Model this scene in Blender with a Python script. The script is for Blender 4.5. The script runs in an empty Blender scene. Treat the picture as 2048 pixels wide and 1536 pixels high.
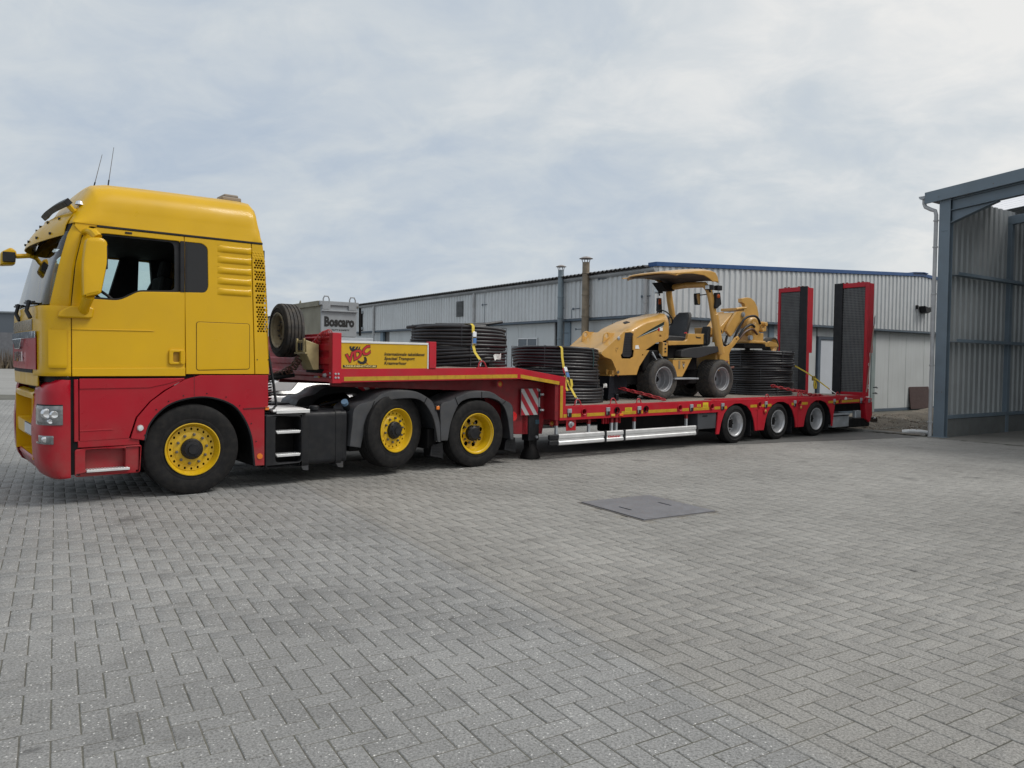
import bpy, bmesh, math, random
import numpy as np
from mathutils import Matrix, Vector
R_ = math.radians
random.seed(7); np.random.seed(7)
S = bpy.context.scene
COL = S.collection
# ------------------------------------------------------------------ camera, world, sun, exposure
cam_d = bpy.data.cameras.new('camera'); cam = bpy.data.objects.new('camera', cam_d); COL.objects.link(cam)
F_PX, PITCH, ROLL, EYE = 1523.15, R_(1.7647), R_(0.7474), 1.6
_up = Vector((math.sin(ROLL)*math.cos(PITCH), -math.cos(ROLL)*math.cos(PITCH), -math.sin(PITCH)))
_fw = (Vector((0, 0, 1)) - _up*_up.z).normalized(); _rt = _fw.cross(_up)
_M = Matrix((_rt, _fw, _up))                      # photo axes (right, down, forward) -> world
cam.matrix_world = Matrix((( _M[0][0], -_M[0][1], -_M[0][2], 0), (_M[1][0], -_M[1][1], -_M[1][2], 0),
                           (_M[2][0], -_M[2][1], -_M[2][2], EYE), (0, 0, 0, 1)))
cam_d.sensor_width = 36; cam_d.lens = F_PX*36/2048; cam_d.clip_start = .1; cam_d.clip_end = 2000
S.camera = cam
S.render.resolution_x, S.render.resolution_y = 1024, 768
SUN_AZ, SUN_EL = R_(98), R_(50)                   # clockwise from +Y
world = bpy.data.worlds.new('World'); S.world = world; world.use_nodes = True
wn, wl = world.node_tree.nodes, world.node_tree.links
bg = wn['Background']; bg.inputs['Strength'].default_value = .089
def W(t, **k):
    n = wn.new(t)
    for a, b in k.items(): setattr(n, a, b)
    return n
sky = W('ShaderNodeTexSky', sky_type='NISHITA', sun_disc=False, sun_elevation=SUN_EL, sun_rotation=SUN_AZ, air_density=1.2, dust_density=2.5)
tc = W('ShaderNodeTexCoord'); sep = W('ShaderNodeSeparateXYZ'); wl.new(tc.outputs['Generated'], sep.inputs[0])
def WM(op, a, b=None, c=None):
    n = W('ShaderNodeMath', operation=op)
    for i, v in enumerate((a, b, c)):
        if v is None: continue
        if isinstance(v, (int, float)): n.inputs[i].default_value = v
        else: wl.new(v, n.inputs[i])
    return n.outputs[0]
zz = WM('ADD', WM('MAXIMUM', sep.outputs[2], 0.0), .34)
cv = W('ShaderNodeCombineXYZ'); wl.new(WM('DIVIDE', sep.outputs[0], zz), cv.inputs[0]); wl.new(WM('DIVIDE', sep.outputs[1], zz), cv.inputs[1])
def WNoise(scale, det, rough, dist, off, lo, hi):
    mp = W('ShaderNodeMapping'); mp.inputs['Location'].default_value = off; mp.inputs['Scale'].default_value = (1.0, 1.2, 1)
    mp.inputs['Rotation'].default_value = (0, 0, .35)
    wl.new(cv.outputs[0], mp.inputs[0])
    n = W('ShaderNodeTexNoise'); n.inputs['Scale'].default_value = scale; n.inputs['Detail'].default_value = det
    n.inputs['Roughness'].default_value = rough; n.inputs['Distortion'].default_value = dist; wl.new(mp.outputs[0], n.inputs['Vector'])
    r = W('ShaderNodeMapRange', interpolation_type='SMOOTHSTEP'); wl.new(n.outputs['Fac'], r.inputs[0])
    r.inputs[1].default_value = lo; r.inputs[2].default_value = hi
    return r.outputs[0]
big = WNoise(1.7, 6, .55, .5, (3.1, 1.7, 0), .36, .64)
fine = WNoise(5.0, 8, .6, .5, (7.3, 2.2, 0), .32, .70)
puff = WM('ADD', WM('MULTIPLY', big, .55), WM('MULTIPLY', fine, .45))
# the sun behind the veil brightens the cloud round it
sd = (math.sin(SUN_AZ)*math.cos(SUN_EL), math.cos(SUN_AZ)*math.cos(SUN_EL), math.sin(SUN_EL))
dp = W('ShaderNodeVectorMath', operation='DOT_PRODUCT'); wl.new(tc.outputs['Generated'], dp.inputs[0]); dp.inputs[1].default_value = sd
glow = W('ShaderNodeMapRange', interpolation_type='SMOOTHSTEP'); wl.new(dp.outputs['Value'], glow.inputs[0])
glow.inputs[1].default_value = -.1; glow.inputs[2].default_value = 1.0
fac = WM('MINIMUM', WM('ADD', WM('MULTIPLY', puff, .62), WM('MULTIPLY', glow.outputs[0], .85)), 1.0)
cr = W('ShaderNodeValToRGB'); wl.new(fac, cr.inputs[0])
E = cr.color_ramp.elements
E[0].position = 0; E[0].color = (4.35, 5.1, 6.1, 1); E[1].position = 1; E[1].color = (8.2, 8.15, 7.95, 1)
e2 = E.new(.52); e2.color = (5.95, 6.4, 6.75, 1)
mx = W('ShaderNodeMix', data_type='RGBA'); mx.inputs[0].default_value = .93
wl.new(sky.outputs[0], mx.inputs[6]); wl.new(cr.outputs[0], mx.inputs[7]); wl.new(mx.outputs[2], bg.inputs['Color'])
sun_d = bpy.data.lights.new('sun', 'SUN'); sun = bpy.data.objects.new('sun', sun_d); COL.objects.link(sun)
sun_d.energy = 1.5; sun_d.angle = R_(20); sun_d.color = (1, .96, .9)
sun.rotation_euler = (Vector(sd)).to_track_quat('Z', 'Y').to_euler(); sun.location = (30, 30, 40)
S.view_settings.view_transform = 'Standard'; S.view_settings.look = 'None'; S.view_settings.exposure = .25; S.view_settings.gamma = 1
S.render.engine = 'CYCLES'
try: S.view_settings.use_curve_mapping = False
except Exception: pass
# ------------------------------------------------------------------ materials
MATS = {}
def mat(name, col, rough=.5, metal=0, var=.12, vscale=3.0, grain=0, gscale=60, bump=0, bscale=80, coat=0, dirt=0, dcol=(.12, .105, .085), spec=.5, trans=0, grime=None, streak=0):
    if name in MATS: return MATS[name]
    m = bpy.data.materials.new(name); m.use_nodes = True; n, l = m.node_tree.nodes, m.node_tree.links
    b = n['Principled BSDF']; b.inputs['Roughness'].default_value = rough; b.inputs['Metallic'].default_value = metal
    b.inputs['Specular IOR Level'].default_value = spec; b.inputs['Coat Weight'].default_value = coat; b.inputs['Coat Roughness'].default_value = .08
    t = n.new('ShaderNodeTexCoord')
    def noise(sc, det=4, src='Object'):
        x = n.new('ShaderNodeTexNoise'); x.inputs['Scale'].default_value = sc; x.inputs['Detail'].default_value = det; l.new(t.outputs[src], x.inputs['Vector']); return x.outputs['Fac']
    def rng(s, a, c, lo, hi):
        r = n.new('ShaderNodeMapRange'); l.new(s, r.inputs[0]); r.inputs[1].default_value = a; r.inputs[2].default_value = c; r.inputs[3].default_value = lo; r.inputs[4].default_value = hi; return r.outputs[0]
    base = n.new('ShaderNodeMix'); base.data_type = 'RGBA'; base.blend_type = 'MULTIPLY'; base.inputs[0].default_value = 1
    base.inputs[6].default_value = (*col, 1)
    v = rng(noise(vscale), .3, .7, 1-var, 1+var)
    if grain:
        g = rng(noise(gscale, 2), .3, .7, 1-grain, 1+grain); mm = n.new('ShaderNodeMath'); mm.operation = 'MULTIPLY'; l.new(v, mm.inputs[0]); l.new(g, mm.inputs[1]); v = mm.outputs[0]
    l.new(v, base.inputs[7]); out = base.outputs[2]
    if dirt:
        d = n.new('ShaderNodeMix'); d.data_type = 'RGBA'; l.new(rng(noise(vscale*2.3, 8), .42, .72, 0, dirt), d.inputs[0]); l.new(out, d.inputs[6]); d.inputs[7].default_value = (*dcol, 1); out = d.outputs[2]
    if streak:
        mp = n.new('ShaderNodeMapping'); mp.inputs['Scale'].default_value = (7, 7, .35); l.new(t.outputs['Object'], mp.inputs[0]); x = n.new('ShaderNodeTexNoise'); x.inputs['Scale'].default_value = 1.6; x.inputs['Detail'].default_value = 6; l.new(mp.outputs[0], x.inputs['Vector'])
        d = n.new('ShaderNodeMix'); d.data_type = 'RGBA'; l.new(rng(x.outputs['Fac'], .5, .75, 0, streak), d.inputs[0]); l.new(out, d.inputs[6]); d.inputs[7].default_value = (*dcol, 1); out = d.outputs[2]
    if grime:                                        # road film splashed up from the wheels
        sx = n.new('ShaderNodeSeparateXYZ'); l.new(t.outputs['Object'], sx.inputs[0]); mm = n.new('ShaderNodeMath'); mm.operation = 'MULTIPLY'
        l.new(rng(sx.outputs[2], grime[0], grime[1], grime[2], 0), mm.inputs[0]); l.new(rng(noise(5.5, 7), .35, .68, .15, 1), mm.inputs[1])
        d = n.new('ShaderNodeMix'); d.data_type = 'RGBA'; l.new(mm.outputs[0], d.inputs[0]); l.new(out, d.inputs[6]); d.inputs[7].default_value = (.13, .115, .095, 1); out = d.outputs[2]
    l.new(out, b.inputs['Base Color'])
    l.new(rng(noise(vscale*4, 5), .3, .7, max(.02, rough-.07), min(1, rough+.1)), b.inputs['Roughness'])
    if bump:
        bp = n.new('ShaderNodeBump'); bp.inputs['Strength'].default_value = bump; bp.inputs['Distance'].default_value = .004; l.new(noise(bscale, 3), bp.inputs['Height']); l.new(bp.outputs[0], b.inputs['Normal'])
    MATS[name] = m; return m
def glass(name, tint, refl=1.0, opaque=0.0, col=(.02, .025, .03)):
    m = bpy.data.materials.new(name); m.use_nodes = True; n, l = m.node_tree.nodes, m.node_tree.links
    n.remove(n['Principled BSDF']); out = n['Material Output']
    tr = n.new('ShaderNodeBsdfTransparent'); tr.inputs[0].default_value = (*tint, 1)
    df = n.new('ShaderNodeBsdfDiffuse'); df.inputs[0].default_value = (*col, 1)
    m1 = n.new('ShaderNodeMixShader'); m1.inputs[0].default_value = opaque; l.new(tr.outputs[0], m1.inputs[1]); l.new(df.outputs[0], m1.inputs[2])
    gl = n.new('ShaderNodeBsdfGlossy'); gl.inputs['Roughness'].default_value = .02
    fr = n.new('ShaderNodeFresnel'); fr.inputs[0].default_value = 1.5
    m2 = n.new('ShaderNodeMixShader'); l.new(fr.outputs[0], m2.inputs[0]); l.new(m1.outputs[0], m2.inputs[1]); l.new(gl.outputs[0], m2.inputs[2]); l.new(m2.outputs[0], out.inputs[0])
    MATS[name] = m; return m
YEL = mat('yellow_paint', (.63, .372, .001), .34, coat=.16, spec=.3, var=.05, vscale=1.3, dirt=.05)
RED = mat('red_paint', (.36, .005, .017), .32, coat=.15, spec=.3, var=.07, vscale=1.3, dirt=.08, grime=(.22, .95, .5))
TRED = mat('trailer_red_paint', (.45, .010, .024), .42, coat=.1, spec=.35, var=.1, vscale=2, dirt=.22, dcol=(.20, .06, .055))
BLK = mat('black_plastic', (.013, .014, .017), .48, var=.25, vscale=4, dirt=.2, dcol=(.05, .047, .042), spec=.28)
FND = mat('grey_fender_plastic', (.050, .053, .060), .5, var=.2, vscale=4, dirt=.3, dcol=(.085, .08, .07))
DRK = mat('dark_chassis', (.007, .007, .008), .6, var=.3, dirt=.25, dcol=(.022, .020, .017), spec=.15)
RUB = mat('tyre_rubber', (.011, .011, .012), .68, var=.25, vscale=6, grain=.15, gscale=90, dirt=.3, dcol=(.042, .038, .033), bump=.15, spec=.22)
WRUB = mat('worn_tyre_rubber', (.042, .041, .041), .78, var=.2, vscale=6, grain=.2, gscale=70, dirt=.6, dcol=(.10, .085, .066))
YRIM = mat('yellow_rim_paint', (.62, .39, .006), .35, coat=.2, var=.08, dirt=.16, dcol=(.18, .11, .03))
SIL = mat('silver_rim', (.50, .51, .53), .38, .55, var=.12, dirt=.28, dcol=(.2, .19, .18))
ALU = mat('aluminium', (.72, .73, .74), .36, .45, var=.08, dirt=.12, dcol=(.35, .34, .32))
STL = mat('galvanised_steel', (.40, .43, .46), .5, .45, var=.18, vscale=5, dirt=.2, dcol=(.25, .25, .24))
CHR = mat('chrome', (.75, .77, .8), .12, 1, var=.05)
BOLT = mat('bolt_steel', (.16, .15, .14), .5, .6, dirt=.3)
AMB = mat('amber_lens', (.75, .19, .01), .25, coat=.6)
TRL = mat('red_lens', (.5, .01, .012), .25, coat=.6)
LENS = mat('clear_lens', (.62, .66, .68), .12, .25, coat=.9, var=.3, vscale=14)
TAPE = mat('yellow_reflective_tape', (.50, .30, .018), .4, var=.12, vscale=7, dirt=.3, dcol=(.22, .11, .03))
SIGNY = mat('yellow_sign_sheet', (.60, .355, .003), .42, var=.04, dirt=.06)
INK = mat('black_print', (.012, .012, .013), .6)
INKR = mat('red_print', (.45, .012, .02), .5)
INKW = mat('white_print', (.78, .78, .76), .5)
WHT = mat('white_paint', (.72, .73, .73), .45, var=.06, dirt=.12, dcol=(.4, .4, .38))
DIN = mat('dark_interior', (.016, .017, .02), .8)
TAN = mat('machine_ochre_paint', (.57, .325, .085), .36, coat=.3, var=.07, vscale=3, dirt=.16, dcol=(.25, .15, .06))
SEAT = mat('seat_vinyl', (.033, .034, .037), .55, bump=.2, bscale=200)
GRN = mat('dark_green_print', (.012, .028, .026), .45)
PIPE = mat('black_polyethylene_pipe', (.013, .014, .018), .42, var=.2, vscale=5, dirt=.18, dcol=(.07, .065, .06), spec=.6)
WEB = mat('yellow_webbing', (.60, .46, .05), .75, var=.14, vscale=12, grain=.15, gscale=220, dirt=.3, dcol=(.26, .2, .06))
BLUE = mat('blue_print', (.05, .16, .40), .5)
CHAIN = mat('red_chain_paint', (.36, .02, .03), .5, .2, dirt=.35)
DECK = mat('timber_deck', (.27, .235, .20), .85, var=.2, vscale=4, grain=.2, gscale=40, dirt=.4, dcol=(.19, .15, .125))
CREAM = mat('cream_plastic', (.46, .38, .19), .5, dirt=.5, dcol=(.15, .11, .06))
CLAD = mat('white_profiled_sheet', (.60, .625, .64), .5, .1, streak=.4, var=.05, vscale=.8, grain=.03, gscale=12, dirt=.22, dcol=(.42, .43, .43))
PANEL = mat('white_wall_panel', (.56, .59, .60), .5, streak=.35, var=.05, vscale=1.0, dirt=.14, dcol=(.40, .41, .40))
BLUEF = mat('blue_flashing', (.018, .075, .22), .45, var=.1)
ROOF = mat('fibre_cement_roof', (.07, .07, .075), .85, var=.3, vscale=3)
GREYT = mat('slate_blue_trim', (.085, .115, .15), .5, var=.12)
ZINC = mat('zinc_gutter', (.36, .38, .40), .45, .4, var=.2, vscale=2, dirt=.25, dcol=(.2, .2, .2))
PVC = mat('grey_pvc_pipe', (.42, .43, .44), .5, var=.1, dirt=.2)
HGREY = mat('hall_steel_paint', (.15, .195, .235), .45, var=.08, vscale=1.5, dirt=.18, dcol=(.10, .115, .125))
HSHEET = mat('hall_wall_sheet', (.31, .33, .335), .5, .15, var=.08, vscale=1, dirt=.2, dcol=(.2, .2, .2))
CONC = mat('concrete', (.27, .265, .25), .88, var=.15, vscale=.8, grain=.12, gscale=25, dirt=.4, dcol=(.18, .175, .16), bump=.3, bscale=40)
FLUE = mat('weathered_flue', (.25, .205, .15), .5, .35, var=.3, vscale=4, dirt=.45, dcol=(.13, .10, .07))
# ------------------------------------------------------------------ mesh helpers
class MB:
    def __init__(s): s.v, s.f, s.m = [], [], []
    def add(s, vs, fs, m=0):
        o = len(s.v); s.v += [tuple(p) for p in vs]; s.f += [tuple(i+o for i in f) for f in fs]; s.m += [m]*len(fs); return s
    def box(s, x0, x1, y0, y1, z0, z1, m=0):
        vs = [(x, y, z) for z in (z0, z1) for y in (y0, y1) for x in (x0, x1)]
        return s.add(vs, [(0, 2, 3, 1), (4, 5, 7, 6), (0, 1, 5, 4), (2, 6, 7, 3), (0, 4, 6, 2), (1, 3, 7, 5)], m)
    def prism(s, poly, ax, a, b, m=0):
        n = len(poly); P = {'y': lambda u, v, d: (u, d, v), 'x': lambda u, v, d: (d, u, v), 'z': lambda u, v, d: (u, v, d)}[ax]
        vs = [P(u, v, a) for u, v in poly]+[P(u, v, b) for u, v in poly]
        return s.add(vs, [tuple(range(n)), tuple(range(2*n-1, n-1, -1))]+[(i, (i+1) % n, n+(i+1) % n, n+i) for i in range(n)], m)
    def tube(s, pts, r, n=8, m=0, closed=False, flat=1.0):
        pts = [Vector(p) for p in pts]; k = len(pts); rings = []; up = None
        for i, p in enumerate(pts):
            a = pts[i-1] if (i or closed) else p; b = pts[(i+1) % k] if (i < k-1 or closed) else p
            t = (b-a).normalized()
            if up is None: up = t.orthogonal().normalized() if abs(t.z) > .95 else Vector((0, 0, 1))
            sd_ = t.cross(up)
            if sd_.length < 1e-6: sd_ = t.orthogonal()
            sd_.normalize(); u2 = sd_.cross(t).normalized(); up = u2
            rr = r[i] if isinstance(r, (list, tuple)) else r
            rings.append([p+sd_*math.cos(2*math.pi*j/n)*rr*flat+u2*math.sin(2*math.pi*j/n)*rr for j in range(n)])
        vs = [q for g in rings for q in g]
        fs = [(i*n+j, i*n+(j+1) % n, ((i+1) % k)*n+(j+1) % n, ((i+1) % k)*n+j) for i in range(k if closed else k-1) for j in range(n)]
        if not closed: fs += [tuple(range(n-1, -1, -1)), tuple((k-1)*n+j for j in range(n))]
        return s.add(vs, fs, m)
    def lathe(s, prof, o=(0, 0, 0), ax='z', n=24, m=0, closed=False, a0=0, a1=2*math.pi):
        P = {'z': lambda r, h, c, q: (o[0]+r*c, o[1]+r*q, o[2]+h), 'y': lambda r, h, c, q: (o[0]+r*c, o[1]+h, o[2]+r*q), 'x': lambda r, h, c, q: (o[0]+h, o[1]+r*c, o[2]+r*q)}[ax]
        full = a1-a0 > 6.28; kn = n if full else n+1; L = len(prof); vs = []
        for j in range(kn):
            a = a0+(a1-a0)*j/n; c, q = math.cos(a), math.sin(a); vs += [P(r, h, c, q) for r, h in prof]
        fs = []
        for j in range(n):
            j2 = (j+1) % kn
            for i in range(L if closed else L-1):
                i2 = (i+1) % L; fs.append((j*L+i, j*L+i2, j2*L+i2, j2*L+i))
        return s.add(vs, fs, m)
    def cyl(s, o, r, h, ax='z', n=16, m=0, r2=None): return s.lathe([(0, 0), (r, 0), (r if r2 is None else r2, h), (0, h)], o, ax, n, m)
    def grid(s, rows, m=0, cu=False):
        k, n = len(rows), len(rows[0]); vs = [p for r in rows for p in r]
        fs = [(i*n+j, i*n+(j+1) % n, (i+1)*n+(j+1) % n, (i+1)*n+j) for i in range(k-1) for j in range(n if cu else n-1)]
        return s.add(vs, fs, m)
    def join(s, o, M=None, m=None):
        vs = [M @ Vector(p) for p in o.v] if M is not None else o.v
        k = len(s.v); s.v += [tuple(p) for p in vs]; s.f += [tuple(i+k for i in f) for f in o.f]; s.m += [m]*len(o.f) if m is not None else o.m; return s
    def xf(s, M): s.v = [tuple(M @ Vector(p)) for p in s.v]; return s
    def mesh(s, name, mats, smooth=35, off=(0, 0, 0), weld=True):
        me = bpy.data.meshes.new(name); ox, oy, oz = off
        me.from_pydata([(a-ox, b-oy, c-oz) for a, b, c in s.v], [], s.f)
        for q in (mats if isinstance(mats, (list, tuple)) else [mats]): me.materials.append(q)
        me.polygons.foreach_set('material_index', s.m)
        bm = bmesh.new(); bm.from_mesh(me)
        if weld: bmesh.ops.remove_doubles(bm, verts=bm.verts, dist=1e-5)
        bmesh.ops.recalc_face_normals(bm, faces=bm.faces); bm.to_mesh(me); bm.free()
        me.shade_smooth()
        if smooth < 180: me.set_sharp_from_angle(angle=R_(smooth))
        return me
    def build(s, name, mats, parent=None, smooth=35, bevel=0, off=(0, 0, 0), solid=0, sub=0, seg=2):
        return link(name, s.mesh(name, mats, smooth, off), parent, bevel, solid, sub, seg)
def link(name, me, parent=None, bevel=0, solid=0, sub=0, seg=2, wn=True):
    o = bpy.data.objects.new(name, me); COL.objects.link(o)
    if parent is not None: o.parent = parent
    if solid: q = o.modifiers.new('solid', 'SOLIDIFY'); q.thickness = solid; q.offset = 0
    if sub: q = o.modifiers.new('sub', 'SUBSURF'); q.levels = q.render_levels = sub
    if bevel and len(me.polygons) < 6000: q = o.modifiers.new('bevel', 'BEVEL'); q.width = bevel; q.segments = seg; q.limit_method = 'ANGLE'; q.angle_limit = R_(40); q.harden_normals = True
    if wn and not sub and len(me.polygons) < 20000: q = o.modifiers.new('weighted', 'WEIGHTED_NORMAL'); q.keep_sharp = True; q.weight = 80
    return o
def thing(name, label, cat, loc=(0, 0, 0), deg=0, group=None):
    o = bpy.data.objects.new(name, None); COL.objects.link(o); o.location = loc; o.rotation_euler = (0, 0, R_(deg)); o.empty_display_size = .2
    return tag(o, label, cat, group)
def tag(o, label=None, cat=None, group=None, kind=None):
    for k, v in (('label', label), ('category', cat), ('group', group), ('kind', kind)):
        if v: o[k] = v
    return o
def dup(o, parent=None):
    c = o.copy(); COL.objects.link(c); c.parent = parent
    for ch in list(o.children): dup(ch, c)
    return c
def rpoly(pts, r, seg=4):
    out = []; n = len(pts)
    for i in range(n):
        p, a, b = Vector(pts[i]), Vector(pts[i-1]), Vector(pts[(i+1) % n]); ra = r[i] if isinstance(r, (list, tuple)) else r
        da, db = (a-p), (b-p); k = min(ra, da.length*.49, db.length*.49)
        if k < 1e-5: out.append(tuple(p)); continue
        q0, q1 = p+da.normalized()*k, p+db.normalized()*k
        for j in range(seg+1):
            t = j/seg; out.append(tuple(q0*(1-t)**2+p*2*t*(1-t)+q1*t*t))
    return out
def circ(cx, cy, r, n=16, a0=0, ry=None): return [(cx+r*math.cos(a0+2*math.pi*i/n), cy+(ry or r)*math.sin(a0+2*math.pi*i/n)) for i in range(n)]
def _from_curve(cu, M):
    ob = bpy.data.objects.new('tmp', cu); me = bpy.data.meshes.new_from_object(ob); mb = MB()
    mb.add([v.co for v in me.vertices], [tuple(p.vertices) for p in me.polygons])
    bpy.data.objects.remove(ob); bpy.data.meshes.remove(me); bpy.data.curves.remove(cu)
    return mb.xf(M) if M is not None else mb
def plate(outer, holes=(), t=.02, bevel=.004, M=None):
    cu = bpy.data.curves.new('c', 'CURVE'); cu.dimensions = '2D'; cu.fill_mode = 'BOTH'
    cu.extrude = max(t/2-bevel, 0.0005); cu.bevel_depth = bevel; cu.bevel_resolution = 1; cu.offset = -bevel
    for k, loop in enumerate([outer, *holes]):
        sp = cu.splines.new('POLY'); sp.points.add(len(loop)-1); sp.use_cyclic_u = True
        for i, (u, v) in enumerate(loop): sp.points[i].co = (u, v, 0, 1)
    return _from_curve(cu, M)
def SIDE(y, x0=0, z0=0): return Matrix(((1, 0, 0, x0), (0, 0, -1, y), (0, 1, 0, z0), (0, 0, 0, 1)))      # (u,v,w) -> near side plane
def FRONT(x, y0=0, z0=0): return Matrix(((0, 0, -1, x), (-1, 0, 0, y0), (0, 1, 0, z0), (0, 0, 0, 1)))    # reads from -x
def text(body, w, h, M, shear=0, bold=0, t=.002, space=1.0):
    cu = bpy.data.curves.new('t', 'FONT'); cu.body = body; cu.size = 1; cu.shear = shear; cu.offset = bold; cu.extrude = .001; cu.space_character = space; cu.resolution_u = 2
    mb = _from_curve(cu, None)
    a = np.array(mb.v); lo, hi = a.min(0), a.max(0); sx = w/(hi[0]-lo[0]); sy = h/(hi[1]-lo[1]) if h else sx
    mb.v = [((p[0]-lo[0])*sx, (p[1]-lo[1])*sy, t*(1 if p[2] > 0 else 0)) for p in mb.v]
    return mb.xf(M)
def arc(cx, cy, r, a0, a1, n=10): return [(cx+r*math.cos(R_(a0+(a1-a0)*i/n)), cy+r*math.sin(R_(a0+(a1-a0)*i/n))) for i in range(n+1)]
def local(fr, x, y): a = R_(fr[2]); return (fr[0]+x*math.cos(a)-y*math.sin(a), fr[1]+x*math.sin(a)+y*math.cos(a))
FT = (-3.7163, 8.7414, 39.0)      # tractor: near front wheel foot, axis to the rear
FR = (5.6051, 16.0435, 37.5)      # trailer: near middle axle foot
FB = (3.716, 20.0, 34.3)          # white warehouse: near corner
FH = (9.6309, 16.9306, 34.3)      # open hall: corner column
FP = (-0.9823, 6.756, 30.95)      # paving axes
# ------------------------------------------------------------------ ground and paving
W_ = .1107
def paver_mat():
    m = bpy.data.materials.new('concrete_paver'); m.use_nodes = True; n, l = m.node_tree.nodes, m.node_tree.links; b = n['Principled BSDF']
    def N(t, **k):
        x = n.new(t)
        for a, c in k.items(): setattr(x, a, c)
        return x
    def mr(s, a, c, lo, hi):
        r = N('ShaderNodeMapRange'); l.new(s, r.inputs[0])
        for i, q in enumerate((a, c, lo, hi)): r.inputs[i+1].default_value = q
        return r.outputs[0]
    def mt(op, a, c):
        r = N('ShaderNodeMath', operation=op)
        for i, q in enumerate((a, c)):
            if isinstance(q, (int, float)): r.inputs[i].default_value = q
            else: l.new(q, r.inputs[i])
        return r.outputs[0]
    geo = N('ShaderNodeNewGeometry')
    def noise(sc, det=3, rough=.5):
        x = N('ShaderNodeTexNoise'); x.inputs['Scale'].default_value = sc; x.inputs['Detail'].default_value = det; x.inputs['Roughness'].default_value = rough; l.new(geo.outputs['Position'], x.inputs['Vector']); return x.outputs['Fac']
    at = N('ShaderNodeAttribute', attribute_name='tint'); oi = N('ShaderNodeObjectInfo')
    rnd = mt('FRACT', mt('ADD', at.outputs['Fac'], oi.outputs['Random']), 0)
    # older warm field right of the seam, newer grey field left of it
    sp = N('ShaderNodeSeparateXYZ'); l.new(geo.outputs['Position'], sp.inputs[0]); a = R_(FP[2])
    u = mt('ADD', mt('MULTIPLY', sp.outputs[0], math.cos(a)), mt('MULTIPLY', sp.outputs[1], math.sin(a)))
    side = mr(mt('SUBTRACT', u, FP[0]*math.cos(a)+FP[1]*math.sin(a)), -.05, .12, 0, 1)
    base = N('ShaderNodeMix', data_type='RGBA'); l.new(side, base.inputs[0]); base.inputs[6].default_value = (.270, .272, .269, 1); base.inputs[7].default_value = (.287, .281, .266, 1)
    v = mt('MULTIPLY', mr(rnd, 0, 1, .93, 1.07), mr(noise(.45, 4), .3, .7, .90, 1.08))
    v = mt('MULTIPLY', v, mr(noise(85, 4, .75), .36, .64, .60, 1.36))
    v = mt('MULTIPLY', v, mr(noise(2.6, 5), .55, .8, 1, .74)); v = mt('MULTIPLY', v, mr(noise(.23, 5, .6), .40, .62, .90, 1.06))
    v = mt('MULTIPLY', v, mr(noise(1.15, 3, .45), .66, .74, 1, .62)); v = mt('MULTIPLY', v, mr(noise(6.5, 2, .4), .72, .78, 1, .6))
    mul = N('ShaderNodeMix', data_type='RGBA', blend_type='MULTIPLY'); mul.inputs[0].default_value = 1; l.new(base.outputs[2], mul.inputs[6]); l.new(v, mul.inputs[7])
    # quartz chips and dark grains of the exposed aggregate
    vo = N('ShaderNodeTexVoronoi'); vo.inputs['Scale'].default_value = 62; l.new(geo.outputs['Position'], vo.inputs['Vector'])
    chip = mt('MULTIPLY', mr(vo.outputs['Distance'], .30, .16, 0, 1), mt('GREATER_THAN', vo.outputs['Color'], .73))
    chip = mt('MULTIPLY', chip, mr(side, 0, 1, .8, .22))
    wht = N('ShaderNodeMix', data_type='RGBA'); l.new(chip, wht.inputs[0]); l.new(mul.outputs[2], wht.inputs[6]); wht.inputs[7].default_value = (.80, .80, .78, 1)
    vo2 = N('ShaderNodeTexVoronoi'); vo2.inputs['Scale'].default_value = 55; l.new(geo.outputs['Position'], vo2.inputs['Vector'])
    pit = mt('MULTIPLY', mr(vo2.outputs['Distance'], .36, .2, 0, .6), mt('GREATER_THAN', vo2.outputs['Color'], .66))
    dk = N('ShaderNodeMix', data_type='RGBA'); l.new(pit, dk.inputs[0]); l.new(wht.outputs[2], dk.inputs[6]); dk.inputs[7].default_value = (.085, .085, .082, 1)
    l.new(dk.outputs[2], b.inputs['Base Color']); l.new(mr(noise(40, 4), .3, .7, .62, .86), b.inputs['Roughness'])
    bp = N('ShaderNodeBump'); bp.inputs['Strength'].default_value = .9; bp.inputs['Distance'].default_value = .006; l.new(noise(95, 4, .75), bp.inputs['Height']); l.new(bp.outputs[0], b.inputs['Normal'])
    return m
PAV = paver_mat()
SAND = mat('joint_sand', (.115, .111, .096), .95, var=.3, vscale=1.2, dirt=.5, dcol=(.075, .082, .05), grain=.3, gscale=90)
FAR = mat('distant_paving', (.27, .268, .258), .8, var=.1, vscale=.35, grain=.12, gscale=9)
gm = MB()
def quad_sheet(mb, pts, z, m=0): return mb.add([(x, y, z) for x, y in pts], [tuple(range(len(pts)))], m)
quad_sheet(gm, [(-700, -60), (700, -60), (700, 900), (-700, 900)], -.012)
tag(gm.build('ground', FAR), kind='structure')
bed = MB(); NEAR_END = 27.0
quad_sheet(bed, [(-6, .8), (6, .8), (25, NEAR_END+3), (-24, NEAR_END+3)], -.0036)
bed_o = tag(bed.build('paving', SAND), kind='structure')
pa = R_(FP[2]); pu, pw = np.array([math.cos(pa), math.sin(pa)]), np.array([math.sin(pa), -math.cos(pa)])
MAN = [(0.816, 8.615), (1.659, 9.103), (2.188, 8.136), (1.355, 7.655)]
mc = np.mean(MAN, 0)
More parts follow.
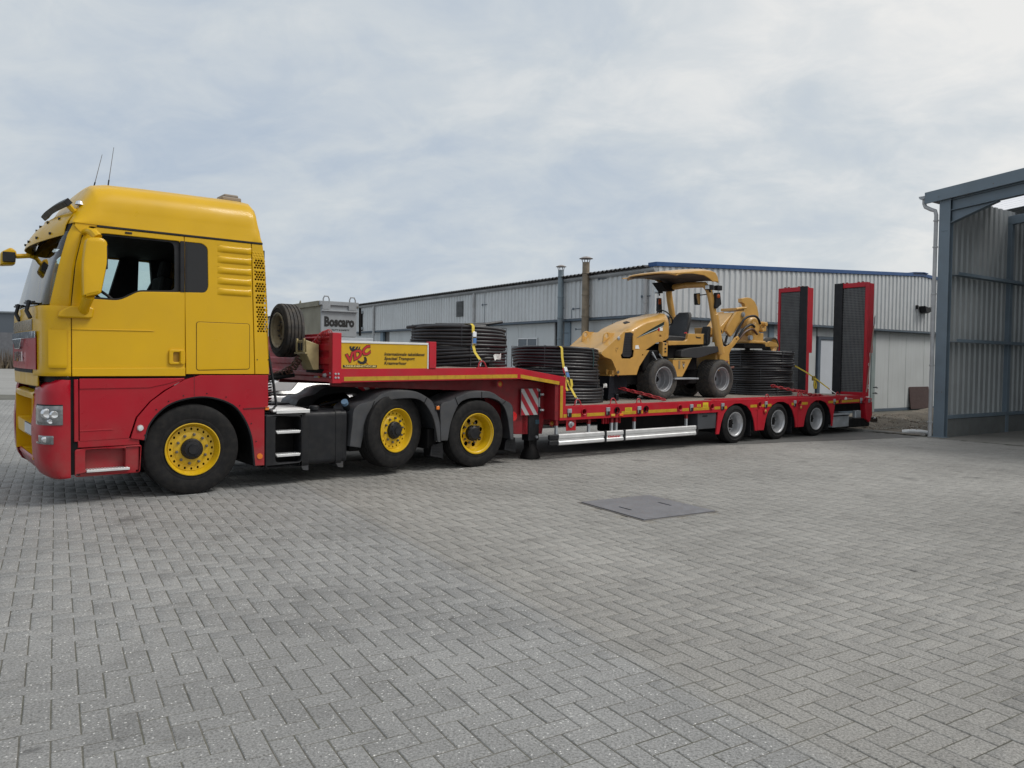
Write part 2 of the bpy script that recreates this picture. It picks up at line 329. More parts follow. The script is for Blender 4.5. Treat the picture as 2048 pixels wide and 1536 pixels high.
def brick_ok(c):
    x, y = c
    if y < 2.0 or y > NEAR_END or abs(x) > .705*y+2.2: return False
    d = c-mc; 
    if abs(d@pu) < .56 and abs(d@pw) < .60: return False
    hx, hy = x-FH[0], y-FH[1]; ca, sa = math.cos(R_(FH[2])), math.sin(R_(FH[2])); hu, hv = hx*ca+hy*sa, -hx*sa+hy*ca
    if hu > -.15 and hv > -.3 : return False                 # gravel strip and warehouse side
    if hu > -.25 and hv <= -.3: return False                 # concrete floor of the hall
    if hv > .22*(hu+4)+1.2 and hu > -4: return False
    return True
def bricks():
    out = []                                              # (cx, cy, half length, half width, along u?)
    g, HL, HW = .0022, W_, W_/2
    for i in range(-190, 260):
        for j in range(-230, 60):
            d = (i-j) % 4; left = i < 0
            if i == 0:
                if j % 2 == 0: out.append((.5, j+1.0, 1, .5, False))
                continue
            if d == 0:
                if i == -1: out.append((i+.5, j+.5, .5, .5, True))
                else: out.append((i+1.0, j+.5, 1, .5, True))
            elif d == 1 and i == 1: out.append((i+.5, j+.5, .5, .5, True))
            elif d == 3: out.append((i+.5, j+1.0, 1, .5, False))
    res = []
    o = np.array(FP[:2])
    for cu_, cw, hl, hw, al in out:
        c = o+pu*cu_*W_+pw*cw*W_
        if brick_ok(c): res.append((c[0], c[1], hl*W_, hw*W_, al))
    return res
BR = bricks()
def in_view(x, y): return abs(x)/y < .665 and y > 2.75
BR.sort(key=lambda b: -((b[2]*b[3]) / (b[1]**3)) if in_view(b[0], b[1]) else 1)
def brick_shape(hl, hw, al, g=.0029, ch=.0038, dep=.03):
    if not al: hl, hw = hw, hl                               # hl along u
    a, b = hl-g, hw-g; c, d = a-ch, b-ch
    return [(c, d, 0), (-c, d, 0), (-c, -d, 0), (c, -d, 0), (a, b, -ch*.8), (-a, b, -ch*.8), (-a, -b, -ch*.8), (a, -b, -ch*.8), (a, b, -dep), (-a, b, -dep), (-a, -b, -dep), (a, -b, -dep)]
BF = [(0, 1, 2, 3)]+[(i, 4+i, 4+(i+1) % 4, (i+1) % 4) for i in range(4)]+[(4+i, 8+i, 8+(i+1) % 4, 4+(i+1) % 4) for i in range(4)]
shared = {}
for x, y, hl, hw, al in BR[:300]:
    k = (round(hl, 3), al)
    if k not in shared:
        mb = MB(); mb.add([(px*pu[0]+py*pw[0], px*pu[1]+py*pw[1], pz) for px, py, pz in brick_shape(hl, hw, al)], BF); shared[k] = mb.mesh('brick', PAV, 180)
        shared[k].shade_flat()
    o = bpy.data.objects.new('brick', shared[k]); COL.objects.link(o); o.parent = bed_o
    o.location = (x, y, random.uniform(-.0014, .0014)); o.rotation_euler = (random.gauss(0, .004), random.gauss(0, .004), random.gauss(0, .006))
rest = BR[300:]; nb = len(rest); V = np.zeros((nb, 12, 3), np.float32); rngp = np.random.default_rng(3)
cache = {}
for k, (x, y, hl, hw, al) in enumerate(rest):
    kk = (round(hl, 3), al)
    if kk not in cache:
        q = np.array(brick_shape(hl, hw, al)); cache[kk] = np.stack([q[:, 0]*pu[0]+q[:, 1]*pw[0], q[:, 0]*pu[1]+q[:, 1]*pw[1], q[:, 2]], 1)
    q = cache[kk]; r = rngp.normal(0, .006); tx, ty = rngp.normal(0, .0035, 2)
    V[k, :, 0] = x+q[:, 0]-r*q[:, 1]; V[k, :, 1] = y+q[:, 1]+r*q[:, 0]; V[k, :, 2] = q[:, 2]+tx*q[:, 0]+ty*q[:, 1]+rngp.uniform(-.0014, .0014)
fa = np.array(BF, np.int32); FA = (fa[None]+(np.arange(nb)*12)[:, None, None]).reshape(-1, 4)
me = bpy.data.meshes.new('bricks'); me.vertices.add(nb*12); me.vertices.foreach_set('co', V.reshape(-1)); me.loops.add(FA.size); me.loops.foreach_set('vertex_index', FA.reshape(-1))
me.polygons.add(len(FA)); me.polygons.foreach_set('loop_start', np.arange(len(FA), dtype=np.int32)*4); me.update(calc_edges=True); me.materials.append(PAV)
at = me.attributes.new('tint', 'FLOAT', 'FACE'); at.data.foreach_set('value', np.repeat(rngp.random(nb), 9).astype(np.float32))
bs = bpy.data.objects.new('brick_field', me); COL.objects.link(bs); bs.parent = bed_o; bs['kind'] = 'stuff'
# ------------------------------------------------------------------ steel manhole hatch
mh = thing('manhole_hatch', 'square grey steel hatch plate with two lifting slots, let into the paving', 'manhole cover', (*mc, 0), FP[2])
HATCH = mat('hatch_steel', (.20, .205, .225), .45, .3, var=.12, vscale=4, dirt=.35, dcol=(.15, .14, .135), bump=.25, bscale=45)
fr = MB()
for a in ((-.53, .53, -.57, -.545), (-.53, .53, .545, .57), (-.53, -.505, -.545, .545), (.505, .53, -.545, .545)): fr.box(*a, -.03, .003)
fr.build('frame', mat('hatch_frame_steel', (.16, .15, .14), .6, .4, dirt=.5), mh, bevel=.002)
slots = [[(x0, y0-.016), (x0+.22, y0-.016), (x0+.22, y0+.016), (x0, y0+.016)] for x0, y0 in ((-.1, -.30), (-.1, .27))]
slots = [[(v, u) for u, v in s] for s in slots]
lid = plate([(-.498, -.538), (.498, -.538), (.498, .538), (-.498, .538)], slots, .012, .002, Matrix.Translation((0, 0, .006))); lid.build('lid', HATCH, mh)
sr = MB(); sr.box(-.66, .66, -.70, .70, -.02, -.0035); sr.build('surround', mat('mortar_bed', (.22, .21, .19), .95, grain=.25, gscale=40), mh)
well = MB(); well.box(-.50, .50, -.54, .54, -.02, -.003); well.build('well', DRK, mh)
# ------------------------------------------------------------------ concrete strips, gravel, hall floor
def hpt(u, v): return local(FH, u, v)
cf = MB(); quad_sheet(cf, [hpt(-.22, .25), hpt(-.22, -14), hpt(30, -14), hpt(30, .25)], .004)
tag(cf.build('hall_floor', mat('hall_floor_concrete', (.20, .195, .18), .8, var=.15, vscale=.6, grain=.1, gscale=14, dirt=.35, dcol=(.12, .115, .10))), kind='structure')
# dark tarred strip behind the trailer, up to the gravel
tarm = mat('old_asphalt', (.115, .115, .112), .9, var=.2, vscale=.9, grain=.25, gscale=60, dirt=.4, dcol=(.17, .165, .15), bump=.4, bscale=90)
ta = MB(); quad_sheet(ta, [hpt(-.26, .32), hpt(-4.0, 1.1), hpt(-3.3, 3.4), hpt(-.2, 2.6)], .0045)
quad_sheet(ta, [hpt(-4.0, 1.1), hpt(-15, 3.0), hpt(-15, 5.6), hpt(-3.3, 3.4)], .0045)
ta.build('asphalt_strip', tarm)['kind'] = 'structure'
kb = MB()
ka, kb2 = Vector((*hpt(.05, .42), 0)), Vector((*hpt(-.15, 2.55), 0)); dd = (kb2-ka).normalized(); nn = Vector((-dd.y, dd.x, 0))
for k in range(3):
    p, q = ka+dd*(k*.72), ka+dd*(k*.72+.70); kb.add([tuple(c) for c in (p-nn*.03, q-nn*.03, q+nn*.03, p+nn*.03)]+[tuple(c+Vector((0, 0, .05))) for c in (p-nn*.03, q-nn*.03, q+nn*.03, p+nn*.03)], [(0, 1, 2, 3), (4, 5, 6, 7), (0, 1, 5, 4), (1, 2, 6, 5), (2, 3, 7, 6), (3, 0, 4, 7)])
tag(kb.build('kerb', CONC, bevel=.004), kind='structure')
gr = MB(); rows = []
for i in range(41):
    r = []
    for j in range(41):
        u, v = -.1+10.5*(i/40), .5+4.6*(j/40)
        e = min(1, i/4, j/4)
        z = .02+e*(.05+.05*math.sin(u*1.7+v)+.05*math.sin(v*2.9-u*.6)+random.uniform(-.025, .025))
        r.append((*hpt(u, v), z))
    rows.append(r)
gr.grid(rows)
tag(gr.build('gravel_bed', mat('soil_and_gravel', (.15, .13, .105), .95, var=.35, vscale=1.6, grain=.4, gscale=40, bump=.8, bscale=50, dirt=.5, dcol=(.21, .19, .15)), smooth=180), kind='structure')
pb = MB(); ico = [(0, 0, 1), (.9, 0, .2), (-.3, .85, .2), (-.6, -.7, .1), (0, 0, -.6)]
for k in range(2600):
    u, v = random.uniform(-.05, 5.2), random.uniform(.55, 4.7); s = random.uniform(.012, .034); a = random.uniform(0, 6.28); x, y = hpt(u, v)
    z = .02+.05+.05*math.sin(u*1.7+v)+.05*math.sin(v*2.9-u*.6)
    pb.add([(x+s*(p[0]*math.cos(a)-p[1]*math.sin(a)), y+s*(p[0]*math.sin(a)+p[1]*math.cos(a)), z+s*p[2]*.7) for p in ico], [(0, 1, 2), (0, 2, 3), (0, 3, 1), (4, 2, 1), (4, 3, 2), (4, 1, 3)], k % 3)
tag(pb.build('gravel', [mat('pebble_grey', (.24, .23, .21), .9), mat('pebble_brown', (.17, .13, .09), .9), mat('pebble_pale', (.38, .35, .30), .9)], smooth=180), kind='stuff')
def beam_between(name, p, q, w, h, mt_, label, cat):
    p, q = Vector(p), Vector(q); L = (q-p).length; mb = MB(); n = 6
    for i in range(n):
        pass
    mb.box(0, L, -w/2, w/2, 0, h); o = mb.build(name, mt_, bevel=.008); o.location = p; o.rotation_euler = (0, 0, math.atan2(q.y-p.y, q.x-p.x)); return tag(o, label, cat)
beam_between('timber_beam', (*hpt(.0, 4.0), .09), (*hpt(2.05, 2.75), .09), .09, .12, mat('wet_timber', (.055, .042, .032), .85, var=.3, vscale=8, grain=.3), 'dark wet timber beam lying on the gravel behind the red ramps', 'timber')
tb = MB(); tb.tube([(*hpt(.02, .95), .06), (*hpt(.1, .8), .085), (*hpt(.2, .6), .085), (*hpt(.26, .42), .06)], .045, 8)
tag(tb.build('plastic_pipe_offcut', WHT), 'short white plastic pipe piece on the gravel at the foot of the grey column', 'pipe')
pp = MB(); pp.grid([[(-.03, -.02, .004), (0, -.022, .012), (.035, -.015, .005)], [(-.035, .01, .006), (0, .015, .016), (.03, .02, .004)]])
po = pp.build('paper_scrap', INKW); po.location = (*(-.72, 11.05), 0); tag(po, 'tiny white paper scrap on the paving in front of the rear tractor wheel', 'litter')
# ------------------------------------------------------------------ white warehouse behind the trailer
bw = thing('warehouse', 'long white warehouse with ribbed sheet upper walls and blue gable trim', 'building', (FB[0], FB[1], 0), FB[2])
def ribs(u0, u1, zb, zt, pitch, depth, fn):
    """trapezoidal profiled sheet; fn(u, out, z) -> point; zt may be a function of u"""
    mb = MB(); us = []
    u = u0
    while u < u1-1e-6:
        for du, d in ((0, 0), (.30, 0), (.42, 1), (.88, 1), (1.0, 0)):
            uu = min(u+du*pitch, u1); us.append((uu, d*depth))
        u += pitch
    rows = [[fn(a, d, zb) for a, d in us], [fn(a, d, zt(a) if callable(zt) else zt) for a, d in us]]
    return mb.grid(rows)
LB, WB = 62.0, 26.4
zroof = lambda x: 4.12+(.68/13.2)*min(x, WB-x)
ribs(0.0, LB, 2.875, 4.05, .2, .035, lambda u, d, z: (-d, u, z)).build('side_cladding', CLAD, bw, smooth=10)
ribs(0.0, WB, 2.845, lambda x: zroof(x)+.02, .235, .035, lambda u, d, z: (u, -d, z)).build('gable_cladding', CLAD, bw, smooth=10)
# recessed lower walls: separate panels with joints
def panel(name, x0, x1, y0, y1, z0, z1, m, bev=.006): mb = MB(); mb.box(x0, x1, y0, y1, z0, z1); return mb.build(name, m, bw, bevel=bev)
u = .3; k = 0
FRAMES = ((3.70, 4.52), (16.62, 17.40))
edges = [.02, .9, 1.84, 2.87, 3.70]
y = 4.52
edges2 = [4.52]
while y < 16.5: y += 1.0; edges2.append(min(y, 16.62))
edges3 = [17.40]
while edges3[-1] < LB-1: edges3.append(edges3[-1]+1.15)
for es in (edges, edges2, edges3):
    for a, b in zip(es, es[1:]):
        if b-a > .05: panel('wall_panel', .17, .23, a+.006, b-.006, .12, 2.80, PANEL)
for a, b in ((3.70, 3.98), (17.12, 17.40)): panel('door_post', .13, .25, a+.004, b-.004, 0, 2.80, mat('blue_grey_post', (.20, .27, .33), .5))
for a, b in ((3.985, 4.515), (16.625, 17.115)): panel('dark_doorway', .30, .34, a, b, 0, 2.79, mat('dark_door_leaf', (.045, .062, .085), .5))
panel('window', .14, .168, 5.40, 6.46, 1.75, 2.31, mat('dim_glass', (.10, .12, .14), .15)); 
wf = MB()
for a in ((5.38, 6.48, 2.31, 2.345), (5.38, 6.48, 1.72, 1.75), (5.38, 5.41, 1.75, 2.31), (6.45, 6.48, 1.75, 2.31), (5.92, 5.95, 1.75, 2.31)): wf.box(.125, .15, a[0], a[1], a[2], a[3])
wf.build('window_frame', ALU, bw)
for a, b in ((10.68, 11.55), (11.55, 12.66), (12.66, 13.9), (13.9, 15.2), (15.2, 16.4)): panel('wall_panel', a+.006, b-.006, .17, .23, .10, 2.77, PANEL)
a = .3
# brick-sized blocks right of the machine: pale rendered blockwork
BLK2 = mat('painted_blockwork', (.44, .46, .46), .8, var=.08, bump=.3)
for i in range(12):
    for r in range(13):
        x0 = .26+i*.42+(.21 if r % 2 else 0); 
        if x0+.41 > 4.92: continue
        if r < 5: continue
        panel('block', x0, x0+.41, .17, .23, .12+r*.207, .12+r*.207+.2, BLK2, .008)
panel('blockwork_base', .26, 4.92, .185, .24, .05, 2.79, mat('mortar', (.37, .385, .385), .9), 0)
panel('door_post', 4.92, 5.15, .14, .26, 0, 2.77, mat('blue_grey_post', (.20, .27, .33), .5))
panel('wall_panel', 5.156, 7.30, .17, .23, .1, 2.77, PANEL); panel('wall_panel', 8.62, 10.44, .17, .23, .1, 2.77, PANEL); panel('wall_panel', 7.38, 8.62, .17, .23, 2.50, 2.77, PANEL)
panel('door_post', 10.44, 10.675, .14, .26, 0, 2.77, mat('green_grey_post', (.25, .30, .30), .5))
dr = panel('door', 7.50, 8.50, .15, .19, .05, 2.40, mat('white_door', (.62, .66, .72), .45, var=.04))
fm = MB()
for q in ((7.36, 7.49, .05, 2.49), (8.51, 8.64, .05, 2.49), (7.49, 8.51, 2.405, 2.49)): fm.box(q[0], q[1], .12, .22, q[2], q[3])
fo = fm.build('door_frame', GREYT, bw, bevel=.004)
hd = MB(); hd.tube([(8.38, .15, 1.1), (8.38, .09, 1.1), (8.26, .09, 1.1)], .012); hd.build('handle', CHR, dr)
sl = MB(); sl.box(-.005, WB, .15, .27, .0, .095); sl.box(.15, .27, .3, LB, 0, .11); sl.build('wall_sill', GREYT, bw, bevel=.006)
co = MB(); co.box(.29, .40, .3, LB, 0, 2.9); co.box(.3, WB, .29, .40, 0, 2.9); co.build('inner_wall', mat('wall_core', (.18, .18, .18), .9), bw)
tr_ = MB(); tr_.box(-.03, .25, -.03, LB, 2.805, 2.868); tr_.box(.26, WB, -.03, .25, 2.775, 2.84); tr_.build('cladding_sill', GREYT, bw, bevel=.006)
# roof: corrugated sheets, blue verge, ridge cap
def roofrows(side):
    rows = []; n = int(LB/.177*2)
    x0, x1 = (-.22, WB/2) if side == 0 else (WB+.22, WB/2)
    z0, z1 = 4.12-.02, 4.80
    for (x, z) in ((x0, z0), (x1, z1)):
        rows.append([(x, .18+j*.0885, z+.05*(j % 2)) for j in range(n)])
    return rows
rf = MB(); rf.grid(roofrows(0)); rf.grid(roofrows(1)); rf.build('roof', ROOF, bw, smooth=80, solid=.012)
vg = MB(); vx = [(-.04, zroof(0)), (WB/2, zroof(WB/2)), (WB+.04, zroof(0))]
vg.prism([(-.04, 4.11), (WB/2, 4.80), (WB+.04, 4.11), (WB+.04, 4.225), (WB/2, 4.915), (-.04, 4.225)], 'y', -.07, .24); vg.build('verge_trim', BLUEF, bw, bevel=.006)
rc = MB(); rc.prism([(WB/2-.62, 4.91), (WB/2, 4.95), (WB/2+.28, 4.93), (WB/2+.28, 4.90), (WB/2, 4.92), (WB/2-.62, 4.885)], 'y', -.12, LB); rc.build('ridge_cap', BLUEF, bw)
gt = MB(); prof = [(-.055-.085*math.cos(t), 4.06-.085*math.sin(t)) for t in np.linspace(0, math.pi, 9)]
gt.grid([[(x, y_, z) for x, z in prof] for y_ in (-.06, 6, 12, 18, 24, LB)]); gt.prism(prof, 'y', -.062, -.056); gt.build('gutter', ZINC, bw, solid=.008)
eb = MB(); eb.box(-.012, .05, -.02, LB, 4.04, 4.13); eb.build('eaves_board', PVC, bw)
for y_, z0 in ((17.66, .1), (8.97, 2.95), (.28, 2.9), (27.0, .1), (36, .1)):
    d = MB(); d.tube([(-.06, y_, 4.0), (-.075, y_, 3.9), (-.085, y_, 3.8), (-.085, y_, z0)], .055, 10); d.tube([(-.085, y_, 3.2), (-.085, y_, 3.16)], .066, 10); d.build('downpipe', PVC, bw)
vt = MB(); vt.box(-.05, -.036, 9.76, 10.27, 3.2, 3.77)
for i in range(11): vt.prism([(-.085, 3.215+i*.05), (-.05, 3.245+i*.05), (-.05, 3.255+i*.05), (-.09, 3.225+i*.05)], 'y', 9.78, 10.25)
vt.build('louvre_vent', mat('vent_grey', (.16, .17, .175), .6), bw)
def flue(x, y_, z0, z1, r, m, cap, cname):
    f = MB(); f.cyl((x, y_, z0), r, z1-z0, 'z', 18)
    for zz_ in np.arange(z0+.42, z1, .62): f.lathe([(r+.002, 0), (r+.012, .012), (r+.012, .035), (r+.002, .047)], (x, y_, zz_), 'z', 18)
    for zz_ in (2.45, 3.2): f.box(x, .16, y_-.012, y_+.012, zz_, zz_+.02)
    fo_ = f.build('flue_pipe', m, bw)
    c = MB(); c.lathe([(0, .12+cap*.26), (cap*.5, .11+cap*.2), (cap*.92, .10+cap*.05), (cap, .10), (cap*.9, .095), (0, .11)], (x, y_, z1), 'z', 20)
    for a in range(4): q = a*math.pi/2+.5; c.tube([(x+r*.9*math.cos(q), y_+r*.9*math.sin(q), z1-.02), (x+r*1.3*math.cos(q), y_+r*1.3*math.sin(q), z1+.115)], .012, 5)
    c.build('cowl', mat(cname, (.33, .30, .29), .5, .5, dirt=.3), fo_)
flue(-.17, 3.80, .6, 4.34, .088, mat('blue_grey_flue', (.20, .25, .285), .45, .35, var=.15, dirt=.2), .165, 'flue_cowl_grey')
flue(-.18, 2.62, .6, 4.46, .105, FLUE, .205, 'flue_cowl_brown')
for y_, z_ in ((3.35, 3.16), (2.2, 3.95), (3.2, 2.55), (.45, 3.35), (8.45, 3.55)):
    h = MB(); h.tube([(-.05, y_, z_), (-.05, y_-.32, z_)], .012, 6); h.tube([(-.05, y_, z_-.03), (-.05, y_, z_+.03)], .022, 6); h.build('wall_stay', GREYT, bw)
cb = MB(); cb.tube([(-.042, 8.3, 3.95), (-.042, 8.3, 2.9)], .008, 5); cb.tube([(-.042, 3.42, 3.15), (-.042, 3.42, 2.88)], .008, 5); cb.build('cable', GREYT, bw)
bh = MB(); bh.box(-.1, -.036, 19.0, 19.14, 2.9, 3.75); bh.build('cable_duct', DRK, bw)
for zz_ in (3.0, 3.75): b_ = MB(); b_.box(-.14, -.036, 18.9, 19.2, zz_-.06, zz_+.06); b_.build('duct_box', STL, bw, bevel=.01)
fl = MB(); fl.box(12.83, 12.90, -.11, -.036, 3.62, 3.76); fl.tube([(12.87, -.08, 3.70), (13.02, -.16, 3.70)], .02, 6)
fl.prism([(12.98, 3.73), (13.15, 3.70), (13.42, 3.66), (13.58, 3.72), (13.60, 3.66), (13.40, 3.54), (13.22, 3.47), (13.08, 3.50)], 'y', -.30, -.06); fl.build('floodlight', BLK, bw, bevel=.01)
bb = MB(); bb.prism(rpoly([(0, 0), (1.35, 0), (1.35, .80), (0, .80)], .05), 'y', 0, .03)
bo = bb.build('brown_board', mat('brown_coated_board', (.060, .030, .028), .55, var=.1), bevel=.003); bo.location = (*local(FB, 12.90, .06), .045); bo.rotation_euler = (R_(-6), 0, R_(FB[2])); tag(bo, 'dark brown board with a rounded corner leaning on the white warehouse wall', 'board')
# ------------------------------------------------------------------ open steel hall on the right
hl = thing('open_hall', 'open grey steel hall with ribbed sheet walls and a corner column', 'building', (FH[0], FH[1], 0), FH[2])
def hp(name, mb, m, bevel=.004, parent=hl, **k): return mb.build(name, m, parent, bevel=bevel, **k)
slope = math.tan(R_(4.6))
c = MB()
c.box(-.012, .0, -.005, .235, 0, 5.2); c.box(.24-.012, .24, 0, .235, 0, 5.2) if False else None
c = MB(); c.box(0, .012, .0, .24, 0, 5.34); c.box(.012, .148, .112, .126, 0, 5.34); c.box(.148, .16, .0, .24, 0, 5.34); c.box(-.03, .2, -.03, .27, 0, .018); c.box(-.008, 0, .05, .19, 4.6, 4.62)
hp('column', c, HGREY)
pl = MB()
for y_ in (.07, .17): pl.cyl((.0-.004, y_, 1.02), .012, .01, 'x', 8)
hp('column_bolt', pl, BOLT, 0)
for k, yv in enumerate((-12.2,)):
    c = MB(); c.box(0, .012, yv, yv+.24, 0, 5.3); c.box(.012, .148, yv+.112, yv+.126, 0, 5.3); c.box(.148, .16, yv, yv+.24, 0, 5.3); hp('column', c, HGREY)
# front rafter (I-beam), haunch, fascia, all rising towards the camera side
zr = lambda y_, z0: z0+slope*(.24-y_)
def slant(mb, x0, x1, ya, yb, z0, z1): return mb.prism([(ya, zr(ya, z0)), (yb, zr(yb, z0)), (yb, zr(yb, z1)), (ya, zr(ya, z1))], 'x', x0, x1)
YA, YB = -6.0, .0
for ya, yb, sg in ((-6.0, -.002, 1),):
    r = MB(); slant(r, .0, .16, ya, yb, 5.02, 5.035); slant(r, .07, .084, ya, yb, 5.036, 5.25); slant(r, .0, .16, ya, yb, 5.252, 5.268); hp('rafter', r, HGREY)
h = MB(); h.prism([(-.003, zr(0, 5.015)), (-.95, zr(-.95, 5.015)), (-.003, 4.78)], 'x', .072, .082); h.prism([(-.003, 4.78), (-.95, zr(-.95, 5.012)), (-.95, zr(-.95, 5.0)), (-.003, 4.765)], 'x', .0, .16); hp('haunch', h, HGREY)
f = MB(); slant(f, -.09, -.055, -6.0, .53, 5.275, 5.53); hp('fascia', f, HGREY, .006)
for yv in (.22, -.9, -2.1): b_ = MB(); b_.cyl((-.093, yv, zr(yv, 5.36)), .012, .006, 'x', 8); hp('fascia_screw', b_, BOLT, 0)
# roof sheets and rooflights inside
GLR = bpy.data.materials.new('rooflight_grp'); GLR.use_nodes = True; _n, _l = GLR.node_tree.nodes, GLR.node_tree.links; _t = _n.new('ShaderNodeBsdfTransparent'); _t.inputs[0].default_value = (.86, .87, .9, 1); _s = _n.new('ShaderNodeBsdfTranslucent'); _s.inputs[0].default_value = (.85, .86, .9, 1); _x = _n.new('ShaderNodeMixShader'); _x.inputs[0].default_value = .45; _l.new(_t.outputs[0], _x.inputs[1]); _l.new(_s.outputs[0], _x.inputs[2]); _l.new(_x.outputs[0], _n['Material Output'].inputs[0])
for i in range(18):
    x0, x1 = -.05+i*1.118, -.05+(i+1)*1.118-.008; clear = i % 6 == 2
    mb = MB(); mb.grid([[(x0+(x1-x0)*q/20, yv, zr(yv, 5.50)+.022*(1 if q % 4 in (1, 2) else 0)) for q in range(21)] for yv in (.56, -6.0)])
    hp('rooflight' if clear else 'roof_sheet', mb, GLR if clear else HGREY, 0, smooth=20)
for i in range(7):
    if i: 
        r = MB(); slant(r, i*3.0, i*3.0+.14, -6.0, .1, 5.05, 5.26); hp('rafter', r, HGREY); c = MB(); c.box(i*3.0, i*3.0+.14, -.0, .1, 0, 5.1); hp('column', c, HGREY)
for yv in (-1.9, -3.2, -4.6): p = MB(); slant(p, .2, 20, yv-.03, yv+.03, 5.33, 5.47); hp('purlin', p, HGREY)
ribs(.17, 20, .46, 5.40, .25, .035, lambda u, d, z: (u, -.10-d if False else .105-d, z)).build('wall_sheet', HSHEET, hl, smooth=10)
for z in (2.14, 3.62): g_ = MB(); g_.box(.17, 20, -.14, .06, z, z+.012); g_.box(.17, 20, -.14, -.13, z, z+.07); hp('girt', g_, HGREY)
g_ = MB(); g_.box(.17, 20, -.0, .10, .42, .50); hp('base_rail', g_, HGREY); g_ = MB(); g_.box(.165, 20, .02, .16, 0, .415); hp('plinth', g_, mat('plinth_concrete', (.13, .14, .14), .85, dirt=.3))
w_ = MB(); w_.box(20, 20.2, -14, .1, 0, 6); w_.box(.0, 20, -12.3, -12.1, 0, 5.6); hp('rear_wall', w_, HSHEET)
r2 = MB(); r2.prism([(-6.0, zr(-6, 5.53)), (-12.6, 5.53), (-12.6, 5.50), (-6, zr(-6, 5.50))], 'x', -.06, 20); hp('roof_slope', r2, HGREY)
f2 = MB(); f2.prism([(-6.0, zr(-6, 5.275)), (-12.6, 5.275), (-12.6, 5.53), (-6, zr(-6, 5.53))], 'x', -.09, -.055); hp('fascia', f2, HGREY)
gu = MB(); pr = [(.60-.075*math.cos(t), 5.44-.075*math.sin(t)) for t in np.linspace(0, math.pi, 8)]
gu.grid([[(x, y_, z) for y_, z in pr] for x in (-.06, 20)]); gu.prism(pr, 'x', -.062, -.056); hp('gutter', gu, ZINC, 0, solid=.006)
dp_ = MB(); dp_.tube([(.0, .58, 5.37), (.0, .58, 5.28), (.0, .55, 5.20), (.0, .42, 5.12), (.0, .33, 5.08), (.0, .305, 4.98), (.0, .305, .0)], .042, 12)
for z in (4.84, 4.25, 3.2, 1.6, .32): dp_.lathe([(.044, 0), (.056, .004), (.056, .03), (.044, .034)], (0, .305, z), 'z', 12)
hp('downpipe', dp_, PVC, 0)
# ------------------------------------------------------------------ far grey shed and reeds at the left horizon
fs = thing('distant_shed', 'long dark grey industrial shed far away at the left horizon', 'building', (-64, 88, 0), 12)
s = MB(); s.box(-50, 26, 0, 30, 0, 6.35); s.build('wall', mat('slate_sheet', (.105, .125, .15), .6, var=.06, vscale=.2), fs)
s = MB(); s.box(-50.2, 26.2, -.2, 30.2, 6.35, 6.55); s.build('roof_edge', mat('slate_edge', (.15, .17, .19), .6), fs)
s = MB(); s.box(2.8, 7.5, -.12, -.02, 0, 4.1); s.build('gate', mat('grey_gate', (.16, .165, .18), .6), fs)
s = MB(); s.box(-50, 2.7, -.10, -.02, 0, 3.0); s.build('base_wall', mat('dark_base', (.085, .09, .095), .8), fs)
s = MB(); s.box(1.0, 1.3, -.4, -.02, 5.0, 5.3); s.build('floodlight', BLK, fs)
rd = MB(); rng = random.Random(5)
for k in range(9000):
    x = rng.uniform(-100, -36); y_ = 84+(x+64)*.2+rng.uniform(-3.5, 0); hgt = rng.uniform(.6, 2.4)*(1 if rng.random() < .6 else .6); a = rng.uniform(0, 3.14); w = rng.uniform(.05, .12); lx, ly = rng.gauss(0, .2), rng.gauss(0, .2)
    rd.add([(x-w*math.cos(a), y_-w*math.sin(a), 0), (x+w*math.cos(a), y_+w*math.sin(a), 0), (x+lx, y_+ly, hgt)], [(0, 1, 2)], 0 if hgt > 1.1 else 1)
tag(rd.build('dry_reeds', [mat('reed_brown', (.13, .105, .085), .9, var=.3, vscale=.3), mat('reed_straw', (.26, .21, .14), .9, var=.3, vscale=.3)], smooth=180), kind='stuff')
# ------------------------------------------------------------------ tractor unit
tk = thing('tractor_truck', 'yellow and red three-axle tractor unit coupled to the low loader', 'truck', (FT[0], FT[1], 0), FT[2])
TW = 2.44
def tp(name, mb, m, bevel=0, parent=None, **k): return mb.build(name, m, parent if parent is not None else tk, bevel=bevel, **k)
def tyre_prof(R, rb, w, grooves=(.22, .40, .60, .78), gd=.012, sh=.022):
    p = [(rb, .012), (rb+.012, .0+.012), (rb+.035, .002), (rb+.06, .006), (rb+.065, .003), ((rb+R)/2, -.006), (R-.06, -.002), (R-.055, .002), (R-sh, .006), (R-.004, .022)]
    for g in grooves:
        a, b = w*g-.006, w*g+.006; p += [(R, a-.003), (R-gd, a+.001), (R-gd, b-.001), (R, b+.003)]
    p += [(R-.004, w-.022), (R-sh, w-.006), ((rb+R)/2, w+.006), (rb, w-.012)]
    return p
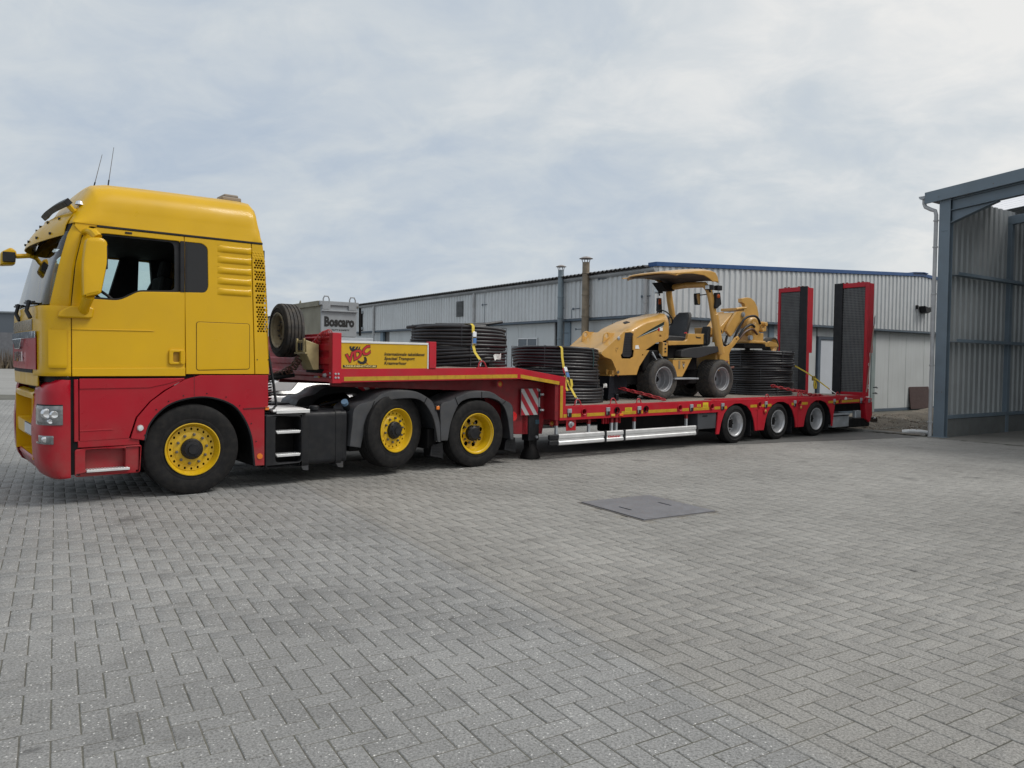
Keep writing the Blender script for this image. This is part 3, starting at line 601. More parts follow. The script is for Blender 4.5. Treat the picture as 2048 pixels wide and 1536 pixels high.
def steer_wheel(name, R, w, parent, loc, rotz=0, rim=YRIM, holes=20, hub=True, tyre=RUB):
    """wheel with the disc near the outer face, ten nuts and a ring of vent slots"""
    rb = .298
    rm = MB(); rm.lathe([(.305, .006), (.306, -.004), (.296, -.006), (.290, .004), (.283, .02), (.272, .055), (.262, .075), (.258, .082)], ax='y', n=48)
    hl_ = [circ(.232*math.cos(a), .232*math.sin(a), .012, 8, ry=.016) for a in np.linspace(0, 2*math.pi, holes, endpoint=False)]
    rm.join(plate(circ(0, 0, .259, 48), hl_+[circ(0, 0, .10, 24)], .012, .002, SIDE(.078)))
    rm.lathe([(.205, .076), (.190, .062), (.135, .058), (.10, .062)], ax='y', n=40)
    rm.lathe([(.30, w-.02), (.27, w-.06), (.25, .14)], ax='y', n=32)
    o = rm.build(name, rim, parent, smooth=40); o.location = loc; o.rotation_euler = (0, 0, rotz)
    MB().lathe(tyre_prof(R, rb, w), ax='y', n=64).build('tyre', tyre, o)
    d = MB(); d.lathe([(0, .12), (.26, .12)], ax='y', n=24); d.build('brake_drum', DRK, o)
    h = MB(); h.lathe([(0, -.035), (.055, -.034), (.06, -.018), (.09, -.012), (.105, .01), (.118, .02), (.122, .06)], ax='y', n=32)
    for a in np.linspace(0, 2*math.pi, 10, endpoint=False): h.lathe([(0, -.006), (.009, -.006), (.011, .02)], (.098*math.cos(a), 0, .098*math.sin(a)), 'y', 6)
    h.build('hub', BLK, o)
    for a in np.linspace(.16, 2*math.pi+.16, 10, endpoint=False):
        n_ = MB(); n_.lathe([(0, .030), (.008, .030), (.010, .036), (.0165, .038), (.0175, .06)], (.168*math.cos(a), 0, .168*math.sin(a)), 'y', 6); n_.build('wheel_nut', BOLT, o, smooth=20)
    return o
def drive_wheel(name, R, w, parent, loc, rim=YRIM, rl=.305, depth=.16, nh=8, hubr=.125, hubd=.03, tyre=RUB, hole=.03, hubm=None, rb=None):
    """deep-dish wheel with oval hand holes"""
    k = rl/.305; rb = rb or .298*k
    rm = MB(); rm.lathe([(rl, .006), (rl+.001, -.004), (rl-.010, -.006), (rl-.016, .006), (rl-.024, .02), (rl-.034, .024), (rl-.045, .07), (rl-.058, .085), (rl-.064, depth-.02), (rl-.075, depth-.006)], ax='y', n=48)
    hs = [circ(.182*k*math.cos(a), .182*k*math.sin(a), hole*k, 10) for a in np.linspace(.25, 2*math.pi+.25, nh, endpoint=False)]
    rm.join(plate(circ(0, 0, rl-.074, 48), hs, .014, .003, SIDE(depth)))
    rm.lathe([(.15*k, depth-.006), (.14*k, depth-.02), (.10*k, depth-.022)], ax='y', n=32)
    o = rm.build(name, rim, parent, smooth=40); o.location = loc
    MB().lathe(tyre_prof(R, rb, w), ax='y', n=64).build('tyre', tyre, o)
    d = MB(); d.lathe([(0, depth+.05), (rl-.06, depth+.05)], ax='y', n=24); d.build('brake_drum', DRK, o)
    h = MB(); h.lathe([(0, hubd), (hubr*.7, hubd+.003), (hubr*.8, hubd+.012), (hubr, hubd+.03), (hubr, depth)], ax='y', n=32)
    for a in np.linspace(0, 2*math.pi, 10, endpoint=False): h.lathe([(0, hubd+.012), (.011, hubd+.013), (.012, hubd+.05)], (hubr*.95*math.cos(a), 0, hubr*.95*math.sin(a)), 'y', 6)
    h.build('hub', hubm or BLK, o)
    for a in np.linspace(0, 2*math.pi, 10, endpoint=False):
        n_ = MB(); n_.lathe([(0, depth-.05), (.009, depth-.05), (.010, depth-.04), (.0165, depth-.038), (.0175, depth-.02)], (.152*k*math.cos(a), 0, .152*k*math.sin(a)), 'y', 6); n_.build('wheel_nut', BOLT, o, smooth=20)
    return o
def mirror_wheel(w, y_near, y_far):
    c = dup(w, w.parent); c.location.y = y_far; c.rotation_euler = (0, 0, math.pi); return c
RT = .525
fwz = steer_wheel('front_wheel', RT, .33, tk, (.055, .015, RT), R_(-2)); mirror_wheel(fwz, 0, TW+.04)
pw_ = steer_wheel('lift_axle_wheel', RT-.005, .30, tk, (2.765, .03, .615), R_(15)); mirror_wheel(pw_, 0, TW+.02)
dw_ = drive_wheel('drive_wheel', .502, .29, tk, (4.135, .01, .502), depth=.165, nh=8, hubd=.05, hubr=.115, hole=.034); mirror_wheel(dw_, 0, TW+.03)
# ---- cab side
xs_ = lambda z: np.interp(z, [1.3, 2.13, 2.56, 2.87, 2.98, 3.05], [-1.18, -1.18, -1.14, -1.07, -.99, -.95])
door_out = [(-1.172, 1.372), (-1.172, 2.13), (-1.132, 2.56), (-1.075, 2.83), (-1.03, 2.915), (-.93, 2.962), (-.048, 2.962), (-.036, 2.3), (-.036, 1.372)]
win_hole = rpoly([(-1.06, 2.20), (-1.035, 2.56), (-.975, 2.83), (-.90, 2.905), (-.075, 2.905), (-.058, 2.33), (-.53, 2.305), (-.61, 2.255), (-.72, 2.195)], [.03, .1, .08, .05, .05, .05, .1, .08, .1])
door = tp('door', plate(door_out, [win_hole], .05, .007, SIDE(.025)), YEL)
d2 = MB(); d2.prism([(-1.172, 1.455), (-.036, 1.47), (-.036, 1.374), (-1.172, 1.374)], 'y', -.012, .0); d2.prism([(-1.172, 1.875), (-.40, 1.885), (-.36, 1.872), (-1.172, 1.862)], 'y', -.008, .0); d2.build('door_crease', YEL, door, bevel=.006)
wf_ = plate(win_hole, [rpoly([(-1.045, 2.225), (-1.02, 2.56), (-.962, 2.815), (-.895, 2.885), (-.145, 2.885), (-.14, 2.345), (-.52, 2.325), (-.60, 2.28), (-.715, 2.215)], [.03, .1, .08, .04, .07, .06, .1, .08, .1])], .02, .002, SIDE(.035)); wf_.build('window_seal', BLK, door)
hd_ = plate(rpoly([(-.215, 1.505), (-.04, 1.505), (-.04, 1.675), (-.215, 1.675)], .03), [rpoly([(-.17, 1.535), (-.10, 1.535), (-.10, 1.645), (-.17, 1.645)], .015)], .03, .008, SIDE(-.012)); ho = hd_.build('handle', YEL, door)
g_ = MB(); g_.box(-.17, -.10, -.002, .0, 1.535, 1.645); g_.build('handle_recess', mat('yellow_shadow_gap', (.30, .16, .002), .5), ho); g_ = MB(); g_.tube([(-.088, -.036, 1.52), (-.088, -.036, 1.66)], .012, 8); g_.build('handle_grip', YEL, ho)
wt = MB(); wt.box(-.088, -.0425, -.004, .0, 2.328, 2.908); wt.build('window_trim', BLK, door, bevel=.002)
cb_ = MB(); cb_.box(-.66, -.59, -.008, 0, 2.925, 2.945); cb_.build('door_camera', BLK, door, bevel=.003)
# rear side panel with quarter window
q_hole = rpoly([(-.022, 2.33), (.19, 2.34), (.222, 2.40), (.215, 2.86), (.16, 2.905), (-.022, 2.905)], [.01, .05, .03, .04, .05, .01])
sp_ = tp('side_panel', plate([(-.026, 1.395), (-.036, 2.3), (-.042, 2.962), (.722, 2.962), (.768, 1.395)], [q_hole], .05, .007, SIDE(.025)), YEL)
wt = MB(); wt.box(-.0375, -.016, -.004, .0, 2.332, 2.908); wt.build('window_trim', BLK, sp_, bevel=.002)
qg = plate(q_hole, [], .012, .001, SIDE(.016)); qg.build('quarter_window', MATS.setdefault('tinted_glass', glass('tinted_glass', (.25, .27, .3), opaque=.72, col=(.012, .014, .018))), sp_)
for zc in (2.865, 2.74, 2.615, 2.49, 2.365):
    rows = []
    for i in range(9):
        v = -1+2*i/8; row = []
        for j in range(13):
            u = j/12; e = min(1, u*6, (1-u)*14); row.append((.325+.40*u, -.018*(1-v*v)**.7*max(e, 0)**.5 if abs(v) < 1 else 0, zc+.042*v))
        rows.append(row)
    MB().grid(rows).build('pressed_rib', YEL, sp_, smooth=60)
hz = plate(rpoly([(.085, 1.437), (.708, 1.452), (.708, 2.003), (.085, 2.003)], .035), [rpoly([(.091, 1.443), (.702, 1.458), (.702, 1.997), (.091, 1.997)], .03)], .004, .0005, SIDE(-.0005)); hz.build('hatch_joint', mat('panel_gap', (.06, .03, .003), .8), sp_)
hp_ = plate(rpoly([(.091, 1.443), (.702, 1.458), (.702, 1.997), (.091, 1.997)], .03), [], .008, .003, SIDE(-.001)); hp_.build('locker_hatch', YEL, sp_)
# rear corner panel with hexagonal vents
hexes = []
for (za, zb_) in ((2.665, 2.775), (2.525, 2.635), (2.385, 2.495), (2.245, 2.355), (1.90, 2.215)):
    r_ = 0; z = za+.015
    while z < zb_-.005:
        lean = (2.97-z)*.055
        for k in range(4): hexes.append(circ(.765+lean+k*.0335+(.0168 if r_ % 2 else 0)-.01, z, .0135, 6, math.pi/6))
        z += .029; r_ += 1
cp_ = tp('rear_corner_panel', plate([(.776, 1.395), (.73, 2.962), (.862, 2.962), (.892, 2.75), (.925, 2.20), (.948, 1.395)], hexes, .03, .005, SIDE(.015)), YEL)
vb = MB(); vb.box(.75, .9, .034, .05, 1.88, 2.9); vb.build('vent_backing', DIN, cp_)
for z in (2.80, 2.83, 2.86):
    for k in range(4): b_ = MB(); b_.lathe([(.0, -.004), (.008, -.004), (.014, 0)], (.748+k*.033+(.016 if z == 2.83 else 0), 0, z), 'y', 6); b_.build('blind_vent', YEL, cp_)
for (x, z) in ((.80, 1.57), (.935, 1.57), (.925, 1.95), (.77, 2.64), (.87, 2.64)): b_ = MB(); b_.cyl((x, -.003, z), .008, .004, 'y', 8); b_.build('panel_screw', BLK, cp_)
# far side of the cab and rear wall, floor
fs_ = plate(door_out, [win_hole], .05, .005, SIDE(TW-.03)); tp('far_door', fs_, YEL); fsp = plate([(-.026, 1.395), (-.036, 2.3), (-.042, 2.962), (.86, 2.962), (.945, 1.395)], [q_hole], .05, .005, SIDE(TW-.03)); tp('far_side_panel', fsp, YEL)
CG = glass('cab_glass', (.80, .90, .88))
fg = MB(); fg.prism([(-1.05, 2.2), (-.97, 2.82), (-.9, 2.9), (-.07, 2.9), (-.06, 2.33), (-.53, 2.30)], 'y', TW-.04, TW-.036); fg.prism(q_hole, 'y', TW-.04, TW-.036); tp('far_window', fg, CG)
ins = MB(); ins.box(.70, .86, .05, TW-.05, 1.4, 2.99); ins.box(-1.15, .8, .05, TW-.06, 1.36, 1.42); ins.box(-.95, .72, .055, TW-.06, 2.925, 2.96)
ins.prism([(-.40, 2.29), (-.21, 2.29), (-.17, 2.93), (-.19, 2.93), (-.22, 2.93)], 'y', TW-.16, TW-.07); ins.prism([(-.20, 2.29), (-.02, 2.29), (.0, 2.93), (-.19, 2.93)], 'y', TW-.16, TW-.07); ins.prism([(.12, 2.29), (.30, 2.29), (.30, 2.93), (.15, 2.93), (.17, 2.62), (.12, 2.52)], 'y', TW-.16, TW-.07)
ins.box(.02, .7, .09, TW-.1, 1.9, 2.12); tp('cab_interior', ins, DIN)
for y0 in (.35, 1.55):
    s = MB(); s.box(-.42, .10, y0, y0+.52, 1.75, 1.92); s.prism([(-.02, 1.9), (.12, 1.9), (.26, 2.62), (.12, 2.66)], 'y', y0+.02, y0+.5); s.prism([(.13, 2.66), (.25, 2.64), (.28, 2.86), (.18, 2.88)], 'y', y0+.14, y0+.38); tp('cab_seat', s, DIN, .03)
ds = MB(); ds.prism([(-1.28, 1.5), (-.98, 1.5), (-.86, 1.98), (-.92, 2.17), (-1.08, 2.20), (-1.30, 2.13)], 'y', .12, TW-.12); tp('dashboard', ds, mat('dash_grey', (.05, .055, .06), .7), .03)
sw = MB(); cs = Vector((-.72, .62, 2.24)); nrm = Vector((.62, 0, .78)); e1 = Vector((0, 1, 0)); e3 = nrm.cross(e1)
sw.tube([cs+(e1*math.cos(t)+e3*math.sin(t))*.23 for t in np.linspace(0, 2*math.pi, 28, endpoint=False)], .016, 8, closed=True); sw.tube([cs-e1*.22, cs-nrm*.03, cs+e1*.22], .014, 6); sw.tube([cs-nrm*.03, cs-nrm*.3+Vector((-.1, 0, 0))], .03, 8); tp('steering_wheel', sw, BLK)
# ---- front shell, lofted from the door seam round the bow to the far side
FXY = [(0, .0), (.12, .004), (.34, .012), (.60, .045), (.78, .115), (.87, .24), (.92, .45), (.965, .8), (1, 1.22)]
FXY = FXY+[(a, TW-b) for a, b in FXY[-2::-1]]
xc_ = lambda z: -1.485+max(0, z-2.10)*.275
def shell(zs, i0, i1, dx=0, dy=0): return [[(xs_(z)+a*(xc_(z)-xs_(z))+dx*a, b+(dy if b < 1.22 else -dy), z) for a, b in FXY[i0:i1]] for z in zs]
n_ = len(FXY)
cw = tp('front_panel', MB().grid(shell([1.375, 1.42, 1.5, 1.9, 1.985, 1.99, 2.05, 2.11], 0, n_)), YEL, solid=.02, smooth=30)
for a, b in ((0, 4), (n_-4, n_)): tp('windscreen_pillar', MB().grid(shell(np.linspace(2.105, 2.985, 8), a, b, dy=.014)), YEL, solid=.02, smooth=50)
tp('windscreen', MB().grid(shell(np.linspace(2.125, 2.90, 6), 3, n_-3, dx=.012)), CG, smooth=60)
tp('windscreen_header', MB().grid(shell([2.80, 2.90, 3.0], 3, n_-3, dx=.02)), DIN, smooth=60)
tp('front_lip', MB().grid(shell([1.262, 1.275, 1.32, 1.378], 5, n_-5, dx=.004)), YEL, solid=.02, smooth=40)
tp('lower_gap', MB().grid(shell([1.31, 1.42], 1, n_-1, dx=.06, dy=.04)), DIN)
for s_ in (0, 1):
    sl3 = MB(); yy = (lambda q: TW-q) if s_ else (lambda q: q)
    sl3.tube([(xs_(z)+.005, yy(.03), z) for z in np.linspace(1.4, 2.94, 14)], .022, 6); tp('door_seal', sl3, BLK)
    sw3 = MB(); sw3.box(-1.47, -1.28, min(yy(.49), yy(.515)), max(yy(.49), yy(.515)), .46, 1.13); tp('recess_wall', sw3, YEL)
# front flap line, grille and badge
tp('front_flap_joint', MB().grid(shell([1.995, 2.007], 3, n_-3, dx=-.004)), mat('panel_gap', (.06, .03, .003), .8), solid=.004)
tp('text_panel', MB().grid(shell([1.86, 1.975], 6, n_-5, dx=-.012)), mat('smoked_badge_panel', (.24, .16, .05), .25, coat=.3), solid=.012)
gl = tp('grille', MB().grid(shell(np.linspace(1.44, 1.79, 4), 5, n_-5, dx=-.02)), RED, solid=.012)
ch = tp('chrome_bar', MB().grid(shell([1.775, 1.845], 5, n_-5, dx=-.03)), CHR, solid=.012)
bx = MB(); bx.prism([(.82, 1.775), (1.62, 1.775), (1.42, 1.66), (1.02, 1.66)], 'x', -1.535, -1.48); tp('badge_boss', bx, CHR, .006)
tp('badge_letters', text('MAN', .62, .11, FRONT(-1.513, 1.53, 1.52), bold=.02, t=.012), CHR)
gp = MB(); gp.grid(shell([1.40, 1.44], 6, n_-6, dx=-.012)); tp('grille_slot', gp, DIN, solid=.01)
cpan = MB(); cpan.grid(shell([1.46, 1.5, 1.86], 1, 4, dx=-.03, dy=-.022)); tp('corner_deflector', cpan, YEL, solid=.014)
# wipers
for y0, y1 in ((.35, .95), (1.25, 1.9)):
    w_ = MB(); w_.tube([(-1.50, y0, 1.985), (-1.53, y0+.04, 2.06), (-1.50, y0+.08, 2.17)], .022, 6); w_.tube([(-1.50, y0+.08, 2.17), (-1.46, y1+.1, 2.20)], .010, 5); w_.tube([(-1.47, y0-.05, 2.155), (-1.46, y1+.2, 2.185)], .012, 5); tp('wiper', w_, BLK)
# ---- lower red skirt, wheel arch, bumper
arch_in_raw = [(-.47, .66), (-.43, .82), (-.335, .955), (-.19, 1.065), (.03, 1.125), (.26, 1.122), (.50, 1.03), (.64, .86), (.725, .64), (.755, .39), (.765, .28)]
def smooth_line(P, k=4):
    P = [Vector(p) for p in P]; out = []
    for i in range(len(P)-1):
        p0, p1, p2, p3 = P[max(i-1, 0)], P[i], P[i+1], P[min(i+2, len(P)-1)]
        for j in range(k): t = j/k; out.append(tuple(.5*((2*p1)+(p2-p0)*t+(2*p0-5*p1+4*p2-p3)*t*t+(3*p1-p0-3*p2+p3)*t**3)))
    return out+[tuple(P[-1])]
arch_in = smooth_line(arch_in_raw)
lower = [(-1.105, 1.345), (-1.105, .68), (-.625, .69), (-.555, .92), (-.415, 1.09), (-.265, 1.21), (-.05, 1.33), (-.04, 1.352)]
tp('lower_door_panel', plate(lower, [], .05, .008, SIDE(.02)), RED)
fp = MB(); fp.prism([(-1.105, .80), (-.80, .805), (-.78, .79), (-1.105, .785)], 'y', -.010, -.004); fp.prism([(-1.105, 1.24), (-.42, 1.245), (-.22, 1.29), (-.05, 1.345), (-1.105, 1.35)], 'y', -.014, -.004); tp('skirt_crease', fp, RED, .008)
fw_ = [(-.60, .68)]+arch_in[:1]
arch = [(-.612, .69), (-.543, .92), (-.403, 1.09), (-.253, 1.205), (-.038, 1.335), (.125, 1.382), (.93, 1.385), (.93, 1.0), (.885, .985), (.885, .28)]+arch_in[::-1]
wa = tp('wheel_arch', plate(arch, [], .045, .008, SIDE(.0)), RED)
j_ = MB(); j_.box(.055, .061, -.0235, -.02, 1.14, 1.38); j_.build('panel_joint', mat('red_gap', (.09, .004, .008), .7), wa); j_ = MB(); j_.prism([(.62, .985), (.93, .992), (.93, .980), (.63, .973)], 'y', -.03, -.02); j_.build('panel_joint', mat('red_gap', (.09, .004, .008), .7), wa)
lip = arch_in; lp = MB(); lp.tube([(x, -.01, z) for x, z in lip], .016, 6); lp.build('arch_lip', BLK, wa)
li = MB(); li.grid([[(x, -.02, z) for x, z in lip], [(x, .62, z) for x, z in lip]]); li.build('arch_liner', DRK, wa, solid=.01)
for (x, z) in ((-.47, .60+.12), (-.35, 1.0), (-.22, 1.09), (-.06, 1.15), (.2, 1.17), (.42, 1.125), (.58, 1.02), (.72, .80), (.78, .58), (.80, .40)): b_ = MB(); b_.lathe([(0, -.031), (.006, -.030), (.009, -.02)], (x, 0, z), 'y', 8); b_.build('arch_screw', BLK, wa)
sl_ = MB(); sl_.lathe([(0, -.045), (.028, -.042), (.036, -.024)], (-.515, 0, .80), 'y', 20); sl_.build('side_lamp', LENS, wa)
rf_ = MB(); rf_.lathe([(0, -.034), (.034, -.032), (.036, -.022)], (.825, 0, .395), 'y', 20); rf_.build('amber_reflector', AMB, wa)
am = MB(); am.box(.89, .94, -.03, .03, .955, .995); am.build('amber_marker', AMB, wa, bevel=.006)
st = tp('step_panel', plate(rpoly([(-1.15, .305), (-.512, .305), (-.495, .615), (-1.15, .60)], .03), [rpoly([(-1.05, .36), (-.66, .37), (-.66, .60), (-1.05, .59)], .03)], .06, .01, SIDE(.03)), RED)
sb = MB(); sb.box(-1.08, -.52, .10, .13, .33, .62); sb.box(-.655, -.52, .02, .1, .33, .60); sb.box(-1.12, -.52, .0, .14, .615, .69); sb.box(-1.1, -.55, .02, .3, .30, .345); sb.build('step_recess', RED, st, bevel=.006)
tr2 = MB(); tr2.box(-1.04, -.62, -.012, .10, .346, .372); 
for i in range(14): tr2.box(-1.03+i*.029, -1.015+i*.029, -.008, .09, .372, .378)
tr2.build('step_tread', ALU, st, bevel=.004)
BXY = [(0, 0), (.25, -.012), (.55, .0), (.80, .06), (.93, .17), (.975, .32), (1, .50)]
BC = [(1.0, .50), (1.03, .8), (1.04, 1.22)]
def bump(zs, pts, xb=-1.19, xf=-1.45): return [[(xb+a*(xf-xb+d), y_, z) for a, y_ in pts] for z, d in zs]
zl = [(.30, .10), (.33, .05), (.40, .01), (.50, -.01), (.74, -.02), (.86, -.02), (1.06, .0), (1.20, .01), (1.27, .03), (1.335, .13)]
mir = lambda pts: [(a, TW-y_) for a, y_ in pts]
for k, pts in enumerate((BXY, mir(BXY))):
    b_ = MB().grid(bump(zl, pts)); bo_ = tp('bumper_corner', b_, RED, solid=.02, smooth=40)
    if k == 0: bc = bo_
jl = MB().grid(bump([(.765, -.024), (.770, -.024)], BXY)); jl.build('bumper_joint', mat('red_gap', (.09, .004, .008), .7), bc, solid=.003)
bb_ = BXY[-1:]+BC+mir(BC[:-1])[::-1]; 
tp('bumper_valance', MB().grid(bump([(.30, .14), (.35, .06), (.44, .02), (.47, .03)], bb_)), RED, solid=.02)
rc_ = MB().grid(bump([(1.12, .0), (1.17, -.01), (1.20, .06)], bb_)); tp('bumper_bar', rc_, YEL, solid=.02)
rc_ = MB().grid(bump([(1.20, .12), (1.38, .1)], bb_)); tp('bumper_gap', rc_, DIN, solid=.01)
rc_ = MB().grid(bump([(.46, .02), (.465, .14), (.70, .14), (.705, .0), (.84, .0), (.845, .14), (1.12, .14), (1.125, .0)], bb_)); tp('bumper_recess', rc_, YEL, solid=.012, smooth=20)
rc_ = MB(); rc_.box(-1.475, -1.462, .58, 1.1, .72, .83); tp('number_plate', rc_, mat('plate_white', (.55, .57, .62), .5), .003)
rc_ = MB(); rc_.box(-1.47, -1.460, .57, 1.11, .71, .84); tp('plate_holder', rc_, BLK, .003)
def lamp_patch(z0, z1, i0, i1, dx): return MB().grid([[(-1.19+(a0*(1-t)+a1*t)*(-.27)-dx*(a0*(1-t)+a1*t), (y0*(1-t)+y1*t)-dx, z) for (a0, y0, a1, y1, t) in [(BXY[k][0], BXY[k][1], BXY[k+1][0], BXY[k+1][1], t) for k in range(i0, i1) for t in (0, .33, .66)]] for z in np.linspace(z0, z1, 5)])
hlm = lamp_patch(.865, 1.065, 1, 5, .014); HLM = mat('headlamp_glass', (.17, .18, .19), .08, .3, coat=1, var=.4, vscale=18); ho_ = tp('headlight', hlm, HLM, solid=.012, smooth=60)
hb = lamp_patch(.852, 1.078, 1, 5, .006); hb.build('headlight_bezel', BLK, ho_, solid=.008)
for (x, y_, z, r_) in ((-1.395, .02, .985, .055), (-1.335, -.015, .975, .045), (-1.37, .0, .905, .03)): q_ = MB(); q_.lathe([(0, -.01), (r_*.7, -.014), (r_, .0), (r_*1.05, .03)], (x, y_, z), 'y', 16); q_.build('headlight_reflector', CHR, ho_)
fg_ = lamp_patch(.665, .755, 2, 5, .012); fo2 = tp('fog_light', fg_, HLM, solid=.01, smooth=60); fb_ = lamp_patch(.645, .768, 1, 5, .004); fb_.build('fog_bezel', DIN, fo2, solid=.006)
q_ = MB(); q_.lathe([(0, -.02), (.03, -.016), (.035, .01)], (-1.41, .05, .715), 'y', 14); q_.build('fog_reflector', CHR, fo2)
tp('bumper_arch_gap', MB().box(-1.19, -1.10, .012, .03, .33, 1.37), DRK); tp('mudguard_strip', MB().box(-1.155, -1.113, -.004, .02, .68, 1.34), RED, .006); tp('sill_gap', MB().box(-1.15, .94, .03, .06, 1.30, 1.42), DRK)
tp('front_gap', MB().grid(bump([(1.30, .12), (1.368, .12)], BXY)), DRK, solid=.01)
# ---- roof
CS = [(0, 0), (.008, .10), (.018, .27), (.036, .335), (.042, .50), (.075, .66), (.13, .80), (.22, .90), (.36, .962), (.62, .99), (.95, 1.0), (1.22, 1.0)]
CS = CS+[(TW-a, b) for a, b in CS[-2::-1]]
def roof_prof(y_):
    c_ = 1-((y_-1.22)/1.22)**2; fx = -1.135-.10*c_**.6; f2 = -.885-.06*c_**.6
    return [(fx, 0), (fx+.012, .08), (fx*.7+f2*.3, .36), (fx*.35+f2*.65, .66), (f2*.85+fx*.15, .82), (f2, .90), (f2+.14, .955), (-.4, .98), (.0, .99), (.4, 1.0), (.70, 1.0), (.76, .985), (.80, .90), (.835, .45), (.858, 0)]
rows = []
for y_, hh_ in CS: rows.append([(x, y_, 2.985+.545*hh_*hz_) for x, hz_ in roof_prof(y_)])
ro = tp('roof', MB().grid(rows), YEL, solid=.012, smooth=50)
tp('drip_rail', MB().box(-.93, .862, -.007, .03, 2.964, 2.984), BLK, .003)
fillr = MB(); fillr.prism([(-1.0, 2.964), (-.93, 2.964), (-.93, 3.0), (-1.13, 3.0), (-1.14, 2.95), (-1.06, 2.86), (-1.03, 2.91)], 'y', .004, .03); tp('pillar_cap', fillr, YEL, .004)
be = MB(); be.box(.56, .80, .55, .95, 3.545, 3.60); be.box(.60, .78, .6, .9, 3.60, 3.64); tp('roof_hatch', be, mat('weathered_hatch', (.26, .22, .18), .7), .015)
for (x0, y0, z0, x1, z1) in ((-.80, .95, 3.515, -.70, 3.96), (-.66, .88, 3.53, -.59, 4.05)):
    a_ = MB(); a_.tube([(x0, y0, z0), (x0+(x1-x0)*.25, y0, z0+(z1-z0)*.25)], .008, 6, 1); a_.tube([(x0+(x1-x0)*.24, y0, z0+(z1-z0)*.24), (x1, y0, z1)], [.0042, .0028], 5, 0); a_.lathe([(0, .03), (.018, .02), (.02, 0)], (x0, y0, z0-.02), 'z', 8, 1); a_.build('antenna', [mat('antenna_whip', (.12, .11, .11), .5), BLK], tk)
rl_ = MB(); rl_.lathe([(0, .05), (.035, .035), (.045, 0)], (-1.07, .14, 3.20), 'z', 12); tp('roof_lamp', rl_, CHR)
# sun visor, light bar
vis = []
for i in range(25):
    y_ = .13+(TW-.26)*i/24; b_ = 1-((y_-1.22)/1.09)**2; b_ = max(b_, 0)
    up, lo = Vector((-1.105-.13*b_, y_, 3.125)), Vector((-1.215-.215*b_, y_, 2.865-.045*b_))
    vis.append([tuple(up*(1-t)+lo*t+Vector((-.03*math.sin(math.pi*t), 0, 0))) for t in (0, .2, .4, .6, .8, 1)])
vo_ = tp('sun_visor', MB().grid(vis), YEL, solid=.012, smooth=60)
for i in (3, 7, 11, 15, 19, 22):
    for t in (1, 4):
        p = Vector(vis[i][t]); b_ = MB(); b_.tube([p+Vector((-.025, 0, 0)), p+Vector((.01, 0, 0))], .014, 8); b_.build('visor_bolt', BLK, vo_)
lb = MB(); pts = [(-1.19-.03*(1-((y_-.85)/.8)**2), y_, 3.20+.035*(y_-.05)) for y_ in np.linspace(.06, 1.64, 9)]
lb.tube(pts, .045, 4); lo_ = tp('light_bar', lb, BLK, .004)
for y_ in (.12, 1.55): b_ = MB(); b_.tube([(-1.19, y_, 3.19), (-1.13, y_+.02, 3.13), (-1.06, y_+.06, 3.16)], .028, 6); b_.build('light_bar_bracket', YEL, lo_)
# mirrors
mr_ = MB(); mo = rpoly([(-1.115, 2.185), (-.945, 2.235), (-.885, 2.56), (-.885, 2.79), (-.95, 2.825), (-1.085, 2.805), (-1.12, 2.54)], [.04, .03, .05, .05, .05, .05, .1])
mir_o = tp('mirror', plate(mo, [], .13, .035, SIDE(-.235)), YEL)
ml = MB(); ml.box(-.955, -.884, -.285, -.185, 2.50, 2.74); ml.build('mirror_glass', DIN, mir_o)
ma = MB(); ma.tube([(-1.05, .0, 2.90), (-1.03, -.10, 2.90), (-1.0, -.20, 2.87), (-.97, -.235, 2.82)], [.028, .035, .045, .05], 10); ma.build('mirror_arm', YEL, mir_o); ma = MB(); ma.tube([(-1.06, -.0, 2.045), (-1.07, -.10, 2.10), (-1.05, -.22, 2.22)], [.05, .05, .06], 10); ma.build('mirror_arm', YEL, mir_o)
mb_ = MB(); mb_.prism(rpoly([(-1.31, 1.985), (-.985, 1.985), (-.965, 2.10), (-1.03, 2.115), (-1.10, 2.11), (-1.19, 2.115), (-1.29, 2.05)], .03), 'y', -.06, .01); mb_.build('mirror_base', YEL, mir_o, bevel=.02)
fm_ = tp('front_mirror', MB().add(*(lambda a: (a.v, a.f))(plate(rpoly([(-1.60, 2.69), (-1.44, 2.71), (-1.42, 2.88), (-1.48, 2.93), (-1.59, 2.86)], .03), [], .16, .03, SIDE(2.26)))), YEL)
a_ = MB(); a_.box(-1.575, -1.445, 2.12, 2.175, 2.74, 2.86); a_.build('mirror_glass', DIN, fm_, bevel=.004)
a_ = MB(); a_.tube([(-1.43, 2.2, 2.82), (-1.29, 2.2, 2.84), (-1.18, 2.2, 2.82)], .03, 8); a_.tube([(-1.29, 2.2, 2.84), (-1.29, 2.12, 2.95)], .035, 8); a_.build('mirror_arm', YEL, fm_)
km = tp('kerb_mirror', plate(rpoly([(-1.19, 2.64), (-1.14, 2.60), (-1.08, 2.72), (-1.09, 2.83), (-1.17, 2.80)], .02), [], .12, .02, SIDE(2.2)), YEL)
a_ = MB(); a_.box(-1.165, -1.105, 2.11, 2.138, 2.66, 2.79); a_.build('mirror_glass', DIN, km, bevel=.004)
mo2 = dup(mir_o, tk)
def flip(o, y_):
    pass
mo2.location.y = TW+.40
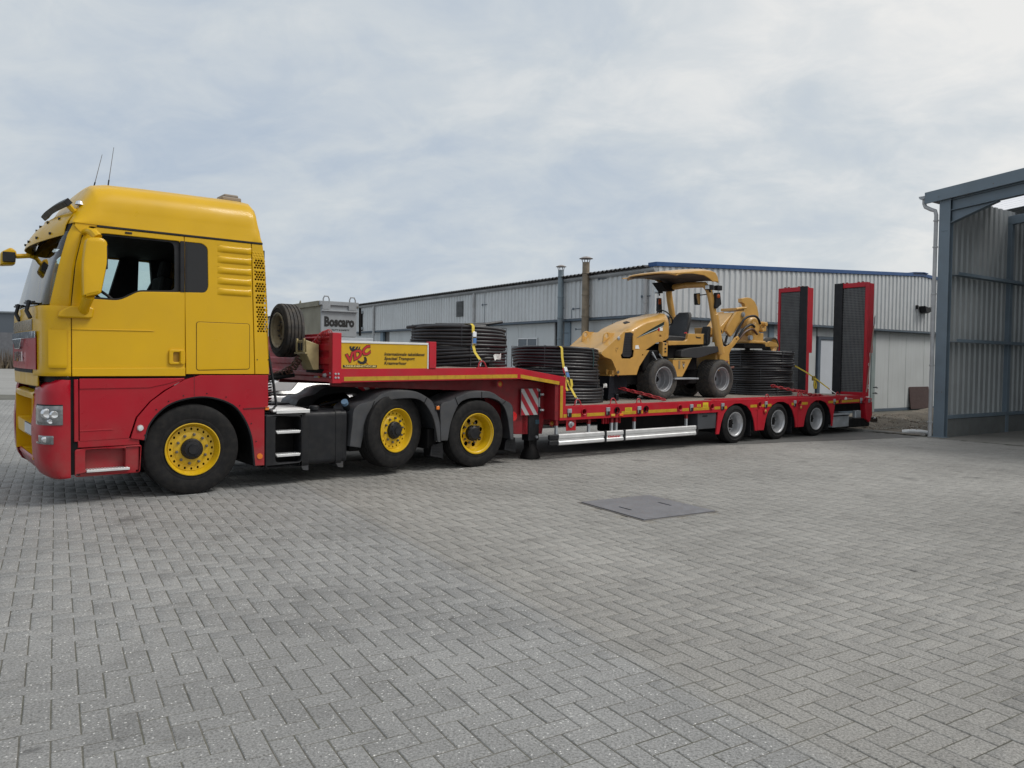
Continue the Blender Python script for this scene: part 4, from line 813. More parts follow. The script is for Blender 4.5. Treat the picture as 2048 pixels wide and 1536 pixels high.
# ---- chassis, tank, steps, catwalk, fenders
chs = MB(); chs.box(-1.0, 4.95, .80, .88, .58, .86); chs.box(-1.0, 4.95, 1.56, 1.64, .58, .86)
for x in (-.6, 1.2, 2.2, 3.4, 4.9): chs.box(x, x+.08, .88, 1.56, .62, .82)
for x, z in ((0, .5), (2.765, .6), (4.135, .5)): chs.tube([(x, .3, z), (x, 2.1, z)], .07, 10); chs.lathe([(0, -.22), (.16, -.12), (.2, 0), (.16, .12), (0, .22)], (x, 1.22, z), 'y', 14)
chs.box(-.7, 1.0, .55, 1.9, .45, 1.2); chs.box(-1.25, -.5, .5, 1.95, .42, 1.3); tp('chassis', chs, DRK)
fw5 = MB(); fw5.lathe([(0, 0), (.52, 0), (.55, -.02), (.52, -.08), (0, -.08)], (3.75, 1.22, 1.23), 'z', 32); fw5.prism([(3.25, .86), (4.25, .86), (4.05, 1.15), (3.45, 1.15)], 'y', .86, 1.58); fw5.box(3.2, 4.9, .7, 1.74, .86, .9); tp('fifth_wheel', fw5, DRK)
tkp = MB()
sec = rpoly([(.05, .225), (.62, .225), (.62, .915), (.05, .915)], .07, 4)
tkb = MB(); tkb.prism([(y_, z) for y_, z in sec], 'x', 1.395, 2.02); fo_ = tp('fuel_tank', tkb, BLK, .006)
for x in (1.40, 1.86): b_ = MB(); s2 = rpoly([(.044, .20), (.63, .20), (.63, .922), (.044, .922)], .075, 4); b_.prism(s2, 'x', x, x+.085); b_.build('tank_strap', BLK, fo_, bevel=.003); 
for x in (1.38, 1.865): b_ = MB(); b_.prism([(x, .24), (x+.11, .24), (x+.11, .16), (x+.04, .17)], 'y', .06, .12); b_.build('tank_bracket', FND, fo_)
cp2 = MB(); cp2.lathe([(0, .075), (.05, .07), (.062, .055), (.062, .02), (.05, 0)], (1.60, .14, .915), 'z', 12); cp2.build('filler_cap', BLK, fo_, smooth=30)
cp3 = MB(); cp3.tube([(2.08, .16, .93), (2.02, .10, 1.0)], .05, 12); cp3.tube([(2.025, .105, .99), (1.995, .075, 1.03)], .045, 12, 1); cp3.build('urea_cap', [BLK, mat('blue_cap', (.12, .2, .3), .4)], fo_)
spn = plate(rpoly([(.905, .235), (1.39, .215), (1.392, .90), (.905, .89)], .03), [rpoly([(1.035, .295), (1.368, .29), (1.362, .865), (1.035, .868)], .05)], .09, .015, SIDE(.045)); so = tp('step_box', spn, BLK)
q_ = MB(); q_.box(1.0, 1.38, .28, .30, .25, .9); q_.box(.9, 1.39, .09, .62, .24, .27); q_.box(.9, .92, .09, .6, .25, .9); q_.build('step_back', DRK, so)
for z in (.685, .395):
    q_ = MB(); q_.prism([(1.042, z), (1.366, z), (1.352, z-.032), (1.060, z-.032)], 'y', .01, .16)
    for k in range(12): q_.box(1.055+k*.025, 1.067+k*.025, .02, .15, z, z+.006)
    q_.build('step_rung', ALU, so, bevel=.003)
cwk = MB()
for k in range(7): y_ = .0+k*.145; cwk.prism([(1.0+.03*k, .925), (1.47+.025*k, .925), (1.47+.025*k, .948), (1.0+.03*k, .948)], 'y', y_, y_+.10)
cwk.box(1.04, 1.475, -.012, -.001, .905, .948); tp('catwalk', cwk, ALU, .003)
hr = MB(); hr.tube([(.98, .45, 1.72), (1.01, .40, 1.73), (1.06, .33, 1.68), (1.10, .24, 1.25), (1.12, .2, 1.0), (1.06, .16, .95), (.98, .15, .94)], .017, 8); tp('grab_rail', hr, BLK)
# spiral springs of the cab suspension cover (black bellows edge)
bl = MB()
for k in range(9): bl.tube([(.95, .06, 1.02+k*.034), (.985, .02, 1.028+k*.034)], .010, 5)
tp('bellows', bl, BLK)
def fender(outer, inner, xc0, name):
    outer, inner = smooth_line(outer), smooth_line(inner)
    f_ = tp(name, plate(outer+inner[::-1], [], .03, .010, SIDE(.012)), FND)
    top = MB(); top.grid([[(x, .0, z) for x, z in outer], [(x, .60, z+.0) for x, z in outer]]); top.build('fender_top', FND, f_, solid=.012)
    return f_
o1 = [(2.04, .44), (2.07, .70), (2.12, .955), (2.37, 1.035), (2.52, 1.125), (2.75, 1.168), (3.03, 1.145), (3.22, 1.065), (3.345, .965), (3.45, .70), (3.475, .42)]
i1 = [(2.20, .41), (2.262, .66), (2.352, .90), (2.52, 1.008), (2.75, 1.05), (3.03, 1.05), (3.19, .985), (3.31, .83), (3.375, .68), (3.425, .42)]
o2 = [(3.482, .43), (3.47, .70), (3.475, .945), (3.62, 1.0), (3.775, 1.06), (4.02, 1.13), (4.35, 1.122), (4.58, 1.01), (4.785, .90), (4.81, .65), (4.82, .38)]
i2 = [(3.60, .43), (3.652, .69), (3.782, .945), (3.945, 1.025), (4.18, 1.035), (4.41, 1.02), (4.58, .94), (4.695, .76), (4.77, .38)]
f1 = fender(o1, i1, 2.76, 'fender'); f2_ = fender(o2, i2, 4.13, 'fender')
for q_ in (f1, f2_): q2 = dup(q_, tk); q2.location.y = TW-.60
for f_, ls in ((f1, ((2.33, .88, 2.40, 1.03), (3.18, .97, 3.23, 1.06))), (f2_, ((3.77, .94, 3.72, 1.05), (4.59, .93, 4.66, .98), (4.2, 1.04, 4.2, 1.13)))):
    for x0, z0, x1, z1 in ls: j_ = MB(); j_.tube([(x0, -.006, z0), (x1, -.006, z1)], .005, 5); j_.build('fender_joint', DRK, f_)
for x0 in (3.36, 4.72):
    fl_ = MB(); fl_.prism([(x0, .36), (x0+.17, .40), (x0+.19, .17), (x0-.03, .22)], 'y', .05, .07); fl_.prism([(x0+.165, .40), (x0+.18, .40), (x0+.195, .16), (x0+.18, .17)], 'y', .05, .55)
    for k in range(7): fl_.prism([(x0+.01, .24+k*.022), (x0+.16, .235+k*.022), (x0+.16, .242+k*.022), (x0+.01, .247+k*.022)], 'y', .042, .05)
    tp('mudflap', fl_, BLK)
sm = MB(); sm.box(3.385, 3.435, -.028, -.004, .885, .935); tp('amber_marker', sm, AMB, .006); sm = MB(); sm.box(3.37, 3.45, -.006, .0, .87, .95); tp('marker_base', sm, BLK, .006)
sm = MB(); sm.lathe([(0, -.02), (.07, -.014), (.08, .02)], (4.86, .06, .73), 'y', 18); tp('tail_lamp', sm, TRL)
sm = MB(); sm.tube([(1.9, .62, .95), (2.4, .6, 1.05), (3.0, .6, 1.2)], .02, 6); sm.box(1.45, 2.1, .64, .8, .6, .93); sm.box(2.1, 2.25, .1, .78, .45, .93); tp('air_tank', sm, DRK)
fb_ = MB(); fb_.box(.95, 2.0, 1.82, 2.40, .22, .92); tp('battery_box_light_block', fb_, BLK, .03)  # unseen far-side box, added to block light coming under the tractor from behind
un = MB(); un.box(-.2, 2.4, .95, 1.5, .30, .62); un.tube([(2.4, 1.22, .5), (4.1, 1.22, .5)], .06, 8); un.box(2.1, 2.3, .15, 2.3, .35, .5); un.box(3.35, 3.5, .15, 2.3, .3, .6); tp('gearbox_light_block', un, DRK, .02)  # gearbox, shaft and cross boxes added as side-to-side light blockers under the chassis
# ------------------------------------------------------------------ low loader trailer
tl = thing('lowloader_trailer', 'red three-axle low loader with gooseneck, raised ramps and white side guard', 'trailer', (FR[0], FR[1], 0), FR[2])
TWD = 2.56
def rp(name, mb, m, bevel=0, parent=None, **k): return mb.build(name, m, parent if parent is not None else tl, bevel=bevel, **k)
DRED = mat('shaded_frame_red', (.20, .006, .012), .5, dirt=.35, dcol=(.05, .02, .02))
def wheel_arch(c_): return [(c_-.465, .47), (c_-.375, .67), (c_-.20, .775), (c_+.05, .81), (c_+.32, .715), (c_+.50, .47)]
AX = (-1.415, .055, 1.525)
# side rail with three wheel cut-outs: one outline along the whole trailer
top = [(-9.93, 1.462), (-6.98, 1.488), (-5.962, 1.342), (-5.952, .862), (3.36, .884), (3.93, .795)]
bot = [(3.90, .70), (2.28, .70), (2.22, .45), (2.19, .20), (2.13, .20)]
archpts = []
for k in (2, 1, 0):
    c_ = AX[k]; a_ = [(c_+.62, .24), (c_+.59, .45), (c_+.50, .62), (c_+.36, .74), (c_+.16, .80), (c_-.05, .80), (c_-.25, .73), (c_-.38, .61), (c_-.46, .45), (c_-.52, .24)]
    archpts += a_
    if k: c2 = AX[k-1]
bot2 = bot[:-2]+[(2.19, .20), (2.145, .20)]+archpts[1:10]+[(AX[2]-.53, .235), (AX[1]+.65, .235)]+archpts[11:20]+[(AX[1]-.53, .225), (AX[0]+.65, .225)]+archpts[21:30]+[(AX[0]-.525, .215), (AX[0]-.62, .215), (AX[0]-.57, .645), (-6.08, .635), (-6.085, 1.245), (-6.925, 1.315), (-9.93, 1.28)]
holes_ = [circ(x, .765, .042, 14, ry=.042) for x in (-5.55, -4.78, -4.05, -3.13, -2.19, -.65, .82, 2.46, 3.57)]
rail = rp('side_rail', plate(top+bot2, holes_, .03, .006, SIDE(.015)), TRED)
for k, (xa, xb) in enumerate(((-2.03, -1.80),)): pass
# flanges that give the rail its depth
fl = MB(); P2 = [(-9.93, 1.462), (-6.98, 1.488), (-5.962, 1.342), (-5.962, 1.31), (-6.98, 1.455), (-9.93, 1.43)]
fl.prism(P2, 'y', .012, .16); fl.prism([(-5.95, .862), (3.36, .884), (3.36, .864), (-5.95, .842)], 'y', .012, .16); fl.prism([(-6.08, .66), (-2.0, .66), (-2.0, .64), (-6.08, .64)], 'y', .012, .12); fl.prism([(-9.93, 1.30), (-6.93, 1.335), (-6.93, 1.315), (-9.93, 1.28)], 'y', .012, .18)
rp('rail_flange', fl, TRED)
for x in (-5.55, -4.78, -4.05, -3.13, -2.19, -.65, .82, 2.46, 3.57):
    h = MB(); h.lathe([(.043, -.004), (.056, -.012), (.060, -.002), (.050, .02), (.044, .08)], (x, -.012, .765), 'y', 18); o = h.build('rail_hole_ring', TRED if x not in (-4.78, -4.05) else DRK, tl); h = MB(); h.cyl((x, .06, .765), .05, .005, 'y', 14); h.build('hole_back', DRK, o)
# inner frame, neck side, belly
inn = MB(); inn.prism([(-9.9, 1.29), (-6.95, 1.32), (-6.16, 1.24), (-6.16, .64), (-6.20, .40), (-6.75, .42), (-7.25, .60), (-7.40, 1.12), (-9.9, 1.22)], 'y', .30, .36); inn.prism([(-9.9, 1.29), (-6.95, 1.32), (-6.16, 1.24), (-6.16, .64), (-6.20, .40), (-6.75, .42), (-7.25, .60), (-7.40, 1.12), (-9.9, 1.22)], 'y', 2.2, 2.26)
inn.box(-6.17, -6.08, .02, 2.54, .64, 1.24); inn.box(-6.16, 2.2, .75, .83, .50, .80); inn.box(-6.16, 2.2, 1.73, 1.81, .50, .80); inn.box(-7.4, -6.2, .36, 2.2, 1.0, 1.25); inn.box(-7.35, -6.2, .36, 2.2, .42, .60)
rp('inner_frame', inn, DRED, .005)
cm = MB()
for x in np.arange(-6.0, 3.3, .55): cm.box(x, x+.06, .1, 2.46, .74, .84)
for x in np.arange(-9.8, -7, .6): cm.box(x, x+.06, .1, 2.46, 1.31, 1.44)
o_ = rp('cross_members', cm, DRED); o_['kind'] = 'stuff'
# decks: timber planks between red edge strips
def deck(name, x0, x1, z0, z1):
    ys = np.linspace(.16, TWD-.16, 13)
    for a, b in zip(ys, ys[1:]):
        d = MB(); d.prism([(x0, z0-.035), (x1, z1-.035), (x1, z1), (x0, z0)], 'y', a+.003, b-.003); d.build('deck_plank', DECK, tl, bevel=.003)
deck('gooseneck', -9.9, -7.0, 1.468, 1.492); deck('low', -5.93, -2.0, .868, .876); deck('low', -1.98, 3.36, .876, .886)
rd_ = MB(); rd_.prism([(-6.98, 1.45), (-5.98, 1.31), (-5.96, 1.342), (-6.98, 1.488)], 'y', .16, TWD-.16); rp('neck_ramp', rd_, TRED)
ss = MB(); ss.box(-2.0, 2.3, .16, .34, .86, .892); rp('edge_strip', ss, TRED, .003)
# far side rail (plain)
rp('far_side_rail', plate(top+[(3.90, .70), (2.28, .70), (-2.0, .645), (-6.08, .635), (-6.085, 1.245), (-6.925, 1.315), (-9.93, 1.28)], [], .03, .005, SIDE(TWD+.0)), TRED)
# headboard with pressed ribs, corner post
hb = MB(); hb.box(-9.975, -9.94, .05, TWD-.05, 1.28, 1.93)
for z0, z1 in ((1.34, 1.44), (1.50, 1.62), (1.68, 1.80), (1.84, 1.90)):
    hb.prism([(-9.975, z0), (-10.0, z0+.025), (-10.0, z1-.025), (-9.975, z1)], 'y', .13, 2.4)
rp('headboard', hb, TRED, .004)
po_ = MB(); po_.box(-10.03, -9.90, -.012, .10, 1.27, 1.935); rp('corner_post', po_, TRED, .008)
for y_, z in ((.05, 1.35), (.05, 1.40)): b_ = MB(); b_.lathe([(0, -.012), (.014, -.01), (.016, 0)], (-10.03, y_, z), 'x', 10); rp('post_bolt', b_, STL)
for x in (-9.985, -9.945):
    for z in (1.345, 1.395): b_ = MB(); b_.lathe([(0, -.012), (.013, -.01), (.015, 0)], (x, -.012, z), 'y', 10); rp('post_bolt', b_, STL)
b_ = MB(); b_.lathe([(0, -.04), (.022, -.035), (.03, 0)], (-10.0, .27, 1.37), 'x', 12); rp('coupling', b_, STL)
b_ = MB(); b_.box(-9.99, -9.975, .55, .68, 1.33, 1.45, 0); b_.box(-9.992, -9.976, .50, .55, 1.33, 1.45, 1); rp('type_plate', b_, [STL, SIGNY])
# yellow side board with lettering
sbm = MB(); sbm.box(-9.90, -8.575, .005, .035, 1.465, 1.805); sb_ = rp('side_board', sbm, SIGNY, .002)
fr_ = MB(); fr_.box(-9.905, -8.57, -.004, .045, 1.805, 1.833); fr_.box(-8.585, -8.565, -.003, .04, 1.465, 1.805); fr_.build('board_edge', WHT, sb_, bevel=.003)
ep = MB(); ep.box(-8.56, -8.445, -.014, .08, 1.475, 1.852); rp('board_post', ep, TRED, .006)
bx0 = -9.90; sx_ = 1.335/1672.0                      # board pixels -> metres
U = lambda px: -9.93+(px-60)*(1.36/1680); V = lambda py: 1.813-(py-130)*(.356/515)
for k, (t_, px0, px1, py) in enumerate((('Internationale takeldienst', 880, 1668, 372), ('Speciaal Transport', 880, 1470, 462), ('Kraanverhuur', 880, 1310, 552))):
    desc = .30 if k == 1 else 0
    w_ = (px1-px0)*(1.36/1680); text(t_, w_, None, SIDE(.002, U(px0), V(py)-(.012 if k == 1 else 0)), shear=.22, bold=.012).build('lettering', INK, sb_)
# emblem: hook with a fan of blades, red italic VDC with black outline, black bar with address
def poly_sheet(pts, z=0.0): return plate([(U(a), V(b)) for a, b in pts], [], .002, .0003, SIDE(z))
hook = [(370, 300), (405, 330), (418, 318), (398, 292), (425, 262), (437, 205), (418, 212), (400, 248), (378, 262), (402, 205), (372, 205), (340, 255), (322, 252), (352, 206), (300, 206), (288, 238), (270, 236), (280, 205), (245, 205), (242, 232), (262, 282), (300, 302)]
poly_sheet(hook, .0015).build('emblem_hook', INK, sb_)
hk2 = [(530, 400), (552, 430), (560, 480), (540, 525), (495, 548), (440, 545), (400, 520), (385, 480), (410, 470), (440, 495), (480, 500), (505, 478), (512, 440), (500, 410)]
poly_sheet(hk2, .0015).build('emblem_hook', INK, sb_)
for (a, b) in (((385, 520), (362, 556)), ((548, 512), (582, 556))): m_ = MB(); m_.tube([(U(a[0]), .001, V(a[1])), (U(b[0]), .001, V(b[1]))], .003, 5); m_.build('emblem_line', INKR, sb_)
rotm = SIDE(.0, U(222), V(535)) @ Matrix.Rotation(R_(22), 4, 'Z')
text('VDC', .395, .135, rotm @ Matrix.Translation((-.004, -.004, 0)), shear=.28, bold=.075, t=.0015).build('emblem_outline', INK, sb_)
text('VDC', .385, .122, rotm @ Matrix.Translation((0, .003, .0016)), shear=.28, bold=.045, t=.0015).build('emblem_letters', INKR, sb_)
poly_sheet([(130, 565), (742, 565), (738, 612), (130, 612)], .002).build('address_bar', INK, sb_)
text('TAKELDIENSTVDC.BE', U(722)-U(148), .022, SIDE(-.0005, U(148), V(603)), bold=.03).build('lettering', mat('pale_yellow_print', (.75, .62, .25), .5), sb_)
# reflective tape segments and rivets
def tape(x0, x1, zf, h=.055): t = MB(); t.prism([(x0, zf(x0)), (x1, zf(x1)), (x1, zf(x1)+h), (x0, zf(x0)+h)], 'y', -.0035, -.0005); return rp('reflective_tape', t, TAPE)
zg = lambda x: 1.300+.0107*(x+9.93); zn = lambda x: 1.335-.143*(x+6.93); zd = lambda x: .68+.0055*(x+5.95)
xs = np.linspace(-9.86, -6.96, 7)
for a, b in zip(xs, xs[1:]): tape(a, b-.004, zg)
for a, b in ((-6.90, -6.52), (-6.516, -6.10)): tape(a, b, zn)
t = MB(); t.box(-6.075, -6.02, -.0035, -.0005, .68, 1.20); rp('reflective_tape', t, TAPE)
for a, b in ((-6.0, -5.93), (-5.82, -5.62), (-5.48, -5.07), (-4.66, -4.30), (-4.16, -4.12), (-3.98, -3.5), (-3.496, -3.21), (-3.06, -2.87), (-2.73, -2.27), (-2.11, -1.93), (-1.79, -1.72), (-.95, -.73), (-.57, -.44), (-.36, -.22), (.52, .62), (.90, 1.14), (1.98, 2.2), (2.28, 2.42), (2.50, 3.34)): tape(a, b, zd)
# winch brackets, warning labels, lamps
for x in (-5.875, -4.995, -4.225, -2.80, -1.86, -.42, .64, 2.23, 3.42):
    b_ = MB(); b_.box(x-.045, x+.045, -.018, .0, .755, .82, 0); b_.box(x-.035, x+.04, -.016, .0, .685, .752, 1); b_.box(x-.04, x-.03, -.024, -.01, .70, .82, 0); rp('lashing_winch', b_, [STL, BLK], .004)
b_ = MB(); b_.box(3.75, 3.83, -.02, .0, .70, .79, 0); rp('lashing_winch', b_, STL, .004)
for x0, x1, z0, z1 in ((-4.575, -4.405, .735, .805), (-2.63, -2.52, .765, .815), (-2.46, -2.30, .745, .845)): b_ = MB(); b_.box(x0, x1, -.004, .0, z0, z1); o = rp('warning_label', b_, mat('label_yellow', (.62, .47, .02), .5)); b_ = MB(); [b_.box(x0+.015, x1-.02-.01*k, -.005, -.003, z0+.012+k*.018, z0+.018+k*.018) for k in range(3)]; b_.build('label_print', mat('label_print', (.25, .12, .02), .6), o)
for x0, m_ in ((-4.92, mat('pale_amber', (.6, .36, .05), .3)), (-4.72, AMB)): b_ = MB(); b_.box(x0, x0+.09, -.018, .0, .665, .705); rp('amber_marker', b_, m_, .004)
for x, y_, z in ((-7.16, .18, 1.235), (-5.99, .3, .565), (-3.60, .35, .565), (-.45, -.02, .62), (.85, -.02, .66)): b_ = MB(); b_.lathe([(0, -.02), (.02, -.015), (.04, 0)], (x, y_, z), 'y', 12); o = rp('amber_marker', b_, mat('dim_amber', (.45, .2, .03), .3)); b_ = MB(); b_.lathe([(.04, -.006), (.055, 0), (.04, .004)], (x, y_, z), 'y', 12); b_.build('marker_rim', TRED, o)
# landing leg with striped board
lg = MB(); lg.box(-6.50, -6.28, .28, .46, .30, .95); lo2 = rp('landing_leg', lg, BLK, .01)
l2 = MB(); l2.box(-6.47, -6.31, .30, .44, .12, .34); l2.lathe([(.07, 0), (.15, -.16), (.17, -.235), (0, -.235)], (-6.39, .37, .25), 'z', 16); l2.build('leg_foot', DRK, lo2); l2 = MB(); l2.cyl((-6.34, .25, .36), .022, .03, 'y', 10); l2.build('leg_bolt', STL, lo2)
lg = MB(); lg.box(-6.62, -6.52, .30, .36, .42, .74); rp('leg_brace', lg, TRED, .005)
lab = MB(); lab.box(-6.36, -6.28, .275, .281, .57, .64); lab.build('leg_label', mat('dark_blue_label', (.02, .06, .09), .5), lo2)
wb = MB(); wb.box(-6.69, -6.34, .24, .25, .725, 1.15); wbo = rp('warning_board', wb, mat('board_grey_white', (.40, .41, .42), .45))
def clip(poly, x0, x1, z0, z1):
    for (ax, lim, sg) in ((0, x0, 1), (0, x1, -1), (1, z0, 1), (1, z1, -1)):
        out = []
        for i in range(len(poly)):
            p, q = poly[i-1], poly[i]; ip, iq = sg*(p[ax]-lim) >= 0, sg*(q[ax]-lim) >= 0
            if ip != iq: t = (lim-p[ax])/(q[ax]-p[ax]); out.append((p[0]+t*(q[0]-p[0]), p[1]+t*(q[1]-p[1])))
            if iq: out.append(q)
        poly = out
        if not poly: return None
    return poly
def stripes(parent, x0, x1, z0, z1, y_, w, slope_, m_, ax='y'):
    for k in range(-6, 8):
        c = clip([(x0-1, z0+k*2*w+slope_*-1), (x1+1, z0+k*2*w+slope_*(x1-x0+1)), (x1+1, z0+k*2*w+w+slope_*(x1-x0+1)), (x0-1, z0+k*2*w+w-slope_)], x0, x1, z0, z1)
        if c and len(c) > 2: s = MB(); s.prism(c, ax, y_-.0015, y_); s.build('board_stripe', m_, parent)
stripes(wbo, -6.69, -6.34, .725, 1.15, .2385, .125, -1.45, mat('signal_red', (.33, .012, .025), .45))
for z in (.80, 1.055):
    h_ = MB(); h_.box(-6.335, -6.30, .22, .25, z-.05, z+.05, 0); h_.tube([(-6.30, .23, z), (-6.285, .20, z)], .018, 10, 1); h_.tube([(-6.27, .23, z+.0), (-6.25, .20, z)], .018, 10, 1); h_.build('board_hinge', [BLK, LENS], wbo)
h_ = MB(); h_.box(-6.335, -6.305, .235, .245, .78, 1.14); h_.build('board_bracket', STL, wbo)
# side guard: aluminium planks with end caps, on posts
gprof = [(.232, -.0), (.245, -.018), (.285, -.018), (.30, -.006), (.335, -.006), (.35, -.018), (.40, -.018), (.415, .0)]
for k, (x0, x1) in enumerate(((-6.10, -5.075), (-5.025, -4.615), (-4.565, -2.66))):
    g = MB(); pr = gprof+[(.415, .03), (.232, .03)]; g.prism([(y_, z) for z, y_ in pr], 'x', x0, x1); go = rp('guard_plank', g, ALU, .002)
    if k == 1: text('Kässbohrer', .30, .052, SIDE(-.0065, x0+.04, .292), shear=.2, bold=.03, t=.0015).build('lettering', INKR, go)
for x0, x1 in ((-6.30, -6.105), (-2.655, -2.60)):
    for z0, z1 in ((.235, .318), (.328, .41)): c_ = MB(); c_.box(x0, x1, -.014, .04, z0, z1); rp('guard_cap', c_, BLK, .015)
for x in (-5.05, -4.59): c_ = MB(); c_.box(x-.024, x+.024, -.024, .035, .225, .425); rp('guard_joint', c_, BLK, .006)
for x in (-6.11, -5.39, -4.85, -4.74, -4.29, -2.88): c_ = MB(); c_.box(x-.022, x+.022, .03, .07, .38, .56, 0); c_.box(x-.027, x+.027, .028, .075, .55, .65, 1); rp('guard_post', c_, [STL, DRED], .003)
rpl = plate(rpoly([(-5.895, .455), (-5.68, .455), (-5.68, .64), (-5.895, .64)], .006), [], .006, .001, SIDE(.05)); rpo = rp('coupling_plate', rpl, mat('plate_red', (.42, .012, .02), .45)); q_ = MB(); q_.lathe([(0, -.05), (.03, -.045), (.04, 0)], (-5.79, .045, .565), 'y', 14); q_.lathe([(.03, -.03), (.055, -.01), (.04, 0)], (-5.80, .045, .56), 'y', 14); q_.build('coupling_head', STL, rpo)
hg = MB()
for x in (-5.0, -4.94, -4.88, -4.66, -4.6): hg.box(x, x+.025, .1, .14, .53, .65)
rp('bracket_ear', hg, TRED, .004)
# boxes, tank behind the guard
bx_ = MB(); bx_.box(-2.56, -2.0, .03, .45, .33, .64); bo_ = rp('storage_box', bx_, mat('grey_box_plastic', (.055, .06, .068), .5), .012); q_ = MB(); q_.box(-2.42, -2.28, .022, .032, .57, .595); q_.build('box_latch', BLK, bo_)
bx_ = MB(); bx_.prism(rpoly([(-4.57, .34), (-2.58, .34), (-2.58, .66), (-4.57, .66)], .05), 'y', .25, .7); rp('water_tank', bx_, DRK, .01)
tbx = MB(); tbx.box(2.22, 2.93, .02, .45, .16, .43); to_ = rp('toolbox', tbx, STL, .008); q_ = MB(); q_.box(2.21, 2.95, .005, .45, .435, .475); q_.build('toolbox_lid', STL, to_, bevel=.006); q_ = MB(); q_.box(2.25, 2.9, .0, .02, .415, .43); q_.build('toolbox_seam', DRK, to_)
fg2 = MB(); fg2.box(-6.1, -2.66, TWD-.03, TWD+.0, .23, .42); rp('far_guard_light_block', fg2, ALU)  # far-side plank added to keep light from reaching under the trailer
fg2 = MB(); fg2.box(-4.5, -2.2, 1.9, 2.4, .33, .66); rp('far_box_light_block', fg2, DRK)  # unseen far-side box, added to block light below the deck
# lobes lettering and lamps
for x, z, ch_ in ((-.62, .275, 'K'), (.86, .275, 'C')): text(ch_, .085, .10, SIDE(-.003, x-.04, z-.03), bold=.05).build('lobe_letter', INKW, rail)
for x in (.86,):
    for k in range(3): q_ = MB(); q_.box(x-.025, x+.02, -.003, -.0005, .41+k*.05, .445+k*.05); q_.build('lobe_label', mat('label_faded', (.45, .22, .06), .6), rail)
lb_ = MB(); lb_.prism([(-.10, 0), (.62, 0), (.62, .03), (-.10, .03)], 'y', 0, .01)
for x0 in (AX[0]+.78, AX[1]+.78):
    q_ = MB(); q_.prism([(x0-.13, .66), (x0+.13, .66), (x0+.13, .655), (x0-.13, .655)], 'y', -.006, .0); q_.build('lobe_joint', DRED, rail)
    q_ = MB(); q_.prism([(x0-.07, .235), (x0+.07, .235), (x0+.07, .655), (x0-.07, .655)], 'y', -.008, -.0005); q_.build('lobe_panel', TRED, rail, bevel=.005)
text('Kässbohrer', .22, .03, SIDE(-.003, 2.82, .80), shear=.1).build('lettering', mat('pale_print', (.6, .4, .4), .5), rail); q_ = MB(); q_.prism([(2.66, .80), (2.72, .79), (2.80, .80), (2.77, .84), (2.73, .86), (2.69, .84)], 'y', -.003, -.0005); q_.build('rail_emblem', INKW, rail)
# wheel arches inside, mudflaps, axles, wheels
for c_ in AX:
    a_ = MB(); a_.grid([[(x, y_, z) for x, z in [(c_-.52, .24), (c_-.46, .45), (c_-.38, .61), (c_-.25, .735), (c_-.05, .805), (c_+.16, .805), (c_+.36, .745), (c_+.50, .625), (c_+.59, .45), (c_+.62, .24)]] for y_ in (.015, .5)]); rp('arch_liner', a_, BLK, solid=.012)
    a_ = MB(); a_.box(c_+.55, c_+.565, .05, .48, .12, .45); rp('mudflap', a_, BLK)
    a_ = MB(); a_.tube([(c_, .25, .39), (c_, 2.3, .39)], .06, 10); rp('axle', a_, DRK)
w0 = drive_wheel('wheel', .385, .245, tl, (AX[0], .015, .385), rim=SIL, rl=.245, depth=.185, nh=8, hubr=.075, hubd=.10, hole=.034, hubm=DRK)
for c_ in AX[1:]: c2 = dup(w0, tl); c2.location.x = c_
for c_ in AX: c2 = dup(w0, tl); c2.location = (c_, TWD-.015, .385); c2.rotation_euler = (0, 0, math.pi)
# rear: bumper, ramps with mesh and black rubber strip, rams
rr = MB(); rr.box(2.95, 3.95, .05, 2.5, .12, .32); rp('rear_bumper', rr, DRK, .02); rr = MB(); rr.box(3.25, 3.5, .03, .12, .34, .52); rp('lamp_housing', rr, STL, .02)
rr = MB(); rr.prism([(3.62, .70), (3.95, .72), (3.98, .40), (3.85, .22), (3.70, .30)], 'y', .0, .14); rp('ramp_hinge_arm', rr, TRED, .01); rr = MB(); rr.prism([(3.62, .70), (3.95, .72), (3.98, .40), (3.85, .22), (3.70, .30)], 'y', TWD-.14, TWD); rp('ramp_hinge_arm', rr, TRED, .01)
rr = MB(); rr.box(2.3, 3.9, .2, 2.36, .50, .72); rp('rear_frame', rr, DRK)
for x, z in ((4.10, 1.06), (4.09, .92), (4.02, .32)): q_ = MB(); q_.tube([(x-.12, -.0, z), (x-.03, -.03, z+.01)], .012, 6, 0); q_.lathe([(0, .05), (.022, .045), (.024, 0)], (x-.03, -.03, z), 'x', 10, 1); rp('position_lamp', q_, [BLK, LENS])
MESH = mat('ramp_mesh_steel', (.24, .245, .25), .6, .3, dirt=.2)
